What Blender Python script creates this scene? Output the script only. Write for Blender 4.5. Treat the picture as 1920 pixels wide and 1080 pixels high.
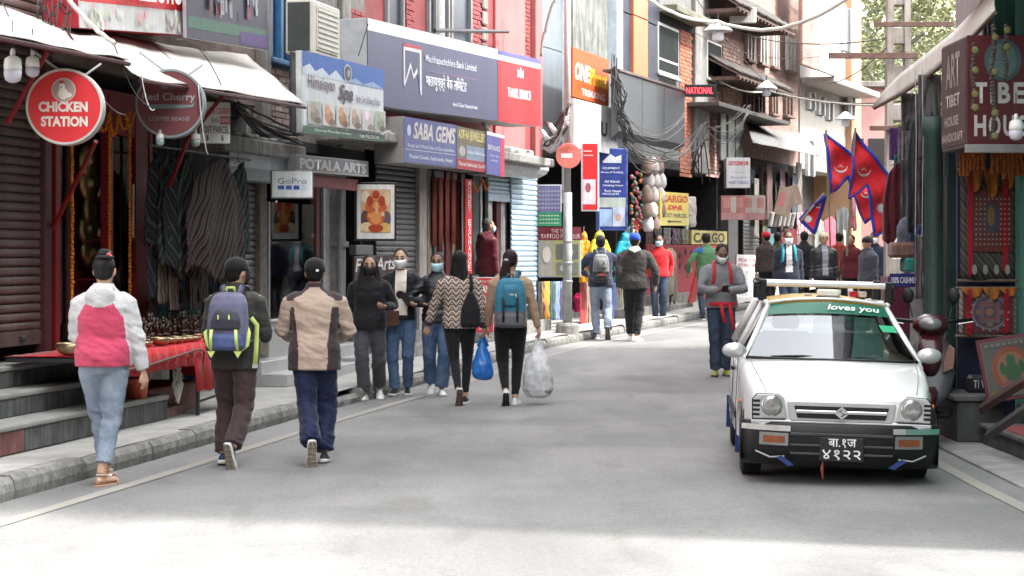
import bpy, bmesh, math, random
import numpy as np
from math import sin, cos, pi, radians, atan2, hypot, sqrt
from mathutils import Vector, Matrix, noise, Quaternion
for o in list(bpy.data.objects): bpy.data.objects.remove(o)
sc = bpy.context.scene
COL = sc.collection
random.seed(7)
# ---------------------------------------------------------------- camera
EYE, FPX, HORIZON = 1.6, 3600.0, 475.0
cam_d = bpy.data.cameras.new('camera'); cam = bpy.data.objects.new('camera', cam_d); COL.objects.link(cam)
cam.location = (0, 0, EYE); cam.rotation_euler = (pi/2, 0, 0)
cam_d.sensor_width = 36; cam_d.lens = FPX/1920*36; cam_d.shift_y = -(540-HORIZON)/1920
cam_d.clip_start = .1; cam_d.clip_end = 2000
sc.camera = cam
# ---------------------------------------------------------------- sky, sun, exposure
SUN_AZ, SUN_EL = radians(-15), radians(51)          # towards the sun: angle from +X, height
w = bpy.data.worlds.new('World'); sc.world = w; w.use_nodes = True
nt = w.node_tree; nt.nodes.clear()
sky = nt.nodes.new('ShaderNodeTexSky'); sky.sky_type = 'NISHITA'; sky.sun_disc = False
sky.sun_elevation = SUN_EL; sky.sun_rotation = pi/2 - SUN_AZ
sky.altitude = 1300; sky.air_density = 1.0; sky.dust_density = 4.0; sky.ozone_density = 1.0
hs = nt.nodes.new('ShaderNodeHueSaturation'); hs.inputs['Saturation'].default_value = .10
bg = nt.nodes.new('ShaderNodeBackground'); bg.inputs['Strength'].default_value = .15
wo = nt.nodes.new('ShaderNodeOutputWorld')
nt.links.new(sky.outputs[0], hs.inputs['Color']); nt.links.new(hs.outputs[0], bg.inputs[0]); nt.links.new(bg.outputs[0], wo.inputs[0])
sl = bpy.data.lights.new('sun', 'SUN'); sl.energy = .72; sl.angle = radians(3); sl.color = (1, .96, .90)
so = bpy.data.objects.new('sun', sl); COL.objects.link(so)
sd = Vector((cos(SUN_EL)*cos(SUN_AZ), cos(SUN_EL)*sin(SUN_AZ), sin(SUN_EL)))
so.rotation_euler = sd.to_track_quat('Z', 'Y').to_euler(); so.location = (20, -10, 40)
sc.view_settings.view_transform = 'Standard'; sc.view_settings.look = 'None'
sc.view_settings.exposure = 3.5; sc.view_settings.gamma = 1
sc.render.engine = 'CYCLES'; sc.cycles.max_bounces = 6; sc.cycles.diffuse_bounces = 4; sc.cycles.transparent_max_bounces = 12
sc.cycles.caustics_reflective = False; sc.cycles.caustics_refractive = False
# ---------------------------------------------------------------- geometry helpers
def gz(Y): return 0.02*max(0.0, Y-22) if Y < 60 else .76+.005*(Y-60)
def P(x, y, Y): return Vector(((x-960)/FPX*Y, Y, EYE-(y-HORIZON)/FPX*Y))
def zof(y, Y): return EYE-(y-HORIZON)/FPX*Y
def ground_at(x, y):
    lo, hi = 3.0, 90.0
    for _ in range(50):
        m = (lo+hi)/2
        if zof(y, m) > gz(m): lo = m
        else: hi = m
    return Vector(((x-960)/FPX*lo, lo, gz(lo)))
KP = [(-6.2,0),(-4.75,5),(-4.3,7),(-3.27,12.26),(-2.93,13.9),(-2.5,16.2),(-2.07,18.5),(-1.45,21.5),(-0.72,24.5),(-0.05,27.3),(0.84,30.3),(1.95,33),(3.5,37),(5.3,42),(7.4,48),(10.2,55),(14,64),(19,75),(24,85)]
_ys = np.arange(0, 84, .1); _xs = np.interp(_ys, [p[1] for p in KP], [p[0] for p in KP])
_k = np.exp(-.5*(np.arange(-20, 21)/8)**2); _k /= _k.sum()
_xs = np.convolve(np.pad(_xs, 20, mode='reflect', reflect_type='odd'), _k, 'valid')
_tx = np.gradient(_xs, _ys); _ln = np.sqrt(1+_tx**2)
def kerb(Y, off=0):                       # point 'off' metres left of the left kerb, at kerb station Y
    x = float(np.interp(Y, _ys, _xs)); t = float(np.interp(Y, _ys, _tx)); l = sqrt(1+t*t)
    return Vector((x-off/l, Y+off*t/l, 0))
def LF(px, off):                          # left-hand building line at picture column px
    X = _xs-off/_ln; Y = _ys+off*_tx/_ln
    q = 960+FPX*X[50:]/Y[50:]
    i = float(np.interp(px, q, np.arange(len(q))))
    return Vector((float(np.interp(i, np.arange(len(q)), X[50:])), float(np.interp(i, np.arange(len(q)), Y[50:])), 0))
class MB:
    def __init__(s): s.v = []; s.f = []; s.m = []; s.M = None
    def _a(s, vs):
        b = len(s.v)
        if s.M is not None: vs = [s.M @ Vector(v) for v in vs]
        s.v += [tuple(v) for v in vs]; return b
    def face(s, vs, m=0):
        b = s._a(vs); s.f.append(tuple(range(b, b+len(vs)))); s.m.append(m); return s
    def box(s, x0, x1, y0, y1, z0, z1, m=0, M=None):
        vs = [Vector((x, y, z)) for z in (z0, z1) for x, y in ((x0,y0),(x1,y0),(x1,y1),(x0,y1))]
        if M is not None: vs = [M @ v for v in vs]
        b = s._a(vs)
        for q in ((3,2,1,0),(4,5,6,7),(0,1,5,4),(1,2,6,5),(2,3,7,6),(3,0,4,7)): s.f.append(tuple(b+i for i in q)); s.m.append(m)
        return s
    def bbox(s, x0, x1, y0, y1, z0, z1, c=.01, m=0, M=None):      # box with chamfered edges
        c = min(c, (x1-x0)*.45, (y1-y0)*.45, (z1-z0)*.45)
        def rr(z, k): return [Vector(p) for p in ((x0+k+c,y0+k,z),(x1-k-c,y0+k,z),(x1-k,y0+k+c,z),(x1-k,y1-k-c,z),(x1-k-c,y1-k,z),(x0+k+c,y1-k,z),(x0+k,y1-k-c,z),(x0+k,y0+k+c,z))]
        rs = [rr(z0, c*.6), rr(z0+c, 0), rr(z1-c, 0), rr(z1, c*.6)]
        if M is not None: rs = [[M @ v for v in r] for r in rs]
        return s.loft(rs, m)
    def loft(s, rings, m=0, cap=True, closed=True):
        n = len(rings[0]); b = s._a([v for r in rings for v in r])
        for j in range(len(rings)-1):
            for i in range(n if closed else n-1):
                k = (i+1) % n
                s.f.append((b+j*n+i, b+j*n+k, b+(j+1)*n+k, b+(j+1)*n+i)); s.m.append(m)
        if cap and closed:
            s.f.append(tuple(b+i for i in range(n-1, -1, -1))); s.m.append(m)
            e = b+(len(rings)-1)*n; s.f.append(tuple(e+i for i in range(n))); s.m.append(m)
        return s
    def tube(s, pts, r, n=8, m=0, cap=True, flat=None):
        pts = [Vector(p) for p in pts]; r = [r]*len(pts) if not hasattr(r, '__len__') else r
        rings = []; up = None
        for i, p in enumerate(pts):
            d = (pts[min(i+1, len(pts)-1)]-pts[max(i-1, 0)])
            d = d.normalized() if d.length > 1e-9 else Vector((0,0,1))
            if up is None: up = Vector((0,1,0)) if abs(d.y) < .8 else Vector((1,0,0))
            a = up-d*up.dot(d)
            if a.length < 1e-6: a = Vector((1,0,0))-d*d.x
            a.normalize(); up = a; b = d.cross(a)
            ra, rb = (r[i], r[i]) if flat is None else (r[i]*flat, r[i])
            rings.append([p+b*(cos(2*pi*k/n)*rb)+a*(sin(2*pi*k/n)*ra) for k in range(n)])
        return s.loft(rings, m, cap)
    def ell(s, c, r, n=14, k=9, m=0, M=None):
        c = Vector(c); rings = []
        for j in range(k):
            t = pi*(j+.35)/(k-.3) - pi/2
            ring = [Vector((r[0]*cos(t)*cos(2*pi*i/n), r[1]*cos(t)*sin(2*pi*i/n), r[2]*sin(t))) for i in range(n)]
            rings.append([c+(M @ v if M is not None else v) for v in ring])
        return s.loft(rings, m)
    def lathe(s, prof, n=20, m=0, c=(0,0,0), M=None, cap=True):
        c = Vector(c)
        rings = [[c+(M @ Vector((r*cos(2*pi*i/n), r*sin(2*pi*i/n), z)) if M is not None else Vector((r*cos(2*pi*i/n), r*sin(2*pi*i/n), z))) for i in range(n)] for r, z in prof]
        return s.loft(rings, m, cap)
    def prism(s, poly, y0, y1, m=0, M=None):        # outline in x,z extruded along y
        a = [Vector((p[0], y0, p[1])) for p in poly]; b = [Vector((p[0], y1, p[1])) for p in poly]
        if M is not None: a = [M @ v for v in a]; b = [M @ v for v in b]
        return s.loft([a, b], m)
    def sheet(s, grid, m=0, thick=0):
        nr, nc = len(grid), len(grid[0]); b = s._a([v for r in grid for v in r])
        for j in range(nr-1):
            for i in range(nc-1): s.f.append((b+j*nc+i, b+j*nc+i+1, b+(j+1)*nc+i+1, b+(j+1)*nc+i)); s.m.append(m)
        return s
    def mesh(s, name, mats, smooth=False):
        me = bpy.data.meshes.new(name); me.from_pydata(s.v, [], s.f)
        for mt in mats: me.materials.append(mt)
        if len(mats) > 1: me.polygons.foreach_set('material_index', s.m)
        if smooth: me.polygons.foreach_set('use_smooth', [True]*len(me.polygons))
        bm = bmesh.new(); bm.from_mesh(me); bmesh.ops.recalc_face_normals(bm, faces=bm.faces); bm.to_mesh(me); bm.free()
        me.update(); return me
    def build(s, name, mats, parent=None, smooth=False, loc=None, rot=None, thick=0, bevel=0):
        if not isinstance(mats, (list, tuple)): mats = [mats]
        o = bpy.data.objects.new(name, s.mesh(name, mats, smooth)); COL.objects.link(o)
        if parent: o.parent = parent
        if loc is not None: o.location = loc
        if rot is not None: o.rotation_euler = rot
        if thick:
            md = o.modifiers.new('s', 'SOLIDIFY'); md.thickness = thick; md.offset = 0
        if bevel:
            md = o.modifiers.new('b', 'BEVEL'); md.width = bevel; md.segments = 2; md.limit_method = 'ANGLE'
        return o
def put(name, mesh, parent=None, loc=(0,0,0), rot=(0,0,0), scale=None):
    o = bpy.data.objects.new(name, mesh); COL.objects.link(o); o.parent = parent; o.location = loc; o.rotation_euler = rot
    if scale: o.scale = scale
    return o
def tag(o, label, cat, group=None):
    o['label'] = label; o['category'] = cat
    if group: o['group'] = group
    return o
def struct(o, label=None):
    o['kind'] = 'structure'
    if label: o['label'] = label
    return o
def thing(name, label, cat, loc=(0,0,0), rotz=0, group=None):
    o = bpy.data.objects.new(name, None); COL.objects.link(o); o.location = loc; o.rotation_euler = (0, 0, rotz); o.empty_display_size = .1
    return tag(o, label, cat, group)
def frame_of(p0, p1): d = p1-p0; return atan2(d.y, d.x), hypot(d.x, d.y)
# ---------------------------------------------------------------- materials
_mats = {}
def M(name, col, rough=.65, metal=0, var=.18, scale=6, bump=.0, spec=.4, alpha=1, emit=0, trans=0, stretch=None, col2=None, sheen=0, coat=0, bscale=None, streak=0):
    if name in _mats: return _mats[name]
    m = bpy.data.materials.new(name); m.use_nodes = True; nt = m.node_tree; b = nt.nodes['Principled BSDF']
    b.inputs['Roughness'].default_value = rough; b.inputs['Metallic'].default_value = metal; b.inputs['Specular IOR Level'].default_value = spec
    if alpha < 1: b.inputs['Alpha'].default_value = alpha
    if trans: b.inputs['Transmission Weight'].default_value = trans
    if coat: b.inputs['Coat Weight'].default_value = coat; b.inputs['Coat Roughness'].default_value = .05
    if sheen: b.inputs['Sheen Weight'].default_value = sheen
    c = (*col, 1)
    if emit: b.inputs['Emission Color'].default_value = c; b.inputs['Emission Strength'].default_value = emit
    tc = nt.nodes.new('ShaderNodeTexCoord'); mp = nt.nodes.new('ShaderNodeMapping'); nt.links.new(tc.outputs['Object'], mp.inputs[0])
    if stretch: mp.inputs['Scale'].default_value = stretch
    if var or col2:
        n = nt.nodes.new('ShaderNodeTexNoise'); n.inputs['Scale'].default_value = scale; n.inputs['Detail'].default_value = 6; n.inputs['Roughness'].default_value = .65
        nt.links.new(mp.outputs[0], n.inputs['Vector'])
        r = nt.nodes.new('ShaderNodeValToRGB'); r.color_ramp.elements[0].position = .3; r.color_ramp.elements[1].position = .72
        c2 = col2 if col2 else tuple(min(1, x*(1+var)) for x in col)
        r.color_ramp.elements[0].color = (*[x*(1-var) for x in col], 1); r.color_ramp.elements[1].color = (*c2, 1)
        nt.links.new(n.outputs['Fac'], r.inputs[0]); last = r.outputs[0]
        if streak:
            mp2 = nt.nodes.new('ShaderNodeMapping'); mp2.inputs['Scale'].default_value = (9, 9, .55); nt.links.new(tc.outputs['Object'], mp2.inputs[0])
            n2 = nt.nodes.new('ShaderNodeTexNoise'); n2.inputs['Scale'].default_value = 2.2; n2.inputs['Detail'].default_value = 5; nt.links.new(mp2.outputs[0], n2.inputs['Vector'])
            r2 = nt.nodes.new('ShaderNodeValToRGB'); r2.color_ramp.elements[0].position = .38; r2.color_ramp.elements[1].position = .62
            r2.color_ramp.elements[0].color = (1-streak, 1-streak*1.02, 1-streak*1.08, 1); r2.color_ramp.elements[1].color = (1,1,1,1)
            nt.links.new(n2.outputs['Fac'], r2.inputs[0])
            mx = nt.nodes.new('ShaderNodeMix'); mx.data_type = 'RGBA'; mx.blend_type = 'MULTIPLY'; mx.inputs[0].default_value = 1
            nt.links.new(last, mx.inputs[6]); nt.links.new(r2.outputs[0], mx.inputs[7]); last = mx.outputs[2]
        nt.links.new(last, b.inputs['Base Color'])
    else: b.inputs['Base Color'].default_value = c
    if bump:
        n3 = nt.nodes.new('ShaderNodeTexNoise'); n3.inputs['Scale'].default_value = bscale or scale*4; n3.inputs['Detail'].default_value = 5; nt.links.new(mp.outputs[0], n3.inputs['Vector'])
        bp = nt.nodes.new('ShaderNodeBump'); bp.inputs['Strength'].default_value = bump; bp.inputs['Distance'].default_value = .02
        nt.links.new(n3.outputs['Fac'], bp.inputs['Height']); nt.links.new(bp.outputs[0], b.inputs['Normal'])
    _mats[name] = m; return m
def flat(name, col, rough=.5, spec=.35): return M(name, col, rough, var=.12, scale=4, spec=spec, streak=.13)
def paint(col, rough=.45):
    return flat('print_%02x%02x%02x_%d' % (*[int(min(1, c)*255) for c in col], int(rough*10)), col, rough)
WHITE = (.78,.78,.76); BLACK = (.015,.015,.017)
_text_cache = {}
def text_mesh(s, bold=0, shear=0, space=1):
    cu = bpy.data.curves.new('t', 'FONT'); cu.body = s; cu.size = 1; cu.offset = bold; cu.shear = shear; cu.space_character = space; cu.resolution_u = 3
    ob = bpy.data.objects.new('t', cu); COL.objects.link(ob)
    dg = bpy.context.evaluated_depsgraph_get(); me = bpy.data.meshes.new_from_object(ob.evaluated_get(dg))
    bpy.data.objects.remove(ob); bpy.data.curves.remove(cu); return me
def text(s, x0, x1, z0, z1, mat, parent, y=-.004, bold=.015, shear=0, name='lettering', fit=True, space=1):
    """words on the front (-y) of a panel, filling the box x0..x1, z0..z1"""
    me = text_mesh(s, bold, shear, space); n = len(me.vertices)
    if n == 0: return None
    co = np.empty(n*3); me.vertices.foreach_get('co', co); co = co.reshape(-1, 3)
    mn, mx = co.min(0), co.max(0); sx = (x1-x0)/max(1e-6, mx[0]-mn[0]); sz = (z1-z0)/max(1e-6, mx[1]-mn[1])
    if not fit: sx = sz = min(sx, sz)
    out = np.stack([x0+(co[:,0]-mn[0])*sx, np.full(n, y), z0+(co[:,1]-mn[1])*sz], 1)
    me.vertices.foreach_set('co', out.ravel()); me.materials.clear(); me.materials.append(mat); me.update()
    me.name = name
    return put(name, me, parent)
def poly(name, pts, mat, parent, y=-.003):
    return MB().face([(p[0], y, p[1]) for p in pts]).build(name, mat, parent)
def disc(cx, cz, rx, rz=None, n=28): rz = rz or rx; return [(cx+rx*cos(2*pi*i/n), cz+rz*sin(2*pi*i/n)) for i in range(n)]
def rect(x0, x1, z0, z1): return [(x0,z0),(x1,z0),(x1,z1),(x0,z1)]
METAL = M('galvanised metal', (.42,.42,.42), .45, .8, var=.2, scale=9)
DARKMETAL = M('dark painted metal', (.04,.04,.045), .5, .3, var=.3)
ALU = M('aluminium frame', (.55,.55,.55), .4, .7, var=.12)
CONC = M('weathered concrete', (.26,.25,.235), .9, var=.3, scale=5, bump=.4, streak=.35)
DARK = M('dark interior', (.02,.018,.018), .9, var=.3)  # near-black colour that stands in for deep shade inside shops and doorways
# ---------------------------------------------------------------- ground, road, pavements
def brickmat(name, c1, c2, mortar, sc_=1.0, bw=.24, bh=.08, rough=.9, streak=0):
    m = bpy.data.materials.new(name); m.use_nodes = True; nt = m.node_tree; b = nt.nodes['Principled BSDF']; b.inputs['Roughness'].default_value = rough
    tc = nt.nodes.new('ShaderNodeTexCoord'); sp = nt.nodes.new('ShaderNodeSeparateXYZ'); cb = nt.nodes.new('ShaderNodeCombineXYZ')
    ad = nt.nodes.new('ShaderNodeMath'); ad.operation = 'ADD'
    nt.links.new(tc.outputs['Object'], sp.inputs[0]); nt.links.new(sp.outputs[0], ad.inputs[0]); nt.links.new(sp.outputs[1], ad.inputs[1])
    nt.links.new(ad.outputs[0], cb.inputs[0]); nt.links.new(sp.outputs[2], cb.inputs[1])
    br = nt.nodes.new('ShaderNodeTexBrick'); br.inputs['Scale'].default_value = sc_; br.inputs['Brick Width'].default_value = bw; br.inputs['Row Height'].default_value = bh
    br.inputs['Mortar Size'].default_value = .009; br.inputs['Color1'].default_value = (*c1,1); br.inputs['Color2'].default_value = (*c2,1); br.inputs['Mortar'].default_value = (*mortar,1)
    nt.links.new(cb.outputs[0], br.inputs['Vector'])
    n = nt.nodes.new('ShaderNodeTexNoise'); n.inputs['Scale'].default_value = 1.7; n.inputs['Detail'].default_value = 7; nt.links.new(tc.outputs['Object'], n.inputs['Vector'])
    r = nt.nodes.new('ShaderNodeValToRGB'); r.color_ramp.elements[0].position = .3; r.color_ramp.elements[1].position = .7; r.color_ramp.elements[0].color = (.62,.6,.58,1); r.color_ramp.elements[1].color = (1.1,1.1,1.1,1)
    nt.links.new(n.outputs['Fac'], r.inputs[0])
    mx = nt.nodes.new('ShaderNodeMix'); mx.data_type = 'RGBA'; mx.blend_type = 'MULTIPLY'; mx.inputs[0].default_value = 1
    nt.links.new(br.outputs['Color'], mx.inputs[6]); nt.links.new(r.outputs[0], mx.inputs[7]); nt.links.new(mx.outputs[2], b.inputs['Base Color'])
    bp = nt.nodes.new('ShaderNodeBump'); bp.inputs['Strength'].default_value = .6; bp.inputs['Distance'].default_value = .01; bp.invert = True
    nt.links.new(br.outputs['Fac'], bp.inputs['Height']); nt.links.new(bp.outputs[0], b.inputs['Normal'])
    return m
def road_material():
    m = bpy.data.materials.new('dusty asphalt'); m.use_nodes = True; nt = m.node_tree; b = nt.nodes['Principled BSDF']
    b.inputs['Roughness'].default_value = .82; b.inputs['Specular IOR Level'].default_value = .35
    tc = nt.nodes.new('ShaderNodeTexCoord'); O = tc.outputs['Object']
    def nz(s, d=6, st=None, dist=0):
        n = nt.nodes.new('ShaderNodeTexNoise'); n.inputs['Scale'].default_value = s; n.inputs['Detail'].default_value = d; n.inputs['Distortion'].default_value = dist
        if st:
            mp = nt.nodes.new('ShaderNodeMapping'); mp.inputs['Scale'].default_value = st; mp.inputs['Rotation'].default_value = (0,0,radians(12)); nt.links.new(O, mp.inputs[0]); nt.links.new(mp.outputs[0], n.inputs['Vector'])
        else: nt.links.new(O, n.inputs['Vector'])
        return n.outputs['Fac']
    def ramp(fac, p0, c0, p1, c1):
        r = nt.nodes.new('ShaderNodeValToRGB'); r.color_ramp.elements[0].position = p0; r.color_ramp.elements[1].position = p1; r.color_ramp.elements[0].color = (*c0,1); r.color_ramp.elements[1].color = (*c1,1)
        nt.links.new(fac, r.inputs[0]); return r.outputs[0]
    def mul(a, c, f=1.0):
        mx = nt.nodes.new('ShaderNodeMix'); mx.data_type = 'RGBA'; mx.blend_type = 'MULTIPLY'; mx.inputs[0].default_value = f; nt.links.new(a, mx.inputs[6]); nt.links.new(c, mx.inputs[7]); return mx.outputs[2]
    base = ramp(nz(1.1, 8, (1.6, .28, 1)), .3, (.188,.186,.183), .75, (.25,.247,.24))
    base = mul(base, ramp(nz(55, 4), .33, (.80,.80,.80), .66, (1.09,1.09,1.08)))
    base = mul(base, ramp(nz(230, 2), .4, (.88,.88,.88), .6, (1.06,1.06,1.06)))
    base = mul(base, ramp(nz(2.3, 7, (1,.35,1), .4), .30, (.84,.83,.82), .44, (1,1,1)))           # stone grain
    base = mul(base, ramp(nz(.55, 5, None, .6), .36, (.78,.78,.79), .62, (1.06,1.06,1.05)))      # wheel-worn blotches
    vo = nt.nodes.new('ShaderNodeTexVoronoi'); vo.feature = 'DISTANCE_TO_EDGE'; vo.inputs['Scale'].default_value = .42
    mpv = nt.nodes.new('ShaderNodeMapping'); nt.links.new(O, mpv.inputs[0])
    dn = nt.nodes.new('ShaderNodeTexNoise'); dn.inputs['Scale'].default_value = 2.2; dn.inputs['Detail'].default_value = 6; nt.links.new(O, dn.inputs['Vector'])
    mxv = nt.nodes.new('ShaderNodeMix'); mxv.data_type = 'RGBA'; mxv.blend_type = 'ADD'; mxv.inputs[0].default_value = .6; nt.links.new(mpv.outputs[0], mxv.inputs[6]); nt.links.new(dn.outputs['Color'], mxv.inputs[7]); nt.links.new(mxv.outputs[2], vo.inputs['Vector'])
    base = mul(base, ramp(vo.outputs['Distance'], .0, (.9,.9,.9), .008, (1,1,1)))
    nt.links.new(base, b.inputs['Base Color'])
    bp = nt.nodes.new('ShaderNodeBump'); bp.inputs['Strength'].default_value = .25; bp.inputs['Distance'].default_value = .01
    nt.links.new(nz(120, 3), bp.inputs['Height']); nt.links.new(bp.outputs[0], b.inputs['Normal'])
    return m
ROAD = road_material()
RKP = [(3.45,-20),(3.45,0),(3.45,13),(3.5,16),(3.75,19),(4.5,23),(5.3,27),(6.4,31),(7.4,34),(8.9,38),(10.9,43),(13,48),(16.2,55),(20.5,64),(25.5,75),(31,85)]
def rkerb(Y, off=0):
    ys = [p[1] for p in RKP]; xs = [p[0] for p in RKP]
    return Vector((float(np.interp(Y, ys, xs))+off, Y, 0))
st = [-20,-10]+[i*1.0 for i in range(0, 83)]
def kx(Y): return kerb(Y).x if Y >= 0 else -6.2+.29*Y
g = MB().sheet([[(x, y, gz(y)-.035 if y < 60 else gz(y)-.035) for x in (-200, -60, 0, 60, 200)] for y in (-80, -20, 0, 22, 40, 60, 90, 400)])
struct(g.build('ground', M('bare earth', (.16,.14,.115), .95, var=.3, scale=.6)), 'dusty bare ground under the street')
rd = MB()
rd.sheet([[(kx(y)-.3+(rkerb(y).x+.5-kx(y)+.3)*t/8, y, gz(y)+.012*(1-((t-4)/4)**2)) for t in range(9)] for y in st])
struct(rd.build('road', ROAD, smooth=True), 'grey dusty asphalt street')
YEL = M('worn yellow paint', (.30,.272,.225), .85, var=.06, scale=3, col2=(.235,.23,.22), bump=.1)
def stripe(fn, y0, y1, wd, nm):
    mb = MB(); ys = np.arange(y0, y1, .5)
    mb.sheet([[fn(y, 0), fn(y, wd)] for y in ys]); o = mb.build(nm, YEL); return o
def cz(x, y):
    t = (x-(kx(y)-.3))/(rkerb(y).x+.5-kx(y)+.3)*2-1
    return gz(y)+.012*(1-t*t)+.005
def lm(y, wd): p = kerb(y, -.38-wd); return Vector((p.x, p.y, cz(p.x, p.y)))
def rm(y, wd): p = rkerb(y); return Vector((p.x-.30+wd, y, cz(p.x-.3+wd, y)))
struct(stripe(lm, 4, 46, .11, 'road_marking'), 'worn yellow edge line along the pavement with steps')
struct(stripe(rm, 4, 40, .11, 'road_marking'), 'worn yellow edge line on the shop side with thangkas')
# left pavement with kerb stones
PAVE = M('worn concrete pavement', (.33,.32,.30), .92, var=.22, scale=3.2, bump=.35, bscale=30, streak=0)
KERB = M('kerb stone', (.225,.22,.205), .92, var=.35, scale=7, bump=.6, bscale=24, streak=.25)
pv = MB(); ys = np.arange(2, 82, .5)
pv.sheet([[Vector((*kerb(y, o).xy, gz(y)+.148+random.uniform(-.004,.004))) for o in (.10,.35,.7,1.1,1.6,6)] for y in ys])
pave = struct(pv.build('pavement', PAVE), 'narrow worn concrete pavement in front of the shops')
y = 6.0; i = 0
while y < 47:
    L = random.uniform(.85, 1.35)
    if 19.2 < y < 20.2: L = .6
    a, b = kerb(y), kerb(y+L); ang, W = frame_of(a, b); n = 5; rough = .05 if 17.4 < y < 20.5 else .012
    zt = .15 + random.uniform(-.01,.008) - (.05 if 18.6 < y < 20.2 else 0)
    rs = []
    for k in range(n+1):
        x = .004+(W-.008)*k/n; j = random.uniform(-rough, rough)
        rs.append([(x, .02+j*.3, -.04), (x, .0+abs(j)*.6, .06), (x, .006+abs(j)*.9, zt-.035+j*.2), (x, .035+abs(j), zt+j*.25), (x, .16, zt), (x, .16, -.04)])
    MB().loft(rs).build('kerb_stone', KERB, pave, loc=(a.x, a.y, gz(y)), rot=(0,0,ang), bevel=0)
    y += L; i += 1
# kerb weeds
def weed(px, py, h, n, label):
    p = ground_at(px, py); t = thing('weed_tuft', label, 'weed', p)
    GR = M('weed leaf', (.13,.16,.055), .7, var=.4, scale=30)
    for k in range(n):
        a = random.uniform(0, 2*pi); l = h*random.uniform(.6, 1.1); q = Vector((cos(a)*l*.7, sin(a)*l*.4, l)); s_ = Vector((-sin(a), cos(a), 0))*.013
        MB().face([s_*.4, q*.5+s_*1.3, q, q*.5-s_*1.3, -s_*.4]).build('leaf', GR, t)
weed(139, 900, .085, 16, 'small pale green weed tuft growing at the kerb foot by the sandals')
weed(158, 898, .05, 9, 'tiny weed sprout beside the larger tuft at the kerb')
# right pavement apron
pv = MB(); ys = np.arange(-18, 60, .5)
pv.sheet([[Vector((rkerb(y, o).x, y, gz(y)+.03+random.uniform(-.003,.003))) for o in (.08,.5,1.0,1.6,5)] for y in ys])
pv.loft([[Vector((rkerb(y, o).x, y, gz(y)+z)) for o, z in ((.0,-.05),(.0,.02),(.015,.032),(.09,.032),(.09,-.05))] for y in ys])
struct(pv.build('pavement', M('grey stone apron', (.24,.235,.23), .9, var=.25, scale=4, bump=.35, bscale=26)), 'low grey stone apron before the thangka shop')
for i in range(16):
    q = kerb(random.uniform(10,30), random.uniform(-.28,-.03)); t = thing('litter', 'tiny pale scrap of litter in the gutter', 'litter', Vector((q.x, q.y, cz(q.x, q.y)+.003)), random.uniform(0,3), 'litter in the gutter'); s_ = random.uniform(.015,.04)
    MB().face([(0,0,0),(s_,.005,.008),(s_*1.1,s_*.7,.002),(.004,s_*.6,.010)]).build('scrap', random.choice((M('paper scrap', (.5,.48,.44), .9), M('dry leaf scrap', (.14,.10,.06), .9))), t, thick=.001)
# ---------------------------------------------------------------- people
def cloth(name, col, var=.12, rough=.85, scale=5, bump=.5, bscale=24, col2=None, sheen=.15): return M('cloth '+name, col, rough, var=var, scale=scale, bump=bump, bscale=bscale, spec=.2, sheen=sheen, col2=col2)
def denim(name, c, c2):
    return M('denim '+name, c, .9, var=.2, scale=4.5, bump=.35, bscale=90, spec=.15, col2=c2, stretch=(1,1,.55))
SKIN = M('skin brown', (.36,.205,.14), .55, var=.08, scale=6, spec=.4)
SKIN2 = M('skin light brown', (.47,.285,.2), .55, var=.08, scale=6, spec=.4)
SKIN3 = M('skin dark brown', (.2,.11,.075), .55, var=.08, scale=6, spec=.4)
HAIR = M('black hair', (.008,.007,.007), .5, var=.4, scale=30, stretch=(14,14,1), bump=.5, bscale=40, spec=.25)
HAIRB = M('dark brown hair', (.022,.013,.010), .5, var=.4, scale=30, stretch=(14,14,1), bump=.5, bscale=40, spec=.25)
RUBW = M('white shoe rubber', (.62,.61,.58), .6, var=.12, scale=20)
EYEW = M('eye white', (.38,.34,.31), .25, var=0); EYEB = M('eye dark', (.012,.008,.006), .2, var=0)
def remesh(mb, voxel, it=4, wr=0, wscale=(9,9,20), hot=(), seed=0, mats=(), classify=None, name='m'):
    me = mb.mesh('tmp', []); ob = bpy.data.objects.new('tmp', me); COL.objects.link(ob)
    r = ob.modifiers.new('r', 'REMESH'); r.mode = 'VOXEL'; r.voxel_size = voxel; r.adaptivity = 0
    s = ob.modifiers.new('s', 'SMOOTH'); s.factor = .5; s.iterations = it
    dg = bpy.context.evaluated_depsgraph_get(); out = bpy.data.meshes.new_from_object(ob.evaluated_get(dg))
    bpy.data.objects.remove(ob); bpy.data.meshes.remove(me)
    if wr:
        n = len(out.vertices); co = np.empty(n*3); no = np.empty(n*3); out.vertices.foreach_get('co', co); out.vertices.foreach_get('normal', no)
        co = co.reshape(-1,3); no = no.reshape(-1,3); S = Vector((seed*3.1, seed*1.7, seed))
        for i in range(n):
            p = Vector(co[i]); a = wr*.45
            for hp, hr, hk in hot: a += wr*hk*math.exp(-((p-hp).length/hr)**2)
            q = Vector((p.x*wscale[0]+p.z*3, p.y*wscale[1], p.z*wscale[2]+p.x*4))+S
            co[i] += no[i]*a*(noise.noise(q)*1.1+.55*noise.noise(q*2.3))
        out.vertices.foreach_set('co', co.ravel())
    for mt in mats: out.materials.append(mt)
    k = len(out.polygons)
    out.polygons.foreach_set('use_smooth', [True]*k)
    if classify and len(mats) > 1: out.polygons.foreach_set('material_index', [classify(p.center) for p in out.polygons])
    out.name = name; out.update(); return out
def ik(a, c, l1, l2, hint):
    d = c-a; L = min(d.length, (l1+l2)*.999); d.normalize(); x = (l1*l1-l2*l2+L*L)/(2*L); hh = sqrt(max(0, l1*l1-x*x))
    h = hint-d*hint.dot(d); h.normalize(); return a+d*x+h*hh
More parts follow.
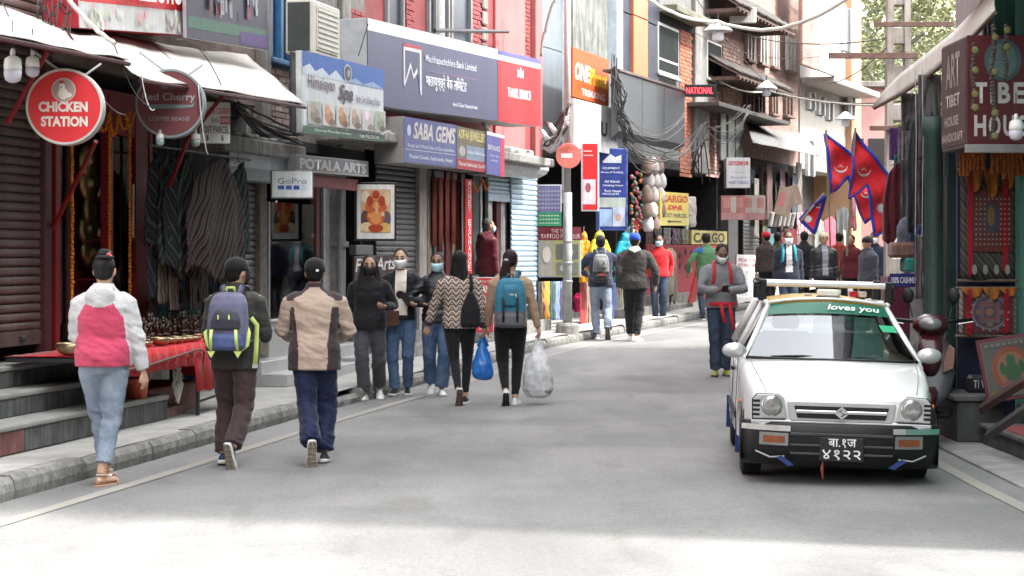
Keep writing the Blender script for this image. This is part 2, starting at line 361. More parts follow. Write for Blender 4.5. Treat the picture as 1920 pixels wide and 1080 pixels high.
def sring(c, rx, ry, n=20, p=2.3, M=None):
    out = []
    for i in range(n):
        t = 2*pi*i/n; ct, st_ = cos(t), sin(t)
        v = Vector((rx*abs(ct)**(2/p)*(1 if ct >= 0 else -1), ry*abs(st_)**(2/p)*(1 if st_ >= 0 else -1), 0))
        out.append(Vector(c)+(M @ v if M is not None else v))
    return out
def hand_prims(mb, w, d, palm, side, curl, k, grip=False):
    d = d.normalized(); n = (palm-d*palm.dot(d)).normalized(); s = d.cross(n)*side
    def ring(t, rw, rt): return [w+d*t+s*(rw*cos(2*pi*i/10))+n*(rt*sin(2*pi*i/10)) for i in range(10)]
    mb.loft([ring(-.03*k,.024*k,.02*k), ring(.01*k,.029*k,.019*k), ring(.045*k,.038*k,.016*k), ring(.088*k,.039*k,.013*k)])
    for j, (o, L) in enumerate(((-.029,.06),(-.0095,.073),(.010,.069),(.028,.053))):
        p = w+d*(.08*k)+s*(o*k); pts = [p]; a = .15
        for q in range(3):
            a += curl*(.75 if q else .55)
            p = p+(d*cos(a)+n*sin(a))*(L*k/2.6); pts.append(p)
        mb.tube(pts, [.0098*k,.0094*k,.0088*k,.0075*k], 8)
    p = w+d*(.03*k)-s*(.03*k); q = p+(d*.75-s*.45+n*.35).normalized()*(.035*k); e = q+(d*.85+s*(.1+.25*curl)+n*(.25+.5*curl)).normalized()*(.033*k)
    mb.tube([p, q, e], [.014*k,.011*k,.0088*k], 8)
    return w+d*(.075*k)+n*(.02*k)
def shoe(parent, F, k, kind, mats):
    """F: foot frame, ball of the foot at the origin"""
    if kind == 'sandal':
        mb = MB(); out = [(.0,-.178),(.03,-.17),(.034,-.1),(.036,-.03),(.046,.02),(.038,.07),(.0,.09),(-.035,.07),(-.042,.02),(-.034,-.03),(-.032,-.1),(-.03,-.17)]
        mb.loft([[F @ Vector((x*k, y*k, z*k)) for x, y in out] for z in (0, .014)], 0)
        for y0, z0, r in ((-.105,.075,.037),(.03,.02,.043)):
            mb.tube([F @ Vector((r*k*cos(t)*1.08, y0*k, (z0 + (r*.8*sin(t) if y0 > 0 else .012*sin(2*t)))*k)) if y0 > 0 else F @ Vector((r*1.05*k*cos(2*t), y0*k+r*1.15*k*sin(2*t), z0*k+.01)) for t in np.linspace(0, pi, 13)], .006*k, 6, 1)
        mb.tube([F @ Vector((0, -.06*k, .075*k)), F @ Vector((.012*k, 0, .058*k)), F @ Vector((.008*k, .055*k, .03*k))], .006*k, 6, 1)
        mb.ell(F @ Vector((.01*k, -.02*k, .072*k)), (.016*k,.016*k,.012*k), 8, 5, 2)
        return mb.build('sandal', mats, parent, smooth=True)
    mb = MB()
    prof = [(-.182,.022,.045,.0),(-.172,.031,.075,.0),(-.14,.036,.092,.0),(-.09,.035,.094,.0),(-.05,.037,.082,.0),(-.01,.043,.066,.0),(.03,.045,.052,.0),(.062,.037,.042,.001),(.082,.022,.034,.004)]
    rs = []
    for y, wd, hgt, b in prof:
        rs.append([F @ Vector((wd*k*cos(t)*(1 if sin(t) < .2 else 1-.25*sin(t)), y*k, (.018+(hgt-.018)*max(0, sin(t))**.8)*k)) for t in np.linspace(0, pi, 9)]+[F @ Vector((-wd*k*.9, y*k, .012*k)), F @ Vector((wd*k*.9, y*k, .012*k))])
    mb.loft(rs, 0)
    sr = []
    for y, wd, hgt, b in prof:
        e = wd*1.06*k; yy = y*1.02*k; tl = .012*max(0, (y-.04)/.04)
        sr.append([F @ Vector((e*.86, yy, tl*k)), F @ Vector((e, yy, (tl+.008)*k)), F @ Vector((e, yy, .030*k+tl*k*.5)), F @ Vector((-e, yy, .030*k+tl*k*.5)), F @ Vector((-e, yy, (tl+.008)*k)), F @ Vector((-e*.86, yy, tl*k))])
    mb.loft(sr, 1)
    if len(mats) > 2:       # worn tread on the underside
        for a, b_ in zip(prof[:-1], prof[1:]):
            for sx in (-1, 1):
                for q in (0, 1):
                    y0 = a[0]+(b_[0]-a[0])*q/2; y1 = a[0]+(b_[0]-a[0])*(q+1)/2-.002; wd = a[1]+(b_[1]-a[1])*(q+.5)/2
                    if y1 > .05: continue
                    mb.box(min(0,sx)*wd*.95*k+(.001 if sx > 0 else 0), max(0,sx)*wd*.95*k-(.001 if sx < 0 else 0), y0*k, y1*k, (-.003 if (q+sx) % 2 else -.0015)*k, .006*k, 2, F)
    return mb.build('shoe', mats, parent, smooth=True)
def person(label, px, py, h, heading, top, legs, feet, hair, skin=SKIN, arms=None, stance=None, female=False, bw=1, bd=1, lean=0, head=(0,0), face=None, cap=None, mask=None, vox=.010, loc=None, seed=1, group=None, belt=None, brow=False):
    k = h/1.7; p0 = loc if loc is not None else ground_at(px, py)
    root = thing('person', label, 'person', p0, radians(heading), group)
    Mr = Matrix.Translation(p0) @ Matrix.Rotation(radians(heading), 4, 'Z')
    V = lambda x, y, z: Vector((x*k, y*k, z*k))
    sw = (.158 if female else .182)*bw; tw = (.142 if female else .160)*bw
    T = Matrix.Translation(V(0,0,.95)) @ Matrix.Rotation(-radians(lean), 4, 'X') @ Matrix.Translation(V(0,0,-.95))   # torso leans forward
    A = arms or {}; S = stance or {}; J = {}
    for sd, sg in (('R',1),('L',-1)):
        bx, by, pitch, lift, yaw = S.get(sd, (.085*sg, .10, 0, 0, -8*sg)); 
        F = Matrix.Translation(V(bx, by, lift)) @ Matrix.Rotation(radians(yaw), 4, 'Z') @ Matrix.Rotation(-radians(pitch), 4, 'X')
        ank = F @ V(0, -.115, .085); hip = V(.085*sg*(1.06 if female else 1), 0, .905)
        J['hip'+sd] = hip; J['ank'+sd] = ank; J['F'+sd] = F; J['knee'+sd] = ik(hip, ank, .43*k, .412*k, Vector((.12*sg, 1, 0)))
        a = A.get(sd, {}); sh = T @ V(sw*sg, -.005, 1.375); wr = a.get('w', (.235*sg*bw, .03, .82)); wr = V(*wr)
        el = ik(sh, wr, .29*k, .26*k, Vector(a.get('hint', (.35*sg, -1, -.1))))
        J['sh'+sd] = sh; J['el'+sd] = el
        d = (wr-el).normalized(); J['wr'+sd] = el+d*(.255*k); J['hd'+sd] = Vector(a['hd']) if 'hd' in a else d
        J['palm'+sd] = Vector(a.get('palm', (-sg, .2, 0))); J['curl'+sd] = a.get('curl', .38)
    HR = T @ Matrix.Translation(V(0,0,1.49)) @ Matrix.Rotation(radians(head[0]), 4, 'Z') @ Matrix.Rotation(radians(head[1]), 4, 'X') @ Matrix.Translation(V(0,0,-1.49))
    hc = V(0,.018,1.592); J['HR'] = HR; J['hc'] = hc; H = lambda x, y, z: HR @ (hc+V(x, y, z)); R3 = HR.to_3x3()
    # ---- body: one continuous surface
    b = MB()
    b.loft([[T @ q for q in sring(V(0, y, z), rx*k, ry*k)] for z, rx, ry, y in ((.80,.06,.06,0),(.86,tw*.93,.09*bd,0),(.95,tw*.98,.1*bd,0),(1.08,tw*.82,.085*bd,0),(1.22,tw*.93,.1*bd,0),(1.33,tw*1.0,.095*bd,0),(1.40,tw*.72,.075,-.004),(1.45,.065,.06,0))])
    b.tube([T @ V(0,-.004,1.40), T @ V(0,.0,1.47), H(0,-.015,-.055)], [.062*k,.052*k,.054*k], 14)
    b.ell(HR @ hc, (.075*k,.093*k,.108*k), 18, 13, M=R3); b.ell(H(0,.022,-.055), (.056*k,.066*k,.066*k), 14, 9, M=R3)
    b.tube([H(0,.092,.012), H(0,.112,-.026)], [.008*k,.015*k], 8); b.ell(H(0,.085,.022), (.05*k,.012*k,.014*k), 10, 5, M=R3)
    b.ell(H(0,.088,-.062), (.024*k,.012*k,.012*k), 10, 5, M=R3)
    for sg in (1,-1): b.ell(H(.077*sg,-.005,-.012), (.011*k,.022*k,.033*k), 8, 7, M=R3)
    for sd, sg in (('R',1),('L',-1)):
        b.tube([T @ V(.09*sg,0,1.36), J['sh'+sd], J['sh'+sd].lerp(J['el'+sd],.5), J['el'+sd], J['el'+sd].lerp(J['wr'+sd],.35), J['wr'+sd]], [.04*k,.042*k,.04*k,.036*k,.035*k,.025*k], 12)
        J['grip'+sd] = hand_prims(b, J['wr'+sd], J['hd'+sd], J['palm'+sd], sg, J['curl'+sd], k)
        b.tube([V(.06*sg,0,.92), J['hip'+sd], J['hip'+sd].lerp(J['knee'+sd],.5), J['knee'+sd], J['knee'+sd].lerp(J['ank'+sd],.35), J['ank'+sd]], [.06*k,.075*k,.066*k,.05*k,.049*k,.034*k], 12)
        F = J['F'+sd]; b.loft([[F @ Vector((wd*k*cos(t), y*k, (zc+hh*sin(t))*k)) for t in np.linspace(0, 2*pi, 11)[:-1]] for y, wd, zc, hh in ((-.165,.022,.04,.024),(-.13,.029,.045,.03),(-.08,.03,.045,.032),(0,.036,.036,.02),(.05,.034,.03,.014),(.075,.022,.028,.01))])
    me = remesh(b, vox, 3, mats=[skin], name='body'); put('body', me, root)
    # ---- legs
    lg = legs; m = MB(); sl = lg.get('slack', 1); tk = lg.get('taper', (.098,.083,.066,.062,.058)); hz = lg.get('waist', 1.0)
    m.loft([sring(V(0, y, z), rx*k*bw, ry*k*bd) for z, rx, ry, y in ((.79,.05,.055,-.01),(.83,.125,.108,-.012),(.88,.164,.125,-.016),(.94,.166,.124,-.016),(hz,.150,.11,-.006))])
    for sd, sg in (('R',1),('L',-1)):
        hp, kn, an = J['hip'+sd], J['knee'+sd], J['ank'+sd]; e = kn.lerp(an, lg.get('len', 1.0)); q = [t*k*sl for t in tk]
        m.tube([V(.075*sg,-.006,.90), hp+V(0,-.008,-.07), hp.lerp(kn,.55), kn, kn.lerp(e,.45), e], [q[0]*1.02, q[0], q[1], q[2], q[3], q[4]], 16)
    hot = [(J['kneeR'], .14*k, 1.5), (J['kneeL'], .14*k, 1.5), (J['ankR']+V(0,0,.06), .12*k, lg.get('bunch', 1.5)), (J['ankL']+V(0,0,.06), .12*k, lg.get('bunch', 1.5)), (V(0,0,.82), .14*k, 1.0)]
    me = remesh(m, vox*1.15, 3, lg.get('wr', .008)*k*.8, (9,9,15), hot, seed, [lg['mat']], name='trousers'); put(lg.get('name', 'trousers'), me, root)
    # ---- top
    tp = top; m = MB(); hem = tp.get('hem', .84); sl = tp.get('slack', 1.0); hw = tp.get('hemw', 1.0)
    pr = [(hem, tw*1.13*hw, .134*hw), (max(hem+.05,.95), tw*1.14*hw, .135*hw), (1.08, tw*1.02*tp.get('waist',1.0), .113), (1.22, tw*1.1, .124), (1.32, sw*1.0, .122), (1.375, sw*.96, .102), (1.415, sw*.66, .085), (1.455, .078, .068)]
    if tp.get('collar'): pr += [(1.475,.068,.066), (1.475+tp['collar'],.066,.066)]
    m.loft([[T @ q for q in sring(V(0, -.004, z), rx*k*sl, ry*k*bd*sl, 22, 2.5)] for z, rx, ry in pr])
    if female: 
        for sg in (1,-1): m.ell(T @ V(.065*sg*bw,.085*bd,1.235), (.07*k,.06*k,.068*k), 12, 8)
    at = tp.get('arm', (.066,.06,.054,.05,.041))
    for sd, sg in (('R',1),('L',-1)):
        s0, e0, w0 = J['sh'+sd], J['el'+sd], J['wr'+sd]; end = e0.lerp(w0, tp.get('sleeve', .97)); q = [t*k*tp.get('armslack', 1) for t in at]
        m.tube([T @ V(.08*sg,-.004,1.355), T @ V(sw*.8*sg,-.004,1.365), s0+V(.012*sg,0,-.035), s0.lerp(e0,.5), e0, e0.lerp(end,.5), end], [q[0]*.95, q[0], q[0]*.98, q[1], q[2], q[3], q[4]], 16)
    if tp.get('hood'):
        hs_ = tp['hood']
        m.ell(T @ V(0,-.105*bd,1.40), (.115*k,.05*k,.085*k), 16, 9); m.ell(T @ V(0,-.06,1.455), (.10*k,.065*k,.035*k), 16, 7)
        m.ell(T @ V(0,-.12*bd,1.34), (.07*k,.035*k,.055*k), 12, 7)
    if tp.get('band'):
        m.loft([[T @ q for q in sring(V(0,-.004,z), tw*1.12*hw*k*sl, .132*hw*k*bd*sl, 22, 2.5)] for z in (hem-.055, hem+.02)])
    hot = [(J['elR'], .13*k, 1.6), (J['elL'], .13*k, 1.6), (T @ V(0,-.1,1.02), .16*k, 1.0), (T @ V(.12,-.05,1.28), .09*k, .9), (T @ V(-.12,-.05,1.28), .09*k, .9)]
    cl = tp.get('classify'); Ti = T.inverted()
    def side_of(c):
        for sd in 'RL':
            pass
        return 0
    ctx = dict(J=J, k=k, T=T, Ti=Ti, Mr=Mr, root=root, sw=sw, tw=tw, V=V, H=H, R3=R3, bd=bd)
    f = (lambda c: cl(Ti @ c/k, c/k, ctx)) if cl else None
    me = remesh(m, vox*1.1, tp.get('smooth', 3), tp.get('wr', .008)*k, tp.get('wsc', (8,8,15)), hot, seed+5, tp['mats'], f, name=tp.get('name', 'jacket')); put(tp.get('name', 'jacket'), me, root)
    # ---- shoes
    for sd in 'RL': shoe(root, J['F'+sd], k*feet.get('size', 1), feet.get('kind', 'shoe'), feet['mats'])
    # ---- hair, cap, mask, eyes
    hm = MB(); hmat = hair.get('mat', HAIR); ks = hair.get('kind', 'short')
    hm.ell(H(0,-.024,.026), (.083*k,.088*k,.097*k), 20, 13, M=R3)
    if ks == 'short': hm.ell(H(0,-.045,-.02), (.072*k,.062*k,.07*k), 16, 9, M=R3)
    if ks in ('bun',): hm.ell(H(0,-.045,-.02), (.072*k,.062*k,.06*k), 16, 9, M=R3); hm.ell(H(.012,-.05,.118), (.058*k,.05*k,.042*k), 16, 9, M=R3)
    if ks in ('pony', 'tied'): hm.ell(H(0,-.045,-.015), (.076*k,.064*k,.066*k), 16, 9, M=R3)
    if ks == 'pony':
        hm.tube([H(-.005,-.09,.02), H(-.012,-.125,-.03), H(-.02,-.125,-.14), H(-.03,-.125,-.25), H(-.035,-.128,-.33)], [.035*k,.045*k,.062*k,.058*k,.02*k], 14, flat=.6)
    if ks == 'long':
        hm.loft([[HR @ q for q in sring(hc+V(x0, y, z), rx*k, ry*k, 18, 2.2)] for z, rx, ry, y, x0 in ((.04,.078,.07,-.03,0),(-.06,.092,.066,-.042,0),(-.14,.112,.06,-.055,0),(-.20,.105,.05,-.075,0),(-.235,.085,.036,-.085,0))])
    if ks == 'front':
        for sg in (1,-1):
            hm.tube([H(.05*sg,-.01,.05), H(.083*sg,-.005,-.03), H(.098*sg,.02,-.14), H(.10*sg,.065,-.26), H(.085*sg,.085,-.40)], [.03*k,.032*k,.04*k,.042*k,.016*k], 12, flat=.8)
        hm.ell(H(0,-.05,-.08), (.085*k,.055*k,.10*k), 14, 9, M=R3)
    me = remesh(hm, vox*.85, 2, .010*k, (46,46,7), (), seed+9, [hmat], name='hair'); put('hair', me, root)
    if ks == 'bun':
        MB().tube([H(.012+.06*cos(t), -.05+.055*sin(t), .098) for t in np.linspace(0, 2*pi, 17)], .012*k, 6).build('hair_band', M('black elastic', (.01,.01,.011), .7), root, smooth=True)
        for i in range(5):
            a = i*2*pi/5; MB().ell(H(.048+.014*cos(a), -.088, .108+.014*sin(a)), (.010*k,.006*k,.010*k), 8, 5).build('hair_flower', M('pink plastic flower', (.75,.16,.17), .5), root, smooth=True)
    if ks == 'pony': MB().ell(H(-.012,-.122,.005), (.028*k,.022*k,.014*k), 10, 7, M=R3).build('hair_clip', M('pale grey clip', (.5,.5,.54), .4), root, smooth=True)
    if cap:
        cm = MB(); cm.loft([[HR @ q for q in sring(hc+V(0,-.006+dy, z), rx*k, ry*k, 20)] for z, rx, ry, dy in ((.005,.087,.106,0),(.05,.087,.105,0),(.085,.078,.09,-.002),(.112,.05,.058,-.004),(.124,.014,.016,-.004))])
        if cap.get('flap'): cm.loft([[HR @ q for q in sring(hc+V(0,-.04, z), .078*k, .075*k, 20)] for z in (-.07,.02)])
        cm.build('cap', cap['mat'], root, smooth=True)
        d = cap.get('brim', 1)
        if d:
            br = MB(); br.sheet([[H(r*.085*sin(a), d*(.07+r*.085*cos(a))-.01, .012-.03*(r-.5)*abs(sin(a))-.012*r) for a in np.linspace(-1.25, 1.25, 11)] for r in (.5,.8,1.1)])
            br.build('cap_brim', cap['mat'], root, smooth=True, thick=.005)
        MB().ell(H(0,-.006,.126), (.008*k,.008*k,.005*k), 8, 5).build('cap_button', cap['mat'], root)
        if cap.get('back'):       # strap opening at the back
            bk = MB(); bk.face([H(.038*cos(t), -.1135+.012*max(0,sin(t)), .018+.035*max(0, sin(t))) for t in np.linspace(0, pi, 11)]); bk.build('cap_opening', HAIR, root)
            MB().box(-.0,.024*k,-.004,.004,-.009*k,.009*k, M=Matrix.Translation(H(.014,-.116,.012)) @ R3.to_4x4()).build('cap_buckle', M('white cap label', (.7,.7,.7), .5), root)
    if face or mask:
        for sg in (1,-1):
            MB().ell(H(.031*sg,.0875,.008), (.016*k,.009*k,.0085*k), 10, 7, M=R3).build('eye', EYEW, root, smooth=True)
            MB().ell(H(.031*sg,.0945,.008), (.0105*k,.004*k,.0088*k), 10, 5, M=R3).build('iris', EYEB, root, smooth=True)
            MB().tube([H(.012*sg,.097,.03), H(.03*sg,.097,.036), H(.05*sg,.085,.03)], [.005*k,.0065*k,.003*k], 6).build('eyebrow', HAIR, root, smooth=True)
    if mask:
        mm = MB(); g = []
        for j, (z, ry) in enumerate(((-.012,.112),(-.030,.125),(-.055,.124),(-.08,.112),(-.10,.10),(-.115,.085))):
            g.append([H((.075-.014*j/5)*sin(a)*(1.0), .012+(ry-.012)*cos(a)**.8 + .0, z + (.012*sin(a)**2 if j < 2 else (.022*sin(a)**2 if j > 3 else 0))) for a in np.linspace(-1.35, 1.35, 15)])
        mm.sheet(g); mm.build('face_mask', mask, root, smooth=True, thick=.003)
        for sg in (1,-1): MB().tube([H(.07*sg,.035,-.03), H(.083*sg,-.012,0.0), H(.07*sg,.03,-.075)], .0016*k, 5).build('mask_strap', mask, root)
    elif face:
        MB().ell(H(0,.094,-.062), (.023*k,.006*k,.007*k), 10, 5, M=R3).build('mouth', M('lips', (.28,.10,.085), .5), root, smooth=True)
    return ctx
def held(name, label, cat, c, p):       # a top-level thing whose local frame is the person's, at p (person coordinates)
    o = thing(name, label, cat, c['Mr'] @ p); o.rotation_euler = (0, 0, c['root'].rotation_euler[2]); return o
SOLE = M('worn shoe sole', (.25,.215,.17), .9, var=.3, scale=25); SOLED = M('dark shoe sole', (.07,.055,.05), .8, var=.3, scale=25)
DENIM_L = denim('light', (.17,.215,.29), (.31,.365,.44)); DENIM_M = denim('mid', (.06,.105,.20), (.13,.20,.32)); DENIM_D = denim('dark', (.022,.033,.055), (.07,.095,.14))
NAVYP = cloth('navy trousers', (.010,.014,.048), rough=.7); BROWNP = cloth('dark brown trousers', (.048,.028,.03), rough=.75)
BLK = cloth('black', (.010,.010,.012), rough=.8); GREYP = cloth('charcoal trousers', (.055,.058,.065))
def W(z=0): pass
# --- 1 woman in the pink jacket
PINK = cloth('pink jacket', (.44,.05,.105), rough=.7); OFFW = cloth('white sleeve', (.44,.44,.45), rough=.8)
def cl_pink(t, c, x):
    lim = .172-.62*max(0, t.z-1.24)
    arm = abs(t.x) > lim
    J = x['J']; k = x['k']
    if t.z < 1.2:
        p = c*k
        for sd in 'RL':
            a, b_ = J['el'+sd], J['wr'+sd]; s0 = J['sh'+sd]
            for u, v in ((s0, a), (a, b_)):
                d = v-u; tt = max(0, min(1, (p-u).dot(d)/d.length_squared))
                if (p-(u+d*tt)).length < .088*k and abs(t.x) > .15: return 1
        return 0
    hood = t.y < -.03 and t.z > 1.315+3.2*t.x*t.x and abs(t.x) < .125
    return 1 if (arm or hood or t.z > 1.425) else 0
c = person('person in a pink and white hooded jacket and light jeans by the steps', 195, 908, 1.585, -3,
    dict(mats=[PINK, OFFW], classify=cl_pink, hem=.935, hood=1, band=1, slack=1.12, hemw=1.08, waist=1.10, arm=(.068,.066,.062,.056,.046), armslack=1.05, wr=.010, collar=.02),
    dict(mat=DENIM_L, taper=(.102,.09,.074,.068,.068), len=.80, wr=.009, name='jeans', bunch=1), dict(kind='sandal', mats=[M('tan sandal sole', (.42,.24,.15), .7), M('cream sandal strap', (.62,.46,.36), .6), M('white bow', (.75,.7,.68), .6)]),
    dict(kind='bun'), skin=SKIN2, female=True, bw=1.10, bd=1.08, vox=.0085, seed=2,
    arms=dict(R=dict(w=(.30,.02,.80), hint=(.5,-1,0), curl=.45, palm=(-1,.4,0)), L=dict(w=(-.13,.27,1.10), hint=(-.45,-1,-.5), curl=.6, palm=(.6,.3,.5))),
    stance=dict(R=(.055,-.02,0,0,-22), L=(-.035,.30,0,0,4)), head=(4,0))
# --- 2 man with the rucksack
OLIVE = cloth('charcoal jacket', (.035,.034,.031), rough=.75)
c2 = person('person in black cap, charcoal jacket and brown trousers with a purple rucksack', 441, 872, 1.56, -6,
    dict(mats=[OLIVE], hem=.79, slack=1.03, hemw=1.04, arm=(.068,.063,.059,.054,.046), wr=.009, collar=.03),
    dict(mat=BROWNP, taper=(.104,.094,.08,.078,.075), wr=.013, len=.97), dict(mats=[M('navy shoe', (.02,.035,.075), .7), RUBW, SOLE]),
    dict(kind='short'), skin=SKIN2, bw=1.02, vox=.0085, seed=4,
    cap=dict(mat=cloth('black cap', (.009,.009,.010)), brim=1), head=(-32,3), mask=M('black mask', (.015,.015,.016), .8),
    arms=dict(R=dict(w=(.19,.28,1.03), hint=(.4,-1,-.4), palm=(-.6,.2,.8), curl=.9), L=dict(w=(-.20,.10,.86), hint=(-.25,-1,0))),
    stance=dict(L=(-.10,.05,8,0,6), R=(.06,-.40,70,.045,-18)), lean=2)
# --- 3 man in the tan jacket
TAN = cloth('beige fleece jacket', (.41,.315,.255), rough=.85, var=.06); BRN = cloth('dark brown panel', (.045,.030,.032))
def cl_tan(t, c, x):
    if t.z > 1.465: return 1
    J = x['J']; k = x['k']; p = c*k; onarm = False
    for sd in 'RL':
        for u, v in ((J['sh'+sd], J['el'+sd]), (J['el'+sd], J['wr'+sd])):
            d = v-u; tt = max(0, min(1, (p-u).dot(d)/d.length_squared))
            if (p-(u+d*tt)).length < .079*k and abs(t.x) > .155: onarm = True
    if t.z > 1.335 and t.y > -.085 and abs(t.x) > .045 and t.z > 1.50-.92*abs(t.x)*1.0 - .0 and not (abs(t.x) > .235): return 1 if t.z > 1.355 else 0
    if onarm: return 1 if (abs(t.x) < .205 and t.z < 1.27 and t.z > 1.10) else 0
    lim = .112 + .035*max(0, (t.z-1.0)/.3)
    if t.z < 1.30 and abs(t.x) > lim+(.02 if t.x < 0 else 0): return 1
    return 0
c3 = person('person in black cap, beige and brown fleece jacket and navy trousers', 590, 868, 1.555, 3,
    dict(mats=[TAN, BRN], classify=cl_tan, hem=.775, slack=1.09, hemw=1.05, arm=(.072,.070,.067,.060,.048), wr=.010, collar=.03, wsc=(7,7,17)),
    dict(mat=NAVYP, taper=(.106,.096,.084,.084,.082), wr=.014, len=.95, bunch=2.2), dict(mats=[M('dark shoe', (.03,.03,.04), .7), RUBW, SOLE]),
    dict(kind='short'), skin=SKIN2, bw=1.06, vox=.0085, seed=6, cap=dict(mat=cloth('black cap', (.009,.009,.010)), brim=1, back=1),
    arms=dict(R=dict(w=(.21,.30,1.03), hint=(.55,-.9,-.5), palm=(-.6,.2,.8), curl=.9), L=dict(w=(-.20,.30,1.03), hint=(-.55,-.9,-.5), palm=(.6,.2,.8), curl=.9)),
    stance=dict(R=(.09,.04,6,0,-4), L=(-.005,-.40,72,.05,10)), lean=2)
# --- 4..6 three young women coming towards the camera
WMASK = M('white mask', (.75,.75,.76), .8, var=.03); BMASK = M('pale blue mask', (.42,.62,.70), .8, var=.05); KMASK = M('black mask', (.015,.015,.016), .8)
WSHOE = M('white shoe', (.72,.72,.70), .55, var=.06)
c4 = person('person in a black top, black mask and grey trousers walking arm in arm', 693, 750, 1.57, 178,
    dict(mats=[BLK], hem=.85, slack=1.12, hemw=1.06, arm=(.07,.066,.06,.056,.046), name='sweatshirt'), dict(mat=GREYP, taper=(.1,.095,.085,.084,.08), len=.93, wr=.010), dict(mats=[WSHOE, RUBW]),
    dict(kind='front'), skin=SKIN, female=True, bw=1.1, mask=KMASK, face=1, vox=.0105, seed=8, head=(6,-4),
    arms=dict(R=dict(w=(.30,.06,.86)), L=dict(w=(-.20,.22,1.11), hint=(-.5,-1,-.3), palm=(.5,.5,.5), curl=.8)),
    stance=dict(R=(.07,.18,0,0,-10), L=(-.10,-.22,28,.01,10)))
c5 = person('person in an open black jacket over a cream top with white mask and blue jeans', 752, 741, 1.65, 176,
    dict(mats=[BLK, cloth('cream top', (.66,.58,.50))], classify=lambda t, c, x: 1 if (t.y > .02 and abs(t.x+.01) < .062+.03*(1.45-t.z) and t.z > .93 and not ((t.x+.005)**2+(t.z-1.17)**2 < .048**2)) else 0, hem=.88, slack=1.10, hemw=1.04, arm=(.068,.064,.058,.055,.046)),
    dict(mat=DENIM_M, taper=(.098,.086,.07,.064,.06), name='jeans', wr=.009), dict(mats=[BLK, RUBW]),
    dict(kind='tied'), skin=SKIN2, female=True, bw=1.0, mask=WMASK, face=1, vox=.0105, seed=10, head=(0,-6),
    arms=dict(L=dict(w=(-.23,.22,1.08), hint=(-1,-.6,-.3), palm=(.5,.4,.5), curl=.8), R=dict(w=(.19,.17,.83), hint=(.8,-1,0), palm=(-.3,.8,0), curl=.5)),
    stance=dict(R=(.08,.17,0,0,-8), L=(-.07,-.06,10,0,8)))
PUFF = M('black quilted shell', (.012,.013,.016), .45, var=.2, scale=8, bump=.2, bscale=20)
c6 = person('person in a black puffer jacket with pale blue mask and blue jeans', 820, 742, 1.60, 184,
    dict(mats=[PUFF], hem=.88, slack=1.14, arm=(.075,.07,.066,.06,.048), wr=.012, wsc=(3,3,34), name='puffer_jacket', collar=.02),
    dict(mat=DENIM_M, taper=(.1,.09,.08,.08,.082), name='jeans', wr=.009, len=.93), dict(mats=[WSHOE, RUBW]),
    dict(kind='tied'), skin=SKIN3, female=True, bw=1.02, mask=BMASK, face=1, vox=.0105, seed=12, head=(-8,-2),
    arms=dict(R=dict(w=(.16,.22,1.10), hint=(1,-.6,-.3), palm=(-.5,.4,.5), curl=.8)),
    stance=dict(R=(.08,-.22,25,.01,-6), L=(-.06,.17,0,0,6)))
# --- 7, 8 two women walking away
def knitmat():
    m = bpy.data.materials.new('patterned knit'); m.use_nodes = True; nt = m.node_tree; b = nt.nodes['Principled BSDF']; b.inputs['Roughness'].default_value = .95; b.inputs['Specular IOR Level'].default_value = .1
    tc = nt.nodes.new('ShaderNodeTexCoord'); sp = nt.nodes.new('ShaderNodeSeparateXYZ'); nt.links.new(tc.outputs['Object'], sp.inputs[0])
    def mth(op, a, b_=None, c_=None):
        n = nt.nodes.new('ShaderNodeMath'); n.operation = op
        for i, v in enumerate((a, b_, c_)):
            if v is None: continue
            if isinstance(v, (int, float)): n.inputs[i].default_value = v
            else: nt.links.new(v, n.inputs[i])
        return n.outputs[0]
    x = mth('PINGPONG', sp.outputs[0], .04)                        # chevrons in columns
    u = mth('ADD', sp.outputs[2], mth('MULTIPLY', x, 1.3))
    chev = mth('GREATER_THAN', mth('SINE', mth('MULTIPLY', u, 2*pi/.055)), -.15)
    colm = mth('LESS_THAN', x, .0075); chev2 = mth('GREATER_THAN', mth('SINE', mth('MULTIPLY', sp.outputs[2], 2*pi/.028)), 0)
    fac = mth('ADD', mth('MULTIPLY', chev, mth('SUBTRACT', 1, colm)), mth('MULTIPLY', chev2, colm))
    mx = nt.nodes.new('ShaderNodeMix'); mx.data_type = 'RGBA'; mx.inputs[6].default_value = (.085,.055,.05,1); mx.inputs[7].default_value = (.46,.39,.33,1); nt.links.new(fac, mx.inputs[0]); nt.links.new(mx.outputs[2], b.inputs['Base Color'])
    return m
KNIT = knitmat()
c7 = person('person with long black hair in a brown and cream patterned knit jacket and black leggings', 862, 758, 1.62, 2,
    dict(mats=[KNIT, cloth('maroon cuff', (.055,.028,.03))], classify=lambda t, c, x: 1 if (c.z < .92 and abs(t.x) > .17) else 0, hem=.845, slack=1.10, arm=(.068,.064,.058,.055,.048), name='knit_jacket', wr=.006),
    dict(mat=BLK, taper=(.096,.078,.058,.052,.04), wr=.004, name='leggings', len=.93), dict(mats=[M('black trainer', (.02,.02,.022), .6), RUBW, M('maroon sole', (.10,.05,.045), .8)]),
    dict(kind='long'), skin=SKIN2, female=True, bw=1.12, vox=.0105, seed=14, head=(-18,0),
    arms=dict(R=dict(w=(.27,.04,.84), curl=1.1), L=dict(w=(-.36,.10,.86), hint=(-.6,-1,0), curl=.8, palm=(.3,.9,0))),
    stance=dict(R=(.07,.14,0,0,-6), L=(-.01,-.36,66,.03,8)))
TANS = cloth('tan sweater', (.37,.25,.17), var=.05)
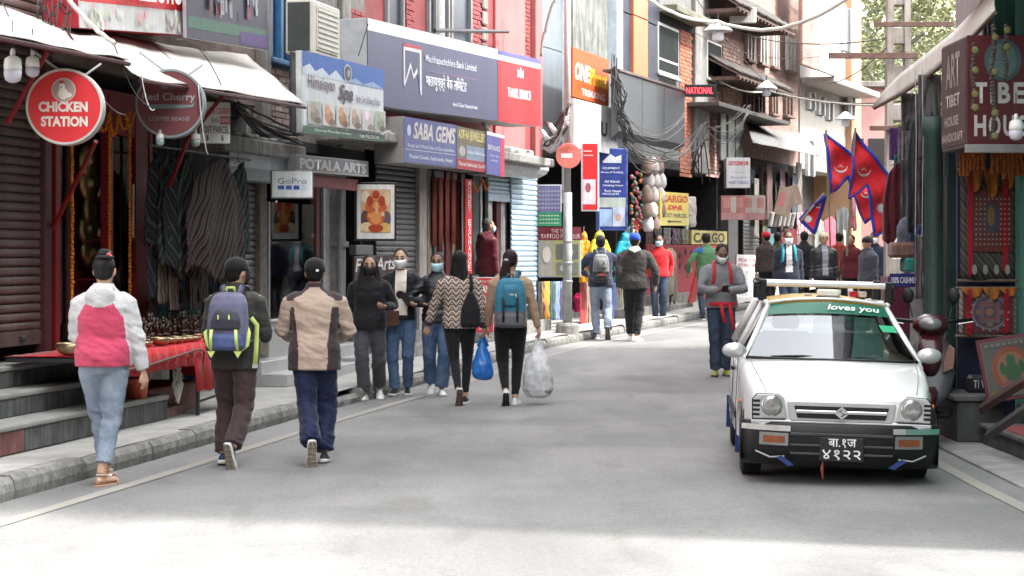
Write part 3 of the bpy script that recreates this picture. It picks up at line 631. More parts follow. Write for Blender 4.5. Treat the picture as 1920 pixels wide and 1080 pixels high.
c8 = person('person with brown ponytail in a tan sweater and black leggings carrying a blue rucksack', 957, 760, 1.63, 0,
    dict(mats=[TANS], hem=.86, slack=1.04, arm=(.064,.06,.054,.048,.038), name='sweater', wr=.006),
    dict(mat=BLK, taper=(.098,.084,.066,.058,.042), wr=.004, name='leggings', len=.94), dict(mats=[M('white trainer', (.7,.69,.66), .5), RUBW, M('black tread', (.025,.025,.025), .7)]),
    dict(kind='pony', mat=HAIRB), skin=SKIN2, female=True, bw=1.10, vox=.0105, seed=16, head=(-20,0),
    arms=dict(R=dict(w=(.31,.03,.83), curl=1.1), L=dict(w=(-.25,.16,.86))),
    stance=dict(R=(.07,.12,0,0,-10), L=(-.05,-.22,50,.02,2)))
# --- 9, 10 two men further up the road
c9 = person('person in a navy sweater and pale jeans with a small grey rucksack', 1126, 636, 1.70, 0,
    dict(mats=[cloth('navy sweater', (.030,.034,.065))], hem=.86, slack=1.08, name='sweater', collar=.03, arm=(.072,.07,.064,.058,.046)),
    dict(mat=DENIM_L, taper=(.1,.09,.076,.07,.066), name='jeans', wr=.010), dict(mats=[M('grey shoe', (.28,.28,.3), .7), RUBW, M('dark rubber', (.08,.06,.06), .8)]),
    dict(kind='short'), skin=SKIN, vox=.013, seed=18, bw=1.06,
    arms=dict(R=dict(w=(.20,.25,1.05), hint=(1,-.8,-.2)), L=dict(w=(-.20,.25,1.05), hint=(-1,-.8,-.2))),
    stance=dict(L=(-.07,.10,0,0,4), R=(.10,-.38,68,.05,-8)))
c10 = person('person in blue cap, charcoal jacket with white hood and black trousers', 1190, 640, 1.74, -4,
    dict(mats=[cloth('charcoal bomber', (.04,.038,.034)), OFFW], classify=lambda t, c, x: 1 if (t.z > 1.40+.5*abs(t.x) and abs(t.x) < .115 and (t.y < .05)) else 0, hem=.88, hood=1, band=1, slack=1.12, collar=.02, arm=(.078,.074,.068,.06,.05)),
    dict(mat=BLK, taper=(.106,.096,.08,.074,.06), wr=.010, len=.93), dict(mats=[WSHOE, RUBW]),
    dict(kind='short'), skin=SKIN, vox=.013, seed=20, bw=1.08, cap=dict(mat=cloth('royal blue cap', (.02,.07,.42)), brim=1), head=(-12,0),
    arms=dict(R=dict(w=(.33,.06,.88), hint=(.8,-1,0)), L=dict(w=(-.25,-.02,.84))), stance=dict(R=(.075,.0,0,0,-24), L=(-.06,.12,0,0,-4)))
c11 = person('person in a red zip jacket and pale blue mask standing before the cargo shop', 1236, 607, 1.66, 172,
    dict(mats=[cloth('red jacket', (.62,.025,.03)), OFFW], hem=.90, slack=1.06, collar=.03), dict(mat=DENIM_D, name='jeans'), dict(mats=[BLK, RUBW]),
    dict(kind='short'), mask=BMASK, face=1, skin=SKIN3, vox=.014, seed=22, arms=dict(R=dict(w=(.22,-.06,.86)), L=dict(w=(-.20,-.10,.9))))
# --- 12 man with phone
GSW = cloth('grey sweater', (.185,.19,.20))
c12 = person('person in grey sweater and dark jeans with red belt reading a phone', 1352, 706, 1.68, 181,
    dict(mats=[GSW, cloth('blue shirt collar', (.05,.08,.15))], classify=lambda t, c, x: 1 if (t.z > 1.435 and t.y > 0) else 0, hem=.88, slack=1.10, name='sweater', collar=.025, arm=(.074,.072,.066,.056,.044)),
    dict(mat=DENIM_D, taper=(.102,.092,.078,.074,.072), name='jeans', wr=.010, len=.97), dict(mats=[M('olive yellow shoe', (.30,.30,.05), .7), M('dark trainer sole', (.06,.06,.065), .7)]),
    dict(kind='short'), mask=WMASK, face=1, skin=SKIN3, vox=.0115, seed=24, bw=1.08, head=(4,-26),
    arms=dict(R=dict(w=(.06,.27,1.10), hint=(1,-.5,-.35), palm=(-.3,-.3,1), curl=.9, hd=(-.7,.55,.25)), L=dict(w=(-.06,.27,1.10), hint=(-1,-.5,-.35), palm=(.3,-.3,1), curl=.9, hd=(.7,.55,.25))),
    stance=dict(R=(.10,.14,0,0,-12), L=(-.085,.10,0,0,10)))
# --- further people
c13 = person('person in a green and blue fleece with back turned, leaning at the cargo shop front', 1324, 600, 1.68, 12,
    dict(mats=[cloth('green fleece', (.07,.17,.08)), cloth('blue sleeve', (.03,.10,.24))], classify=lambda t, c, x: 1 if (t.z > 1.32 and t.x < -.09) else 0, hem=.84, slack=1.1, collar=.02), dict(mat=DENIM_D), dict(mats=[BLK, RUBW]), dict(kind='short'), vox=.015, seed=26,
    arms=dict(L=dict(w=(-.34,.12,.92), hint=(-1,-1,0))))
c14 = person('person in a red cap and dark brown jacket with back turned by the shutters', 1437, 584, 1.68, 25,
    dict(mats=[cloth('dark brown jacket', (.05,.038,.034))], hem=.84, slack=1.1, collar=.02), dict(mat=BLK), dict(mats=[BLK, RUBW]), dict(kind='short'), vox=.015, seed=28, cap=dict(mat=cloth('red cap', (.5,.02,.03)), brim=1))
c15 = person('person with dark hair and white mask wearing teal rucksack straps over a navy jacket', 1478, 618, 1.74, 180,
    dict(mats=[cloth('navy jacket', (.018,.022,.035)), OFFW], classify=lambda t, c, x: 1 if (t.y > .03 and abs(t.x) < .05+.02*(1.4-t.z) and t.z > 1.0) else 0, hem=.84, slack=1.12, collar=.02), dict(mat=DENIM_D), dict(mats=[BLK, RUBW]), dict(kind='short'), mask=WMASK, face=1, skin=SKIN3, vox=.013, seed=30)
c16 = person('person in a cream knit cap and dark puffer over a striped sweater facing the camera', 1544, 606, 1.70, 186,
    dict(mats=[PUFF, M('grey striped knit', (.20,.21,.23), .9, var=.5, scale=1.2, stretch=(.2,.2,16))], classify=lambda t, c, x: 1 if (t.y > .03 and abs(t.x) < .05 and t.z > .9) else 0, hem=.84, slack=1.2, wr=.012, wsc=(3,3,30), name='puffer_jacket', collar=.02), dict(mat=BLK), dict(mats=[BLK, RUBW]), dict(kind='short'), face=1, vox=.015, seed=32, cap=dict(mat=cloth('cream knit cap', (.42,.36,.24)), brim=0, flap=1), bw=1.1)
c17 = person('person in a rust red hooded jacket with back turned beyond the taxi', 1574, 583, 1.66, -10,
    dict(mats=[cloth('rust hoodie', (.30,.05,.035))], hem=.86, slack=1.1, hood=1, name='hoodie'), dict(mat=BLK), dict(mats=[BLK, RUBW]), dict(kind='short'), vox=.015, seed=34)
c18 = person('person in a black cap and slate jacket turned sideways beyond the taxi', 1628, 622, 1.66, 115,
    dict(mats=[cloth('slate jacket', (.045,.05,.065))], hem=.84, slack=1.15, collar=.03), dict(mat=BLK), dict(mats=[BLK, RUBW]), dict(kind='short'), vox=.015, seed=36, face=1, cap=dict(mat=cloth('black cap', (.009,.009,.010)), brim=0))
c19 = person('person in a dark blue jacket and white mask standing behind the slate jacket', 1640, 606, 1.72, 165,
    dict(mats=[cloth('dark blue jacket', (.02,.026,.05))], hem=.84, slack=1.1, collar=.02), dict(mat=BLK), dict(mats=[BLK, RUBW]), dict(kind='short'), vox=.016, seed=38, mask=WMASK)
for lab, x, y, hh, hd, cc, sd in (('person in a black coat walking away between the teal straps and cream cap', 1508, 590, 1.7, 10, (.014,.014,.016), 61), ('person in a dark red coat standing beyond the rust hoodie', 1596, 588, 1.62, 140, (.10,.015,.02), 63), ('person in an olive coat walking away behind the red cap', 1458, 582, 1.66, -20, (.05,.048,.03), 65)):
    person(lab, x, y, hh, hd, dict(mats=[cloth('coat %d' % sd, cc)], hem=.76, slack=1.16, collar=.03, name='coat'), dict(mat=BLK), dict(mats=[BLK, RUBW]), dict(kind='short'), vox=.016, seed=sd, stance=dict(R=(.08,.2,0,0,-6), L=(-.08,-.25,35,.01,6)))
# ---------------------------------------------------------------- bags and what people carry
def strap(parent, pts, w_, mat, name='strap', t=.004):
    pts = [Vector(p) for p in pts]; g = []
    for i, p in enumerate(pts):
        d = (pts[min(i+1,len(pts)-1)]-pts[max(0,i-1)]).normalized(); s_ = d.cross(Vector((0,1,.25))).normalized() if abs(d.y) < .9 else Vector((1,0,0))
        g.append([p-s_*w_/2, p+s_*w_/2])
    return MB().sheet(g).build(name, mat, parent, smooth=True, thick=t)
def rucksack(c, label, zt, zb, wd, dp, mats, style):
    k = c['k']; y0 = -.135*c['bd']*k; zc = (zt+zb)/2; base = c['V'](0, 0, 0); base = Vector((0, y0, zb*k))
    t = held('rucksack', label, 'rucksack', c, base); Q = lambda x, y, z: Vector((x*k, y*k-.0, (z-zb)*k))
    m = MB(); hh = zt-zb
    m.loft([sring(Q(0, -dp*.5*f2, zb+hh*f), wd/2*k*f1, dp/2*k*f2, 24, 3.2) for f, f1, f2 in ((0,.72,.75),(.05,.95,1.0),(.3,1,1.08),(.55,1,1.0),(.8,.93,.85),(.94,.78,.66),(1,.5,.4))])
    put('pack_body', remesh(m, .010, 2, .006*k, (9,9,9), (), 3, mats[:3], (lambda p: 0 if (p.z/k > hh*.62) else (2 if p.z/k < hh*style.get('low', .28) else 1)), name='pack_body'), t)
    p = MB(); f0, f1 = style.get('pocket', (.35,.72)); wp = wd*style.get('pw', .76)
    p.loft([sring(Q(0, -dp*.93, zb+hh*(f0+(f1-f0)*f)), wp/2*k*a, .055*k*b_, 20, 2.6) for f, a, b_ in ((0,.8,.5),(.1,1,.95),(.5,.98,1.1),(.85,.8,.8),(1,.5,.4))])
    pk = put('front_pocket', remesh(p, .010, 2, .005*k, (10,10,10), (), 5, [mats[3]], name='front_pocket'), t)
    p = MB(); p.loft([sring(Q(0, -dp*.93, zb+hh*f), wd*.42*k*a, .05*k*b_, 20, 2.8) for f, a, b_ in ((.03,.85,.6),(.07,1,1),(.24,1,1.05),(.31,.8,.5))])
    put('lower_pocket', remesh(p, .010, 2, .005*k, (10,10,10), (), 6, [mats[4]], name='lower_pocket'), t)
    for sg in (1,-1):
        pts = [Q(sg*.07, -.01, zt-.02), Q(sg*.085, .045, 1.475), Q(sg*.095, .125, 1.475), Q(sg*.10, .225, 1.42), Q(sg*.105, .268, 1.33), Q(sg*.115, .258, 1.20), Q(sg*.155, .15, 1.06), Q(sg*.14, 0, zb+.06)]
        strap(t, pts, .045*k, mats[5], 'shoulder_strap', .010)
    strap(t, [Q(-.035,-.01,zt-.01), Q(-.03,-.025,zt+.04), Q(.03,-.025,zt+.04), Q(.035,-.01,zt-.01)], .022*k, mats[6], 'grab_handle', .006)
    for j in range(2): MB().tube([Q((j-.5)*.09-.004, -dp-.045, zb+hh*f1*.86), Q((j-.5)*.09, -dp-.055, zb+hh*f1*.76)], .006*k, 6).build('zip_pull', mats[7], pk)
    return t, Q, hh
PURP = cloth('slate purple nylon', (.115,.115,.185), rough=.6, var=.2); DKP = cloth('dark slate nylon', (.045,.045,.065), rough=.6); BLU = cloth('blue nylon', (.075,.105,.24), rough=.6); LIME = M('lime webbing', (.55,.68,.20), .7, var=.1); ZIPW = M('white zip cord', (.75,.75,.7), .6)
t, Q, hh = rucksack(c2, 'slate purple and blue rucksack with lime webbing worn over a charcoal jacket', 1.425, .955, .33, .19, [PURP, PURP, BLU, DKP, BLU, PURP, LIME, LIME], dict())
for sg in (1,-1):
    strap(t, [Q(sg*.15,-.05,1.14), Q(sg*.18,-.13,1.10), Q(sg*.165,-.12,1.00), Q(sg*.12,-.14,.965)], .03, LIME, 'compression_strap')
    strap(t, [Q(sg*.10,-.245,1.13), Q(sg*.105,-.255,1.05), Q(sg*.11,-.225,.96)], .024, LIME, 'compression_strap')
    MB().prism([(-.03,0),(.03,0),(.0,-.05)], -.004, .004, M=Matrix.Translation(Q(sg*.11,-.215,.955))).build('strap_tab', LIME, t)
strap(t, [Q(.17,-.02,1.22), Q(.215,.0,1.16), Q(.21,.0,.98), Q(.20,0,.84)], .034, LIME, 'hanging_webbing'); MB().box(-.02,.02,-.004,.004,-.03,.0, M=Matrix.Translation(Q(.20,0,.84))).build('buckle', M('grey buckle', (.4,.4,.4), .4), t)
TEAL = cloth('teal blue nylon', (.028,.155,.235), rough=.6, var=.2); GRY = cloth('grey nylon', (.12,.125,.135), rough=.6)
t, Q, hh = rucksack(c8, 'teal blue and grey rucksack worn over a tan sweater', 1.40, .86, .34, .18, [TEAL, TEAL, GRY, TEAL, GRY, TEAL, GRY, GRY], dict(low=.34, pocket=(.42,.86), pw=.6))
MB().box(-.035,.035,-.004,.004,-.03,.03, M=Matrix.Translation(Q(.03,-.215,1.20)) @ Matrix.Rotation(.3,4,'X')).build('tag_patch', M('pale tag', (.55,.62,.68), .6), t)
for sg in (1,-1): strap(t, [Q(sg*.07,-.15,1.30), Q(sg*.075,-.235,1.14), Q(sg*.075,-.255,1.0), Q(sg*.075,-.2,.9)], .024, M('black webbing', (.015,.015,.016), .8), 'compression_strap')
GR2 = cloth('mid grey nylon', (.15,.155,.15), rough=.6); BK2 = cloth('dark grey nylon', (.03,.03,.032), rough=.6)
t, Q, hh = rucksack(c9, 'small grey and black rucksack worn over a navy sweater', 1.40, .93, .27, .14, [GR2, GR2, BK2, GR2, BK2, GR2, GR2, BK2], dict(low=.4, pocket=(.48,.85), pw=.7))
MB().box(-.045,.045,-.004,.004,-.015,.015, M=Matrix.Translation(Q(.01,-.185,1.06))).build('pocket_logo', M('red print', (.5,.05,.05), .6), t)
# teal straps of the man facing us, red straps of the man with the phone
for cc, lab, mt, sp in ((c15, 'teal rucksack of the person with white mask and navy jacket', cloth('turquoise strap', (.03,.27,.34)), .105), (c12, 'red and grey rucksack of the person looking at a phone', cloth('red strap', (.42,.03,.05)), .105)):
    rucksack(cc, lab, 1.40, .95, .28, .15, [GR2, GR2, BK2, GR2, BK2, mt, GR2, BK2], dict(low=.4))
k = c12['k']; V = c12['V']
t = held('belt_bag', 'red belt tied round the waist of the person with a phone', 'belt', c12, V(0,0,.93)); RB = cloth('red webbing', (.52,.03,.04))
MB().loft([sring(V(0,-.004,z), .2*k, .158*k, 24, 2.5) for z in (-.025,.025)], cap=False).build('waist_band', RB, t, smooth=True, thick=.006)
for x0, x1, zz in ((.02,-.03,-.24),(-.09,-.145,-.33)): strap(t, [V(x0,.162,.0), V(x0*.6+x1*.4,.17,zz*.5), V(x1,.172,zz)], .045, RB, 'hanging_strap')
ph = held('phone', 'black phone held in both hands by the person in grey', 'phone', c12, V(0,.40,1.13)); MB().bbox(-.04,.04,-.075,.075,-.005,.005,.004, M=Matrix.Rotation(.6,4,'X')).build('case', M('phone case', (.015,.013,.013), .3), ph); MB().box(-.035,.035,-.07,.07,.0056,.0062, M=Matrix.Rotation(.6,4,'X')).build('screen', M('dark glass', (.01,.01,.012), .08), ph)
# shoulder bag and brown clutch, phone of the trio
t = held('shoulder_bag', 'soft black shoulder bag hanging over the patterned knit jacket', 'bag', c7, c7['V'](.12,-.15,.86)); k = c7['k']; V = c7['V']
m = MB(); m.loft([sring(V(0,-.02,z), a*k, b*k, 18, 2.8) for z, a, b in ((0,.09,.03),(.03,.115,.055),(.2,.11,.05),(.36,.05,.025),(.40,.02,.012))])
put('bag_body', remesh(m, .012, 2, .01, (7,7,9), (), 4, [BLK], name='bag_body'), t)
strap(t, [V(-.0,-.02,.37), V(.01,.0,.47), V(.0,.06,.585), V(.0,.15,.60)], .04, BLK, 'bag_strap')
t = held('clutch_bag', 'brown leather envelope clutch held in front of the blue jeans', 'bag', c5, c5['V'](.10,.20,.90)); LEA = M('brown leather', (.10,.045,.03), .5, var=.2)
MB().bbox(-.10,.10,-.02,.02,-.085,.085,.01).build('bag_body', LEA, t); MB().prism([(-.101,.087),(.101,.087),(.06,.0),(0,-.02),(-.06,.0)], .021, .026).build('flap', LEA, t)
t = held('phone', 'dark phone held by the person in cream top and black jacket', 'phone', c5, c5['V'](-.10,.30,1.12)); MB().bbox(-.04,.04,-.005,.005,-.075,.075,.004, M=Matrix.Rotation(.6,4,'Y')).build('case', M('phone case', (.015,.013,.013), .3), t)
# carrier bags
def carrier(c, label, drop, wd, hh, mat, seed, pull=.1):
    g = c['J']['gripR']; t = held('carrier_bag', label, 'bag', c, g+Vector((.0,.0,-.01)))
    m = MB(); m.loft([sring((0,0,-z), wd/2*a, wd/2*.72*b, 22, 2.2) for z, a, b in ((drop,.10,.12),(drop+hh*.12,.28,.32),(drop+hh*.3,.62,.7),(drop+hh*.6,.95,1),(drop+hh*.85,1,1),(drop+hh*.96,.78,.8),(drop+hh,.35,.4))])
    put('bag_body', remesh(m, .011, 1, .024, (9,9,4), (), seed, [mat], name='bag_body'), t)
    for sg in (1,-1): strap(t, [(0,sg*.012,.01), (sg*.014,sg*.02,-drop*.5), (sg*.05,sg*.01,-drop-hh*.16)], .035, mat, 'bag_handle', .003)
    return t
BLUEPL = M('blue plastic film', (.012,.12,.55), .28, var=.25, scale=9, bump=.6, bscale=14, spec=.5, col2=(.05,.27,.72))
carrier(c7, 'knotted bright blue plastic carrier bag held low by the knit jacket', .05, .235, .42, BLUEPL, 3)
def film():
    m = bpy.data.materials.new('clear plastic film'); m.use_nodes = True; nt = m.node_tree; b = nt.nodes['Principled BSDF']
    b.inputs['Base Color'].default_value = (.86,.87,.88,1); b.inputs['Roughness'].default_value = .25; b.inputs['Alpha'].default_value = .55
    tc = nt.nodes.new('ShaderNodeTexCoord'); n = nt.nodes.new('ShaderNodeTexNoise'); n.inputs['Scale'].default_value = 14; n.inputs['Detail'].default_value = 4; nt.links.new(tc.outputs['Object'], n.inputs['Vector'])
    r = nt.nodes.new('ShaderNodeMapRange'); r.inputs[1].default_value = .35; r.inputs[2].default_value = .65; r.inputs[3].default_value = .38; r.inputs[4].default_value = .75; nt.links.new(n.outputs['Fac'], r.inputs[0]); nt.links.new(r.outputs[0], b.inputs['Alpha'])
    bp = nt.nodes.new('ShaderNodeBump'); bp.inputs['Strength'].default_value = .8; nt.links.new(n.outputs['Fac'], bp.inputs['Height']); nt.links.new(bp.outputs[0], b.inputs['Normal']); return m
FILM = film()
t = carrier(c8, 'translucent white carrier bag full of grey goods held by the ponytail', .05, .34, .60, FILM, 9)
m = MB(); m.loft([sring((0,0,-z), .155*a, .11*b, 18, 2.4) for z, a, b in ((.30,.3,.3),(.34,.8,.8),(.45,1,1),(.58,1,1),(.635,.7,.7))]); put('contents', remesh(m, .012, 2, .02, (8,8,8), (), 2, [cloth('grey folded cloth', (.22,.235,.27))], name='contents'), t)
# ---------------------------------------------------------------- white taxi and scooter
def glassmat(name, tint=(.72,.80,.77), ior=1.5, rough=.02, boost=1.0):
    m = bpy.data.materials.new(name); m.use_nodes = True; nt = m.node_tree; nt.nodes.clear()
    o = nt.nodes.new('ShaderNodeOutputMaterial'); t = nt.nodes.new('ShaderNodeBsdfTransparent'); g = nt.nodes.new('ShaderNodeBsdfGlossy'); f = nt.nodes.new('ShaderNodeFresnel'); mx = nt.nodes.new('ShaderNodeMixShader')
    t.inputs[0].default_value = (*tint,1); g.inputs['Roughness'].default_value = rough; g.inputs[0].default_value = (.95,.97,1,1); f.inputs[0].default_value = ior
    nt.links.new(f.outputs[0], mx.inputs[0]); nt.links.new(t.outputs[0], mx.inputs[1]); nt.links.new(g.outputs[0], mx.inputs[2]); nt.links.new(mx.outputs[0], o.inputs[0]); return m
CARGLASS = glassmat('car glass', (.36,.42,.39), ior=2.3); WINGLASS = glassmat('window glass', (.85,.87,.87), 1.22, .03)
CARW = M('white car paint', (.72,.72,.71), .28, var=.05, scale=2, coat=.6, spec=.5); CARB = M('black bumper plastic', (.008,.008,.009), .42, var=.2, scale=8, spec=.3)
CHROME = M('chrome trim', (.62,.62,.62), .16, 1, var=.08); RUBBER = M('tyre rubber', (.018,.018,.018), .85, var=.25, scale=20); SILV = M('silver plastic', (.50,.50,.51), .35, .5, var=.1)
TAXIY = M('taxi yellow paint', (.72,.42,.02), .35, var=.1, scale=5, coat=.4); DKRED = M('dark red scooter paint', (.045,.005,.008), .3, var=.1, coat=.4); SEATC = cloth('grey seat', (.10,.10,.11))
BLUER = M('blue plastic strap', (.015,.04,.16), .45, var=.15)
def boolean(obj, cutters):
    for c_ in cutters:
        md = obj.modifiers.new('b', 'BOOLEAN'); md.operation = 'DIFFERENCE'; md.solver = 'EXACT'; md.object = c_
    dg = bpy.context.evaluated_depsgraph_get(); me = bpy.data.meshes.new_from_object(obj.evaluated_get(dg)); obj.modifiers.clear(); obj.data = me
def make_car():
    root = thing('taxi', 'white hatchback taxi with yellow roof and black bumper', 'car', (2.25, 13.2, .0), radians(-4.6)); root.rotation_euler = (0, radians(1.5), radians(-4.6)); root.scale = (.965,.965,.965)
    hwf = lambda y: float(np.interp(y, [0,.06,.3,.6,.9,2.7,3.2,3.3], [.585,.62,.665,.69,.70,.70,.68,.63]))
    ztf = lambda y: float(np.interp(y, [0,.05,.15,.35,.6,.9], [.615,.655,.70,.755,.805,.85]))
    def sec(y):
        h_, z = hwf(y), ztf(y); lo = .30 if y < .1 else .20
        half = [(h_*.90,lo),(h_,lo+.06),(h_*1.01,.46),(h_*.995,z-.12),(h_*.98,z-.05),(h_*.95,z-.02),(h_*.90,z-.006),(h_*.45,z+.010),(0,z+.016)]
        return [Vector((x, y, zz)) for x, zz in half]+[Vector((-x, y, zz)) for x, zz in half[-2::-1]]
    body = MB(); body.loft([sec(y) for y in (0,.03,.08,.16,.3,.45,.6,.75,.9)]); nose = body.build('body', CARW, root, smooth=True)
    cut = []
    for ay in (.63, 2.80):
        cm = MB(); n = 28
        cm.loft([[Vector((x, ay+.295*cos(2*pi*i/n), .27+.295*sin(2*pi*i/n))) for i in range(n)] for x in (-.9,.9)]); cut.append(cm.build('cutter', DARK, root))
    sides = []
    for sg in (1,-1):
        s = MB(); rs = []
        for y in (.9,1.2,1.6,1.95,2.3,2.6,2.9,3.15,3.28):
            h_ = hwf(y); z = .86+.015*(y-.9)
            rs.append([Vector((sg*a, y, b_)) for a, b_ in ((h_*.90,.20),(h_,.26),(h_*1.01,.46),(h_*.995,z-.14),(h_*.98,z-.05),(h_*.95,z-.01),(h_*.90,z-.01),(h_*.90,.26))])
        s.loft(rs); sides.append(s.build('side_panel', CARW, root, smooth=True))
    bpy.context.view_layer.update()
    boolean(nose, [cut[0]]); boolean(sides[0], cut[1:]+cut[:1]); boolean(sides[1], cut[1:]+cut[:1])
    for c_ in cut: bpy.data.objects.remove(c_)
    MB().box(-.62,.62,3.2,3.29,.25,.88).build('tailgate', CARW, root, bevel=.03)
    MB().box(-.6,.6,.66,3.2,.22,.30).box(-.6,.6,.30,.9,.22,.4).build('floor_pan', DARK, root)
    # greenhouse
    A0, A1, C0, C1 = (.655,.90,.84), (.455,1.44,1.245), (.635,3.20,.885), (.465,2.90,1.25)
    for sg in (1,-1):
        m = MB(); mir = lambda p: (p[0]*sg, p[1], p[2])
        for a, b_, r in ((A0, A1, .024), ((.662,1.98,.865), (.47,1.98,1.25), .03), (C0, C1, .05)): m.tube([mir(a), mir(b_)], r, 8)
        m.tube([mir(A1), mir((.462,1.98,1.262)), mir(C1)], .024, 8)
        m.build('pillar', CARW, root, smooth=True)
        g = MB(); g.sheet([[mir((.656,.96,.86)), mir((.662,1.95,.868))], [mir((.452,1.47,1.24)), mir((.458,1.95,1.25))]]); g.sheet([[mir((.662,2.01,.868)), mir((.64,3.1,.88))], [mir((.458,2.01,1.25)), mir((.455,2.85,1.245))]])
        g.build('side_window', CARGLASS, root, thick=.005)
        MB().tube([mir((.665,.93,.858)), mir((.672,1.98,.87)), mir((.65,3.1,.885))], .008, 6).build('window_seal', CARB, root)
    roof = MB(); roof.loft([[Vector((x, y, 1.262+.055*(1-(x/.47)**2)*e+.0)) for x in np.linspace(-.465,.465,13)]+[Vector((x, y, 1.242+.04*(1-(x/.47)**2)*e)) for x in np.linspace(.465,-.465,13)] for y, e in ((1.42,.75),(1.5,1),(2.2,1.1),(2.8,1),(2.95,.7))]); roof.build('roof', TAXIY, root, smooth=True)
    rl = MB()
    for sg in (1,-1): rl.tube([(sg*.475,1.44,1.262),(sg*.482,2.0,1.272),(sg*.47,2.92,1.266)], .016, 8)
    rl.tube([(x,1.415,1.262+.04*(1-(x/.47)**2)) for x in np.linspace(-.46,.46,9)], .012, 8); rl.build('drip_rail', CARW, root, smooth=True)
    gl = MB(); gr = []
    for v in np.linspace(0,1,5): gr.append([Vector((x*(.645*(1-v)+.447*v), .895+.545*v-.085*(1-x*x)*(1-.5*v), .852+.395*v+.03*(1-x*x)*v)) for x in np.linspace(-1,1,11)])
    gl.sheet(gr); ws = gl.build('windscreen', CARGLASS, root, smooth=True)
    sgm = MB(); sgm.tube([q for q in gr[0]], .012, 6); sgm.tube([gr[i][0] for i in range(5)], .010, 6); sgm.tube([gr[i][-1] for i in range(5)], .010, 6); sgm.build('windscreen_seal', CARB, root, smooth=True)
    # green sun strip with words
    GS = M('green sun strip', (.008,.12,.075), .35, var=.15, alpha=.92); off = Vector((0,-.008,.008))
    def wsp(x, v): return Vector((x*(.645*(1-v)+.447*v), .895+.545*v-.085*(1-x*x)*(1-.5*v), .852+.395*v+.03*(1-x*x)*v))+off
    sgp = MB(); sgp.sheet([[wsp(x, v) for x in np.linspace(-.97,.97,13)] for v in (.78,.87,.975)]); ss = sgp.build('sun_strip', GS, root, smooth=True)
    me = text_mesh('loves you', .02, .25); n = len(me.vertices); co = np.empty(n*3); me.vertices.foreach_get('co', co); co = co.reshape(-1,3); mn, mx = co.min(0), co.max(0); u = (co-mn)/(mx-mn+1e-9)
    out = np.array([tuple(wsp(-.02+.86*a, .80+.13*b_)+off) for a, b_ in u[:, :2]]); me.vertices.foreach_set('co', out.ravel()); me.materials.clear(); me.materials.append(paint((.72,.82,.75))); put('lettering', me, ss)
    MB().sheet([[wsp(.74,.50), wsp(.95,.50)], [wsp(.72,.62), wsp(.95,.62)]]).build('permit_sticker', M('green sticker', (.03,.42,.2), .5), root)
    MB().sheet([[(.02,3.18,.9),(.5,3.14,.9)],[(.02,2.95,1.22),(.42,2.93,1.2)]]).build('rear_window', CARGLASS, root)
    # cabin
    MB().bbox(-.58,.58,.93,1.18,.62,.83,.05).build('dashboard', M('dark dashboard', (.03,.03,.032), .7), root)
    for sx in (-.29,.29):
        MB().bbox(sx-.22,sx+.22,1.45,1.9,.42,.58,.05).build('front_seat', SEATC, root); MB().bbox(sx-.21,sx+.21,1.85,1.98,.5,1.02,.06).build('seat_back', SEATC, root); MB().bbox(sx-.11,sx+.11,1.87,1.96,1.04,1.16,.03).build('headrest', SEATC, root)
    MB().bbox(-.52,.52,2.5,2.7,.45,.98,.06).build('rear_seat', SEATC, root)
    Mw = Matrix.Translation((-.29,1.26,.86)) @ Matrix.Rotation(radians(62),4,'X'); MB().tube([Mw @ Vector((.18*cos(t), .18*sin(t), 0)) for t in np.linspace(0,2*pi,25)], .013, 6).tube([Mw @ Vector((-.17,0,0)), Mw @ Vector((.17,0,0))], .012, 6).build('steering_wheel', CARB, root, smooth=True)
    MB().bbox(-.09,.09,1.38,1.40,1.155,1.205,.01).build('rear_view_mirror', CARB, root)
    MB().prism([(-.10,-.02),(.08,-.025),(.13,.01),(.06,.035),(-.02,.01)], -.01, .01, M=Matrix.Translation((.27,.98,.862))).build('dashboard_cloth', M('pink cloth', (.7,.42,.38), .8), root)
    for x0, x1 in ((-.46,.0),(.03,.33)):
        MB().tube([(x0,.865,.862),(x0+.1,.852,.872),((x0+x1)/2,.85,.876),(x1,.86,.868)], [.010,.006,.007,.006], 6).build('wiper', CARB, root); 
    for x0 in (-.28,.18):
        for i in range(9): MB().box(x0+i*.026-.08,x0+i*.026-.066,.80,.81,.858,.8595).build('bonnet_vent', DARK, root)
    for sg in (1,-1): MB().tube([(sg*.535,.06,.663),(sg*.575,.3,.755),(sg*.605,.6,.803),(sg*.615,.88,.846)], .0035, 5).build('bonnet_seam', M('panel gap', (.25,.25,.25), .7), root)
    # front end
    F = -.012
    MB().prism([(-.36,.455),(.36,.455),(.385,.585),(.37,.60),(-.37,.60),(-.385,.585)], -.02, .02).build('grille_surround', SILV, root, bevel=.008)
    gb = MB(); gb.prism([(-.31,.478),(.31,.478),(.335,.565),(-.335,.565)], -.024, .0); gr_ = gb.build('grille', M('black mesh', (.012,.012,.013), .7), root)
    for z in (.523,): MB().bbox(-.325,.325,-.034,-.02,z-.013,z+.013,.005).build('chrome_bar', CHROME, gr_)
    em = MB(); e = lambda x, z: (x*.044, .523+z*.043)
    em.prism([e(-1,.2),e(0,1.05),e(1,.2),e(.45,-.12),e(1,-.35),e(0,-1.1),e(-1,-.25),e(-.45,.1)], -.046, -.034); emb = em.build('emblem', CHROME, root)
    MB().prism([e(-.55,.22),e(.0,.62),e(.12,.5),e(-.25,.18),e(.62,-.2),e(.0,-.7),e(-.12,-.55),e(.25,-.2)], -.048, -.046).build('emblem_mark', M('dark emblem line', (.08,.08,.09), .5), emb)
    LENS = glassmat('headlamp lens', (.95,.96,.97), 1.6, .05)
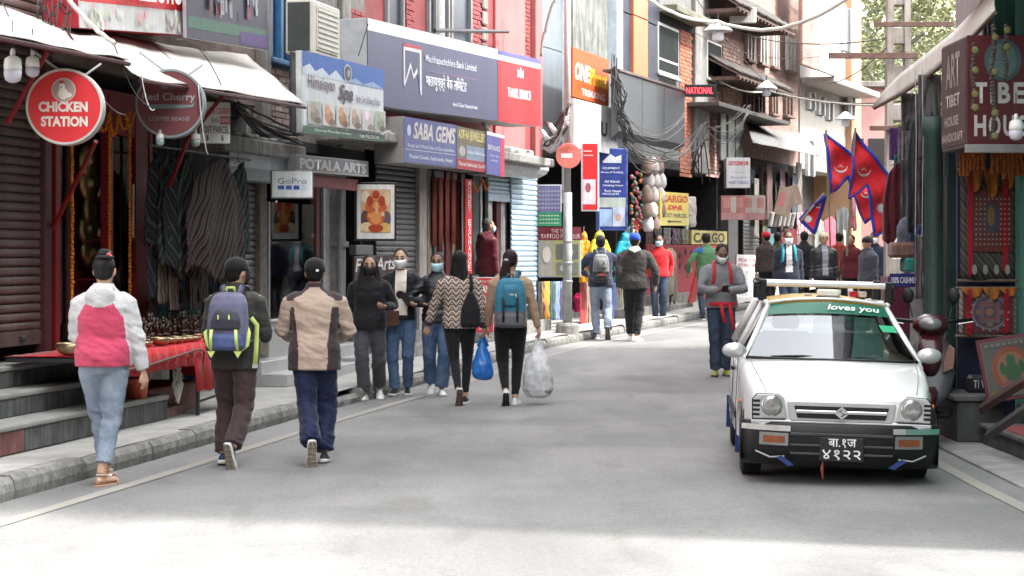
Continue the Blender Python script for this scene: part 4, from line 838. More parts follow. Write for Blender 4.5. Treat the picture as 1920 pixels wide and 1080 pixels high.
    for sg in (1,-1):
        mir = lambda pts: [(sg*x, z) for x, z in (pts if sg > 0 else pts)]
        sh = mir([(.385,.47),(.625,.465),(.628,.60),(.60,.638),(.45,.65),(.41,.62)])
        hl = MB(); hl.prism(sh, -.022, .16); h = hl.build('headlight', SILV, root, bevel=.006)
        MB().prism(mir([(.395,.48),(.567,.478),(.572,.62),(.46,.637),(.42,.61)]), -.027, -.0222).build('reflector', CHROME, h)
        Mx = Matrix.Translation((sg*.492,-.027,.557)) @ Matrix.Rotation(pi/2,4,'X'); MB().lathe([(.076,.0),(.074,.006),(.05,.010),(.015,.012)], 20, M=Mx).build('lamp_bowl', M('lamp glass', (.34,.34,.33), .12, .6, var=.45, scale=30), h, smooth=True)
        for i in range(4): MB().bbox(min(sg*.577,sg*.632),max(sg*.577,sg*.632),-.03,-.02,.487+i*.032,.505+i*.032,.004).build('indicator_louvre', CARB, h)
        MB().prism(mir([(.395,.462),(.632,.457),(.636,.60),(.604,.643),(.457,.652),(.424,.626)]), -.018, -.0165).build('headlight_seal', CARB, h)
    MB().bbox(-.635,.635,-.018,.02,.425,.462,.01).build('valance_strip', SILV, root)
    bp_ = MB(); bs = []
    for x in np.linspace(-.70,.70,17):
        yb = -.085+.16*abs(x/.70)**3.2; bs.append([Vector((x, yb+o, z)) for o, z in ((.10,.445),(.012,.445),(.0,.425),(-.012,.36),(-.005,.25),(.012,.165),(.05,.135),(.14,.14))])
    bp_.loft(bs)
    for sg in (1,-1): bp_.loft([[Vector((sg*.70, .06+o, z)) for o, z in ((0,.445),(0,.15),(.02,.15),(.02,.445))], [Vector((sg*.705, .32+o, z)) for o, z in ((0,.445),(0,.25),(.02,.25),(.02,.445))]])
    bump = bp_.build('bumper', CARB, root, smooth=True)
    MB().bbox(-.36,.36,-.103,-.09,.36,.38,.003).bbox(-.36,.36,-.103,-.085,.285,.30,.003).bbox(-.36,.36,-.098,-.08,.225,.24,.003).build('air_slat', M('grey black plastic', (.045,.045,.05), .4), bump)
    for sg in (1,-1):
        MB().loft([[Vector((sg*x, -.100+.16*(x/.70)**3.2+o, z)) for o, z in ((-.004,.385),(-.004,.425),(.03,.425),(.03,.385))] for x in (.36,.45,.54,.62,.70)]).build('chrome_strip', CHROME, bump, smooth=False)
        def slab(x0, x1, z0, z1, o0, m_, nm): return MB().loft([[Vector((sg*x, -.088+.16*(x/.70)**3.2+o, z)) for o, z in ((o0,z0),(o0,z1),(.05,z1),(.05,z0))] for x in (x0,(x0+x1)/2,x1)]).build(nm, m_, bump)
        slab(.375,.575,.283,.372,-.02,M('dull chrome', (.26,.26,.26), .3, .6, var=.2),'fog_lamp_frame'); slab(.40,.55,.302,.35,-.025,M('amber fog lamp', (.20,.06,.02), .25, var=.3),'fog_lamp')
        MB().prism([(sg*.33,.15),(sg*.42,.215),(sg*.46,.20),(sg*.37,.14)], -.102, -.094).build('blue_ribbon', BLUER, bump)
        MB().tube([(sg*.60,-.01,.235),(sg*.5,-.085,.20),(sg*.4,-.098,.21)], .006, 5).build('ribbon_cord', SILV, bump)
    pl = MB(); pl.bbox(-.155,.155,-.118,-.108,.185,.355,.006); plate = pl.build('number_plate', M('black plate', (.012,.012,.012), .5), root)
    WT = paint((.78,.78,.76)); text('बा.१ज', -.095,.10,.283,.347, WT, plate, y=-.1195, bold=.012); text('४१२२', -.135,.135,.195,.268, WT, plate, y=-.1195, bold=.008)
    MB().tube([(-.13,-.12,.18),(-.135,-.122,.13),(-.128,-.12,.06)], [.004,.012,.004], 6).build('red_tassel', M('red thread', (.2,.04,.035), .9), root)
    for sg in (1,-1):
        m = MB(); m.ell((sg*.735,.93,.90), (.095,.05,.058), 14, 9); m.tube([(sg*.62,.98,.855),(sg*.68,.96,.87)], .02, 8); m.build('wing_mirror', SILV, root, smooth=True)
        MB().ell((sg*.735,.975,.90), (.082,.012,.048), 14, 7).build('mirror_glass', CHROME, root, smooth=True)
        MB().ell((sg*.70,.42,.555), (.012,.028,.018), 8, 6).build('side_indicator', M('orange repeater', (.6,.16,.03), .3), root, smooth=True)
        MB().bbox(min(sg*.705,sg*.72),max(sg*.705,sg*.72),.95,2.45,.38,.44,.006).build('door_moulding', CARB, root); MB().bbox(min(sg*.70,sg*.725),max(sg*.70,sg*.725),1.75,1.9,.70,.73,.006).build('door_handle', CARB, root)
        MB().tube([(sg*.702,1.0,.84),(sg*.709,1.02,.5),(sg*.706,1.05,.27)], .003, 5).tube([(sg*.698,1.95,.85),(sg*.709,1.95,.5),(sg*.704,1.95,.27)], .003, 5).build('door_seam', CARB, root)
        for ay in (.63, 2.80):
            MB().box(min(sg*.66,sg*.71),max(sg*.66,sg*.71),ay+.30,ay+.312,.12,.40).build('mud_flap', BLUER, root)
            wm = MB(); Mx = Matrix.Translation((sg*.605,ay,.262)) @ Matrix.Rotation(pi/2,4,'Y'); wm.lathe([(.17,-.072),(.235,-.075),(.258,-.062),(.264,-.03),(.264,.03),(.258,.062),(.235,.075),(.17,.072)], 32, M=Mx)
            for i in range(32):
                a = i*2*pi/32; wm.box(-.058,-.018,-.009,.009,.262,.268, M=Matrix.Translation((sg*.605,ay,.262)) @ Matrix.Rotation(a,4,'X')); wm.box(.018,.058,-.009,.009,.262,.268, M=Matrix.Translation((sg*.605,ay,.262)) @ Matrix.Rotation(a+.1,4,'X'))
            wh = wm.build('wheel', RUBBER, root); MB().lathe([(.168,-.05),(.172,.055),(.15,.06),(.06,.045),(.03,.055)], 24, M=Mx if sg > 0 else Mx @ Matrix.Rotation(pi,4,'X')).build('rim', SILV, wh, smooth=False)
            MB().box(min(sg*.50,sg*.68),max(sg*.50,sg*.68),ay-.30,ay-.29,.2,.5).build('arch_liner', DARK, root)
    MB().box(-.6,.6,.5,.75,.16,.24).build('front_subframe', DARK, root)
    # roof rack and taxi lamp
    for y in (1.62, 2.5): MB().bbox(-.52,.52,y-.025,y+.055,1.385,1.43,.012).build('roof_rack_bar', ALU, root)
    for sg in (1,-1):
        for y in (1.64, 2.52): MB().loft([[Vector((sg*(.50+o), y+p, z)) for o, p in ((-.035,-.05),(.03,-.05),(.03,.05),(-.035,.05))] for z, in ((1.27,),(1.34,),(1.44,))]).build('rack_foot', CARB, root, bevel=.01)
        MB().tube([(sg*.52,1.55,1.41),(sg*.55,1.64,1.40),(sg*.52,2.55,1.41)], .018, 8).build('rack_rail', CARB, root)
    lm_ = MB(); lm_.bbox(-.075,.10,1.44,1.56,1.315,1.375,.015); lm_.build('taxi_lamp', M('cream lamp plastic', (.68,.64,.55), .4), root)
    MB().bbox(-.085,.11,1.43,1.57,1.30,1.318,.005).build('lamp_base', CARB, root)
    for x, cc in ((.20,(.55,.02,.03)),(.27,(.7,.68,.7)),(-.16,(.7,.7,.68))): MB().bbox(x,x+.06,1.66,1.8,1.315,1.36 if x > 0 else 1.33,.01).build('roof_bundle', paint(cc), root)
make_car()
def make_scooter():
    t = thing('scooter', 'dark red motor scooter parked behind the taxi by the cashmere stall', 'scooter', (3.42, 15.7, 0.0), radians(-14))
    def wheel(y, nm):
        Mx = Matrix.Translation((0,y,.23)) @ Matrix.Rotation(pi/2,4,'Y'); a = MB().lathe([(.13,-.04),(.20,-.05),(.228,-.02),(.228,.02),(.20,.05),(.13,.04)], 28, M=Mx).build(nm, RUBBER, t, smooth=True); MB().lathe([(.13,-.035),(.13,.035),(.04,.05)], 20, M=Mx).build('rim', SILV, a)
    wheel(0, 'wheel'); wheel(1.25, 'wheel')
    m = MB(); m.loft([sring((0, y, z), rx, ry, 18, 2.5) for y, z, rx, ry in ((-.02,.36,.07,.12),(.02,.45,.16,.08),(.06,.62,.20,.07),(.10,.80,.17,.06),(.13,.93,.09,.05))]); m.build('front_apron', M('graphite plastic', (.06,.06,.065), .35), t, smooth=True)
    MB().loft([sring((0, y, z), rx, ry, 18, 2.5) for y, z, rx, ry in ((.02,.60,.05,.05),(-.03,.70,.09,.05),(.02,.85,.10,.05),(.10,.95,.07,.04))]).build('front_panel', DKRED, t, smooth=True)
    MB().loft([[Vector((rx*cos(a), .0+.25*sin(a*1.0)*1.0*yy, .25+.23*zz+.04*abs(cos(a)))) for a in np.linspace(0,2*pi,13)[:-1]] for rx, yy, zz in ((.06,1,.35),(.07,.95,.8),(.04,.6,1.0))]).build('front_mudguard', DKRED, t, smooth=True)
    for sg in (1,-1): MB().prism([(sg*.10,.62),(sg*.19,.66),(sg*.20,.82),(sg*.15,.86),(sg*.11,.74)], -.035, .05).build('indicator', M('clear orange indicator', (.22,.12,.10), .2, var=.3, scale=30), t, bevel=.01)
    hb = MB(); hb.loft([sring((0, y, z), rx, ry, 18, 2.3) for y, z, rx, ry in ((.14,.93,.10,.07),(.10,.99,.15,.09),(.12,1.06,.14,.08),(.17,1.10,.05,.04))]); hb.build('handlebar_cowl', DKRED, t, smooth=True)
    MB().ell((0,.03,1.02), (.095,.045,.055), 16, 10).build('headlamp', M('scooter lamp glass', (.22,.22,.22), .15, .3), t, smooth=True)
    MB().tube([(-.33,.26,1.05),(-.16,.16,1.04),(.16,.16,1.04),(.33,.26,1.05)], .015, 8).build('handlebar', CARB, t, smooth=True)
    for sg in (1,-1):
        MB().tube([(sg*.15,.18,1.07),(sg*.17,.20,1.16),(sg*.18,.19,1.20)], .006, 6).build('mirror_stem', CARB, t); MB().ell((sg*.185,.18,1.25), (.05,.015,.065), 14, 9).build('mirror', CARB, t, smooth=True)
        MB().tube([(sg*.30,.22,1.03),(sg*.34,.13,1.04),(sg*.22,.12,1.02)], .005, 5).build('brake_lever', SILV, t)
    MB().bbox(-.16,.16,.12,.62,.24,.30,.02).build('footboard', CARB, t)
    MB().loft([sring((0, y, z), rx, rz_, 18, 2.6, M=Matrix.Rotation(pi/2,3,'X')) for y, z, rx, rz_ in ((.58,.52,.12,.2),(.75,.55,.17,.2),(1.2,.60,.17,.16),(1.6,.68,.08,.08))]).build('rear_body', DKRED, t, smooth=True)
    MB().loft([sring((0, y, z), rx, rz_, 18, 2.6, M=Matrix.Rotation(pi/2,3,'X')) for y, z, rx, rz_ in ((.56,.74,.09,.03),(.7,.76,.15,.05),(1.1,.78,.16,.05),(1.45,.84,.11,.04))]).build('seat', M('black seat vinyl', (.02,.02,.02), .5), t, smooth=True)
make_scooter()
# ---------------------------------------------------------------- left-hand shops: helpers
class Fac:
    """a straight building front: local x along it, y into the building, z up"""
    def __init__(s, p0, p1):
        s.p0 = Vector((p0.x, p0.y, 0)); s.ang, s.W = frame_of(p0, p1); s.ux = Vector((cos(s.ang), sin(s.ang), 0)); s.uy = Vector((-sin(s.ang), cos(s.ang), 0))
    def x(s, px, out=0):
        k = (px-960)/FPX; p = s.p0-s.uy*out; return (k*p.y-p.x)/(s.ux.x-k*s.ux.y)
    def pt(s, px, out=0): return s.p0-s.uy*out+s.ux*s.x(px, out)
    def z(s, py, px, out=0): return zof(py, s.pt(px, out).y)
    def P(s, px, py, out=0): p = s.pt(px, out); return Vector((p.x, p.y, zof(py, p.y)))
    def loc(s, x, y, z): return s.p0+s.ux*x+s.uy*y+Vector((0,0,z))
    def thing(s, name, label, cat, px, py, out=0, group=None): return thing(name, label, cat, s.P(px, py, out), s.ang, group)
    def span(s, px0, px1, out=0): return s.x(px1, out)-s.x(px0, out)
def fac_wall(f, name, label, x0, x1, z0, z1, y0, y1, mat, cat='building'):
    t = thing(name, label, cat, f.loc(x0, y0, z0), f.ang); MB().box(0, x1-x0, 0, y1-y0, 0, z1-z0).build('wall', mat, t); return t
def items_on(parent, w_, h_, items, y0=-.002):
    y = y0
    for it in items:
        k = it[0]
        if k == 't':
            _, s, x0, x1, z0, z1, col = it[:7]; kw = it[7] if len(it) > 7 else {}
            text(s, x0*w_, x1*w_, z0*h_, z1*h_, paint(col), parent, y=y-.002, **kw)
        elif k == 'r': poly(it[6] if len(it) > 6 else 'printed_field', rect(it[1]*w_, it[2]*w_, it[3]*h_, it[4]*h_), paint(it[5]), parent, y); y -= .0012
        elif k == 'e': poly('printed_shape', disc(it[1]*w_, it[2]*h_, it[3]*w_, it[4]*h_), paint(it[5]), parent, y); y -= .0012
        elif k == 'p': poly('printed_shape', [(a*w_, b*h_) for a, b in it[1]], paint(it[2]), parent, y); y -= .0012
def sign(p, rotz, w_, h_, d, label, face, items=(), frame=None, fw=.03, tilt=0, cat='sign', name='sign_board', faces=None):
    """p: lower left corner of the front"""
    t = thing(name, label, cat, p, rotz); t.rotation_euler = (0, -tilt, rotz)
    MB().bbox(0, w_, .004, d, 0, h_, .006).build('casing', frame or ALU, t)
    f_ = MB().bbox(fw, w_-fw, -.004, .01, fw, h_-fw, .002).build('face', face if not isinstance(face, tuple) else paint(face), t)
    items_on(f_, w_, h_, items, -.0055); return t
def fsign(f, px0, px1, yt0, yb0, yt1, yb1, out, d, label, face, items=(), **kw):
    """sign along a front: top and bottom rows in the picture at each end"""
    a0, a1 = f.P(px0, yb0, out), f.P(px0, yt0, out); b0, b1 = f.P(px1, yb1, out), f.P(px1, yt1, out)
    w_ = f.span(px0, px1, out); h_ = ((a1.z-a0.z)+(b1.z-b0.z))/2; mz = ((a0.z+a1.z)/2, (b0.z+b1.z)/2)
    p = Vector((a0.x, a0.y, mz[0]-h_/2)); return sign(p, f.ang, w_, h_, d, label, face, items, tilt=math.atan2(mz[1]-mz[0], w_), **kw)
def shutter(f, px0, px1, yt, yb, out, mat, label, pitch=.075, lock=True):
    p = f.P(px0, yb, out); w_ = f.span(px0, px1, out); h_ = f.z(yt, px0, out)-p.z; t = thing('roller_shutter', label, 'shutter', p, f.ang)
    me = MB().loft([[Vector((x, y, z)) for y, z in ((.0,.0),(-.012,.006),(-.018,pitch*.3),(-.016,pitch*.6),(-.004,pitch*.86),(.0,pitch*.9),(.012,pitch*.98),(.012,.0))] for x in (0, w_)]).mesh('slat', [mat])
    n = int((h_-.12)/pitch)
    for i in range(n): put('slat', me, t, (0, 0, .12+i*pitch))
    bb = MB().bbox(0, w_, -.022, .012, 0, .118, .004).build('bottom_bar', mat, t)
    if lock:
        for x in (.2, .8): MB().bbox(w_*x-.04, w_*x+.04, -.045, -.02, .04, .08, .008).build('lock_hasp', DARKMETAL, bb)
    return t
def fbox(f, name, label, cat, px0, px1, yt, yb, out, depth, mat, c=.01, part='panel'):
    p = f.P(px0, yb, out); t = thing(name, label, cat, p, f.ang); MB().bbox(0, f.span(px0, px1, out), 0, depth, 0, f.z(yt, px0, out)-p.z, c).build(part, mat, t); return t
def sheet4(c4, nu, nv, mat, name, parent=None, wav=.01, thick=.006, sag=0, seed=0, ridge=0):
    a, b, c_, d = [Vector(v) for v in c4]; n_ = (b-a).cross(d-a).normalized(); g = []
    for j in range(nv+1):
        v = j/nv; row = []
        for i in range(nu+1):
            u = i/nu; q = (a*(1-u)+b*u)*(1-v)+(d*(1-u)+c_*u)*v
            row.append(q+n_*(wav*noise.noise(Vector((u*5+seed, v*3, seed)))*1.5+(ridge*(i % 2)))-Vector((0,0,sag*4*u*(1-u)*v)))
        g.append(row)
    return MB().sheet(g).build(name, mat, parent, smooth=not ridge, thick=thick)
def bulb(p, label, r=.055, mat=None):
    t = thing('light_bulb', label, 'bulb', p)
    MB().lathe([(r*.55,-.0),(r*.9,-r*.25),(r,-r*1.0),(r,-r*1.5)], 16).build('lamp_body', M('white lamp body', (.72,.72,.70), .4), t, smooth=True)
    MB().lathe([(r*.99,-r*1.5),(r*.98,-r*2.2),(r*.8,-r*2.7),(r*.3,-r*2.95)], 16).build('diffuser', mat or M('pale diffuser', (.55,.53,.62), .35), t, smooth=True)
    MB().lathe([(r*.3,.0),(r*.3,r*.5),(r*.2,r*.9)], 12).build('lamp_cap', M('white lamp body', (.72,.72,.70), .4), t, smooth=True); MB().tube([(0,0,r*.9),(0,0,r*4)], .004, 5).build('flex', DARKMETAL, t); return t
def garland(pts, r, mat, label, group=None, step=.035):
    pts = [Vector(p) for p in pts]; L = [0]
    for a, b in zip(pts[:-1], pts[1:]): L.append(L[-1]+(b-a).length)
    n = max(6, int(L[-1]/step*3)); P_ = []; R = []
    for i in range(n+1):
        s = L[-1]*i/n; j = max(0, min(len(pts)-2, int(np.searchsorted(L, s)-1))); u = (s-L[j])/max(1e-6, L[j+1]-L[j]); P_.append(pts[j].lerp(pts[j+1], u)+Vector((random.uniform(-.004,.004), random.uniform(-.004,.004), 0))); R.append(r*(.55, 1.0, .95)[i % 3]*random.uniform(.8,1.15))
    t = thing('flower_garland', label, 'garland', pts[0], 0, group); MB().tube([p-pts[0] for p in P_], R, 7).build('flower_string', mat, t); return t
def hang(f, px0, px1, yt, yb, out, mat, label, kind='drape', seed=0, group=None, name='hanging_garment', folds=5, mats=None):
    """cloth hung up: a folded thick sheet with shoulders (drape), arms (shirt) or square (panel)"""
    a = f.P(px0, yt, out); w_ = f.span(px0, px1, out); h_ = f.z(yt, px0, out)-f.z(yb, px0, out); t = thing(name, label, 'clothing' if kind != 'panel' else 'cloth', Vector((a.x, a.y, f.z(yb, px0, out))), f.ang, group)
    nu, nv = 22, 20; g = []; rnd = random.Random(seed)
    for j in range(nv+1):
        v = j/nv; row = []
        for i in range(nu+1):
            u = i/nu
            if kind == 'drape': top = 1-.22*abs(u-.5)**1.3*1.6*(1 if abs(u-.5) > .08 else .5); ww = .55+.45*min(1, v*2.2+.15) if True else 1
            elif kind == 'shirt': top = 1-.14*abs(u-.5)*2; ww = .72+.28*(1 if v < .5 else .62)*(1 if v < .55 else 1)
            else: top, ww = 1, 1
            bot = .05*sin(u*9+seed)+.06*noise.noise(Vector((u*4, seed, 0))) if kind != 'panel' else .008*sin(u*9+seed)
            x = w_*(.5+(u-.5)*ww); z = h_*(top+(bot-top)*v)
            y = (.012+.03*v)*sin(u*2*pi*folds/2+seed+2*noise.noise(Vector((u*3, v*2, seed))))*(1 if kind != 'panel' else .35)+.02*noise.noise(Vector((u*6, v*5, seed+3)))-.05*(1-(2*u-1)**2)*(kind != 'panel')
            row.append((x, y, z))
        g.append(row)
    MB().sheet(g).build('cloth', mat, t, smooth=True, thick=.012)
    if kind in ('drape','shirt'): 
        MB().tube([(w_*.5-w_*.2,0,h_*.97),(w_*.5,-.01,h_*1.0),(w_*.5+w_*.2,0,h_*.97)], .006, 5).tube([(w_*.5,0,h_),(w_*.5,.0,h_+.05),(w_*.5+.02,.0,h_+.08)], .003, 5).build('hanger', DARKMETAL, t)
    return t
def stripes(name, cols, sx, sz, per=.05, rough=.95):
    m = bpy.data.materials.new(name); m.use_nodes = True; nt = m.node_tree; b = nt.nodes['Principled BSDF']; b.inputs['Roughness'].default_value = rough; b.inputs['Specular IOR Level'].default_value = .1
    tc = nt.nodes.new('ShaderNodeTexCoord'); sp = nt.nodes.new('ShaderNodeSeparateXYZ'); nt.links.new(tc.outputs['Object'], sp.inputs[0])
    def mth(op, a, b_):
        n = nt.nodes.new('ShaderNodeMath'); n.operation = op
        for i, v in enumerate((a, b_)):
            if isinstance(v, (int, float)): n.inputs[i].default_value = v
            else: nt.links.new(v, n.inputs[i])
        return n.outputs[0]
    n = nt.nodes.new('ShaderNodeTexNoise'); n.inputs['Scale'].default_value = 4; nt.links.new(tc.outputs['Object'], n.inputs['Vector'])
    u = mth('ADD', mth('ADD', mth('MULTIPLY', sp.outputs[0], sx), mth('MULTIPLY', sp.outputs[2], sz)), mth('MULTIPLY', n.outputs['Fac'], .06))
    fr = mth('FRACT', mth('DIVIDE', u, per*len(cols)), 0); r = nt.nodes.new('ShaderNodeValToRGB'); r.color_ramp.interpolation = 'CONSTANT'
    while len(r.color_ramp.elements) < len(cols): r.color_ramp.elements.new(.5)
    for i, c_ in enumerate(cols): r.color_ramp.elements[i].position = i/len(cols); r.color_ramp.elements[i].color = (*c_,1)
    nt.links.new(fr, r.inputs[0]); nt.links.new(r.outputs[0], b.inputs['Base Color']); return m
def bricks(f, parent, org, x0, x1, z0, z1, mats, bw=.235, bh=.07, jm=.012, maxn=290, dep=.02):
    """single bricks laid proud of a mortar wall, children of the wall's thing"""
    mes = [MB().bbox(0, bw-jm, -dep, .0, 0, bh-jm, .004).mesh('brick', [m_]) for m_ in mats]; half = [MB().bbox(0, bw/2-jm, -dep, .0, 0, bh-jm, .004).mesh('brick', [m_]) for m_ in mats]; n = 0; z = z0; r = 0
    while z+bh <= z1+.001:
        x = x0-(bw/2 if r % 2 else 0)
        while x < x1-.02 and n < maxn:
            k = random.randrange(len(mes)); j = (random.uniform(-.003,.003), random.uniform(-.006,.005), random.uniform(-.002,.002))
            if x < x0-.01: put('brick', half[k], parent, (x0+j[0], j[1], z+j[2])); n += 1
            elif x+bw > x1+.03: put('brick', half[k], parent, (x+j[0], j[1], z+j[2])); n += 1
            else: put('brick', mes[k], parent, (x+j[0], j[1], z+j[2])); n += 1
            x += bw
        z += bh; r += 1
    return n
# ================================================================ building A: shutter, bowl shop, clothes
fA = Fac(LF(-260, 1.4), LF(480, 1.4)); fB = Fac(LF(480, 1.4), LF(690, 1.4)); fC = Fac(LF(690, 1.4), LF(1012, 1.4))
REDP = M('dark red painted timber', (.21,.010,.014), .5, var=.25, scale=7, streak=.15); MAR = M('maroon painted metal', (.06,.013,.016), .5, var=.3, scale=6, streak=.25)
SHUT_R = M('dusty maroon shutter', (.085,.032,.030), .6, var=.35, scale=5, col2=(.135,.105,.095)); SHUT_G = M('grey shutter', (.13,.13,.13), .5, .3, var=.25, scale=4, streak=.2); SHUT_B = M('pale blue shutter', (.36,.47,.55), .42, .25, var=.15, scale=4, streak=.15)
AWN = M('white awning sheet', (.52,.495,.455), .6, var=.10, scale=2.2, streak=.10); TILEW = M('white wall tile', (.37,.37,.36), .35, var=.12, scale=3)
BRK_A = brickmat('old brick', (.20,.13,.11), (.27,.19,.155), (.22,.20,.18)); PLAS = M('grey plaster', (.27,.26,.25), .9, var=.25, scale=3, bump=.3, streak=.4); REDW = M('red painted wall', (.23,.045,.047), .7, var=.25, scale=3, streak=.15)
tA = thing('shop_house', 'brick shop house above the bowl shop and clothes stall', 'building', fA.loc(0, .02, 0), fA.ang); WA = fA.W
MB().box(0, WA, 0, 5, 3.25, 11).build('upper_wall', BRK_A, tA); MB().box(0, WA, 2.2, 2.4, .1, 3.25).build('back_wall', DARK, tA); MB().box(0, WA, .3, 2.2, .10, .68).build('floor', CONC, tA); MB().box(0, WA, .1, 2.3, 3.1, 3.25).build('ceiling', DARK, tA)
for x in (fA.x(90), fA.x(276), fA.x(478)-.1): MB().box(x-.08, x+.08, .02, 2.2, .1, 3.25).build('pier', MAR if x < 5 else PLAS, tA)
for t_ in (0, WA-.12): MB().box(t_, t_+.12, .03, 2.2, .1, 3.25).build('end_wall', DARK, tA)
# stone steps
stp = thing('stone_steps', 'three dark stone steps below the maroon shutter', 'steps', fA.loc(0, 0, .15), fA.ang)
SLATE = M('dark slate riser', (.10,.105,.105), .75, var=.45, scale=5, bump=.35, bscale=16, streak=.45); TREAD = M('worn stone tread', (.27,.265,.25), .85, var=.2, scale=4, bump=.25, streak=0); REDST = M('red painted riser', (.22,.09,.085), .8, var=.35, scale=5, streak=.35)
for i, (o, zt, pxe) in enumerate(((.75,.215,312),(.47,.40,242),(.22,.575,148))):
    x1 = fA.x(pxe, o); z0 = 0 if i == 0 else (.215,.40)[i-1]; b = 0
    s_ = MB().bbox(0, x1, -o, .05, z0-.0, zt-.045, .01).build('step', SLATE, stp); MB().bbox(-.01, x1+.012, -o-.025, .06, zt-.044, zt, .012).build('tread_slab', TREAD, s_)
    xs_ = np.linspace(0, x1, 9)
    for a, b in zip(xs_[:-1], xs_[1:]): MB().bbox(a+.004, b-.004, -o-.012, -o+.01, z0+.004, zt-.047, .004).build('riser_slab', REDST if (i == 0 and b < fA.x(66, o)) else SLATE, s_)
# shutter and red frame
shutter(fA, -190, 84, -120, 672, 0.02, SHUT_R, 'dusty maroon roller shutter above the stone steps')
fbox(fA, 'shutter_post', 'maroon steel post between the shutter and bowl shop', 'post', 85, 98, 60, 668, .08, .1, MAR)
sf = thing('timber_facade', 'red timber shop front of the singing bowl shop', 'facade', fA.P(99, 690, .03), fA.ang); X = lambda px: fA.x(px, .03)-fA.x(99, .03); H0 = fA.z(250, 150, .03)-fA.z(690, 99, .03)
for a, b, mt in ((99,107,REDP),(124,131,MAR),(198,207,REDP),(249,272,REDP),(275,281,REDP)): MB().bbox(X(a), X(b), -.03, .05, 0, 2.4, .006).build('post', mt, sf)
MB().bbox(X(99), X(281), -.02, .06, 2.05, 2.45, .01).build('fascia', REDP, sf)
for a, b in ((107,124),(207,249)):
    cab = MB().bbox(X(a), X(b), .32, .36, .0, 2.05, .004).build('cabinet_back', M('dark red cabinet', (.10,.01,.014), .6, var=.3), sf)
    for z in (.35,.72,1.08,1.45,1.78): MB().bbox(X(a), X(b), .02, .32, z, z+.02, .003).build('shelf', REDP, cab)
    MB().box(X(a), X(b), .0, .005, .02, 2.04).build('glass_pane', WINGLASS, sf)
ORG = M('orange marigold', (.62,.20,.02), .9, var=.4, scale=40); GOLD = M('bronze gong', (.24,.16,.075), .36, .85, var=.35, scale=5, bump=.15); BRASS = M('singing bowl brass', (.34,.26,.15), .32, .85, var=.3, scale=14, bump=.1); BRZ = M('dark bronze', (.075,.055,.04), .35, .7, var=.5, scale=30)
for i, px in enumerate((135, 205, 243)):
    garland([fA.P(px, 235, .07), fA.P(px+1, 400, .075), fA.P(px, 640, .07)], .017, ORG, 'marigold garland hanging '+('at the narrow red cabinet','between the gongs and the wide cabinet','beside the white tube light')[i], 'marigold garlands on the bowl shop')
for i, (a, b, s_) in enumerate(((182,205,.16),(205,222,.20),(222,243,.15),(235,252,.12))):
    p, q = fA.P(a, 212, .09), fA.P(b, 212, .09); garland([p+(q-p)*t-Vector((0,0,s_*4*t*(1-t))) for t in np.linspace(0,1,9)], .016, ORG, 'marigold garland looped under the red fascia', 'marigold loops under the fascia')
for i, (px, py, r) in enumerate(((166,300,.155),(168,343,.16),(170,390,.16),(166,428,.15),(172,470,.16))):
    p = fA.P(px, py, -.10-.02*i); t = thing('gong', ('topmost','second from top','third from top','fourth from top','lowest')[i]+' bronze gong of the column in the bowl shop doorway', 'gong', p, fA.ang, 'bronze gongs in the doorway')
    Mx = Matrix.Rotation(-pi/2, 4, 'X') @ Matrix.Rotation(pi, 4, 'X') @ Matrix.Rotation(random.uniform(-.2,.2), 4, 'Y')
    MB().lathe([(r*.98,-.05),(r,-.01),(r*.93,.012),(r*.6,.02),(r*.3,.024),(r*.22,.045),(r*.05,.05)], 32, M=Mx).build('dish', GOLD, t, smooth=True); MB().tube([(0,.03,r*.8),(0,.04,r*1.35)], .004, 5).build('cord', DARKMETAL, t)
MB().bbox(0,.022,-.02,.0,0,.50,.004).build('tube_light', M('white tube', (.62,.62,.64), .4), thing('tube_light', 'white tube light fixed upright on the red post', 'light', fA.P(247, 446, .06), fA.ang), loc=(0,0,0))
# things in the cabinets
for a, n in ((107,2),(207,3)):
    for z in (.37,.74,1.10,1.47):
        for i in range(n):
            q = fA.loc(fA.x(a, .03)+.05+i*.10, .10, fA.z(690, 99, .03)+z); t = thing('brass_pot', 'small brass pot on a shelf of the red cabinet', 'pot', q, 0, 'brass pots in the red cabinets'); r = random.uniform(.03,.045)
            MB().lathe([(r*.6,0),(r,.02),(r*1.05,.05),(r*.6,.085),(r*.75,.10)], 14).build('vessel', random.choice((BRASS, BRZ)), t, smooth=True)
# table with red cloth, bowls and statues
zt = .79; o = .62; xa, xb = fA.x(104, o), fA.x(392, o); tb = thing('stall_table', 'long stall table under a bright red cloth', 'table', fA.loc(xa, -o, .15), fA.ang); L = xb-xa
REDC = cloth('bright red cloth', (.52,.008,.014), var=.15, rough=.7)
MB().bbox(0, L, -.28, .42, zt-.19, zt-.15, .005).build('table_top', DARKMETAL, tb)
for x, y in ((L*.70,-.27),(L*.985,-.2),(L*.985,.36)): MB().bbox(x-.015, x+.015, y-.015, y+.015, .0, zt-.17, .003).build('leg', DARKMETAL, tb)
MB().tube([(L*.70,-.27,.12),(L*.985,-.2,.14)], .012, 6).build('stretcher', DARKMETAL, tb)
MB().tube([(-.02,-.335,zt-.29),(L*.3,-.335,zt-.27),(L*.66,-.335,zt-.19),(L*.70,-.33,zt-.22),(L*.71,-.30,zt-.46)], .011, 6).build('front_rail', M('brown metal rail', (.11,.045,.03), .5), tb)
cg = []
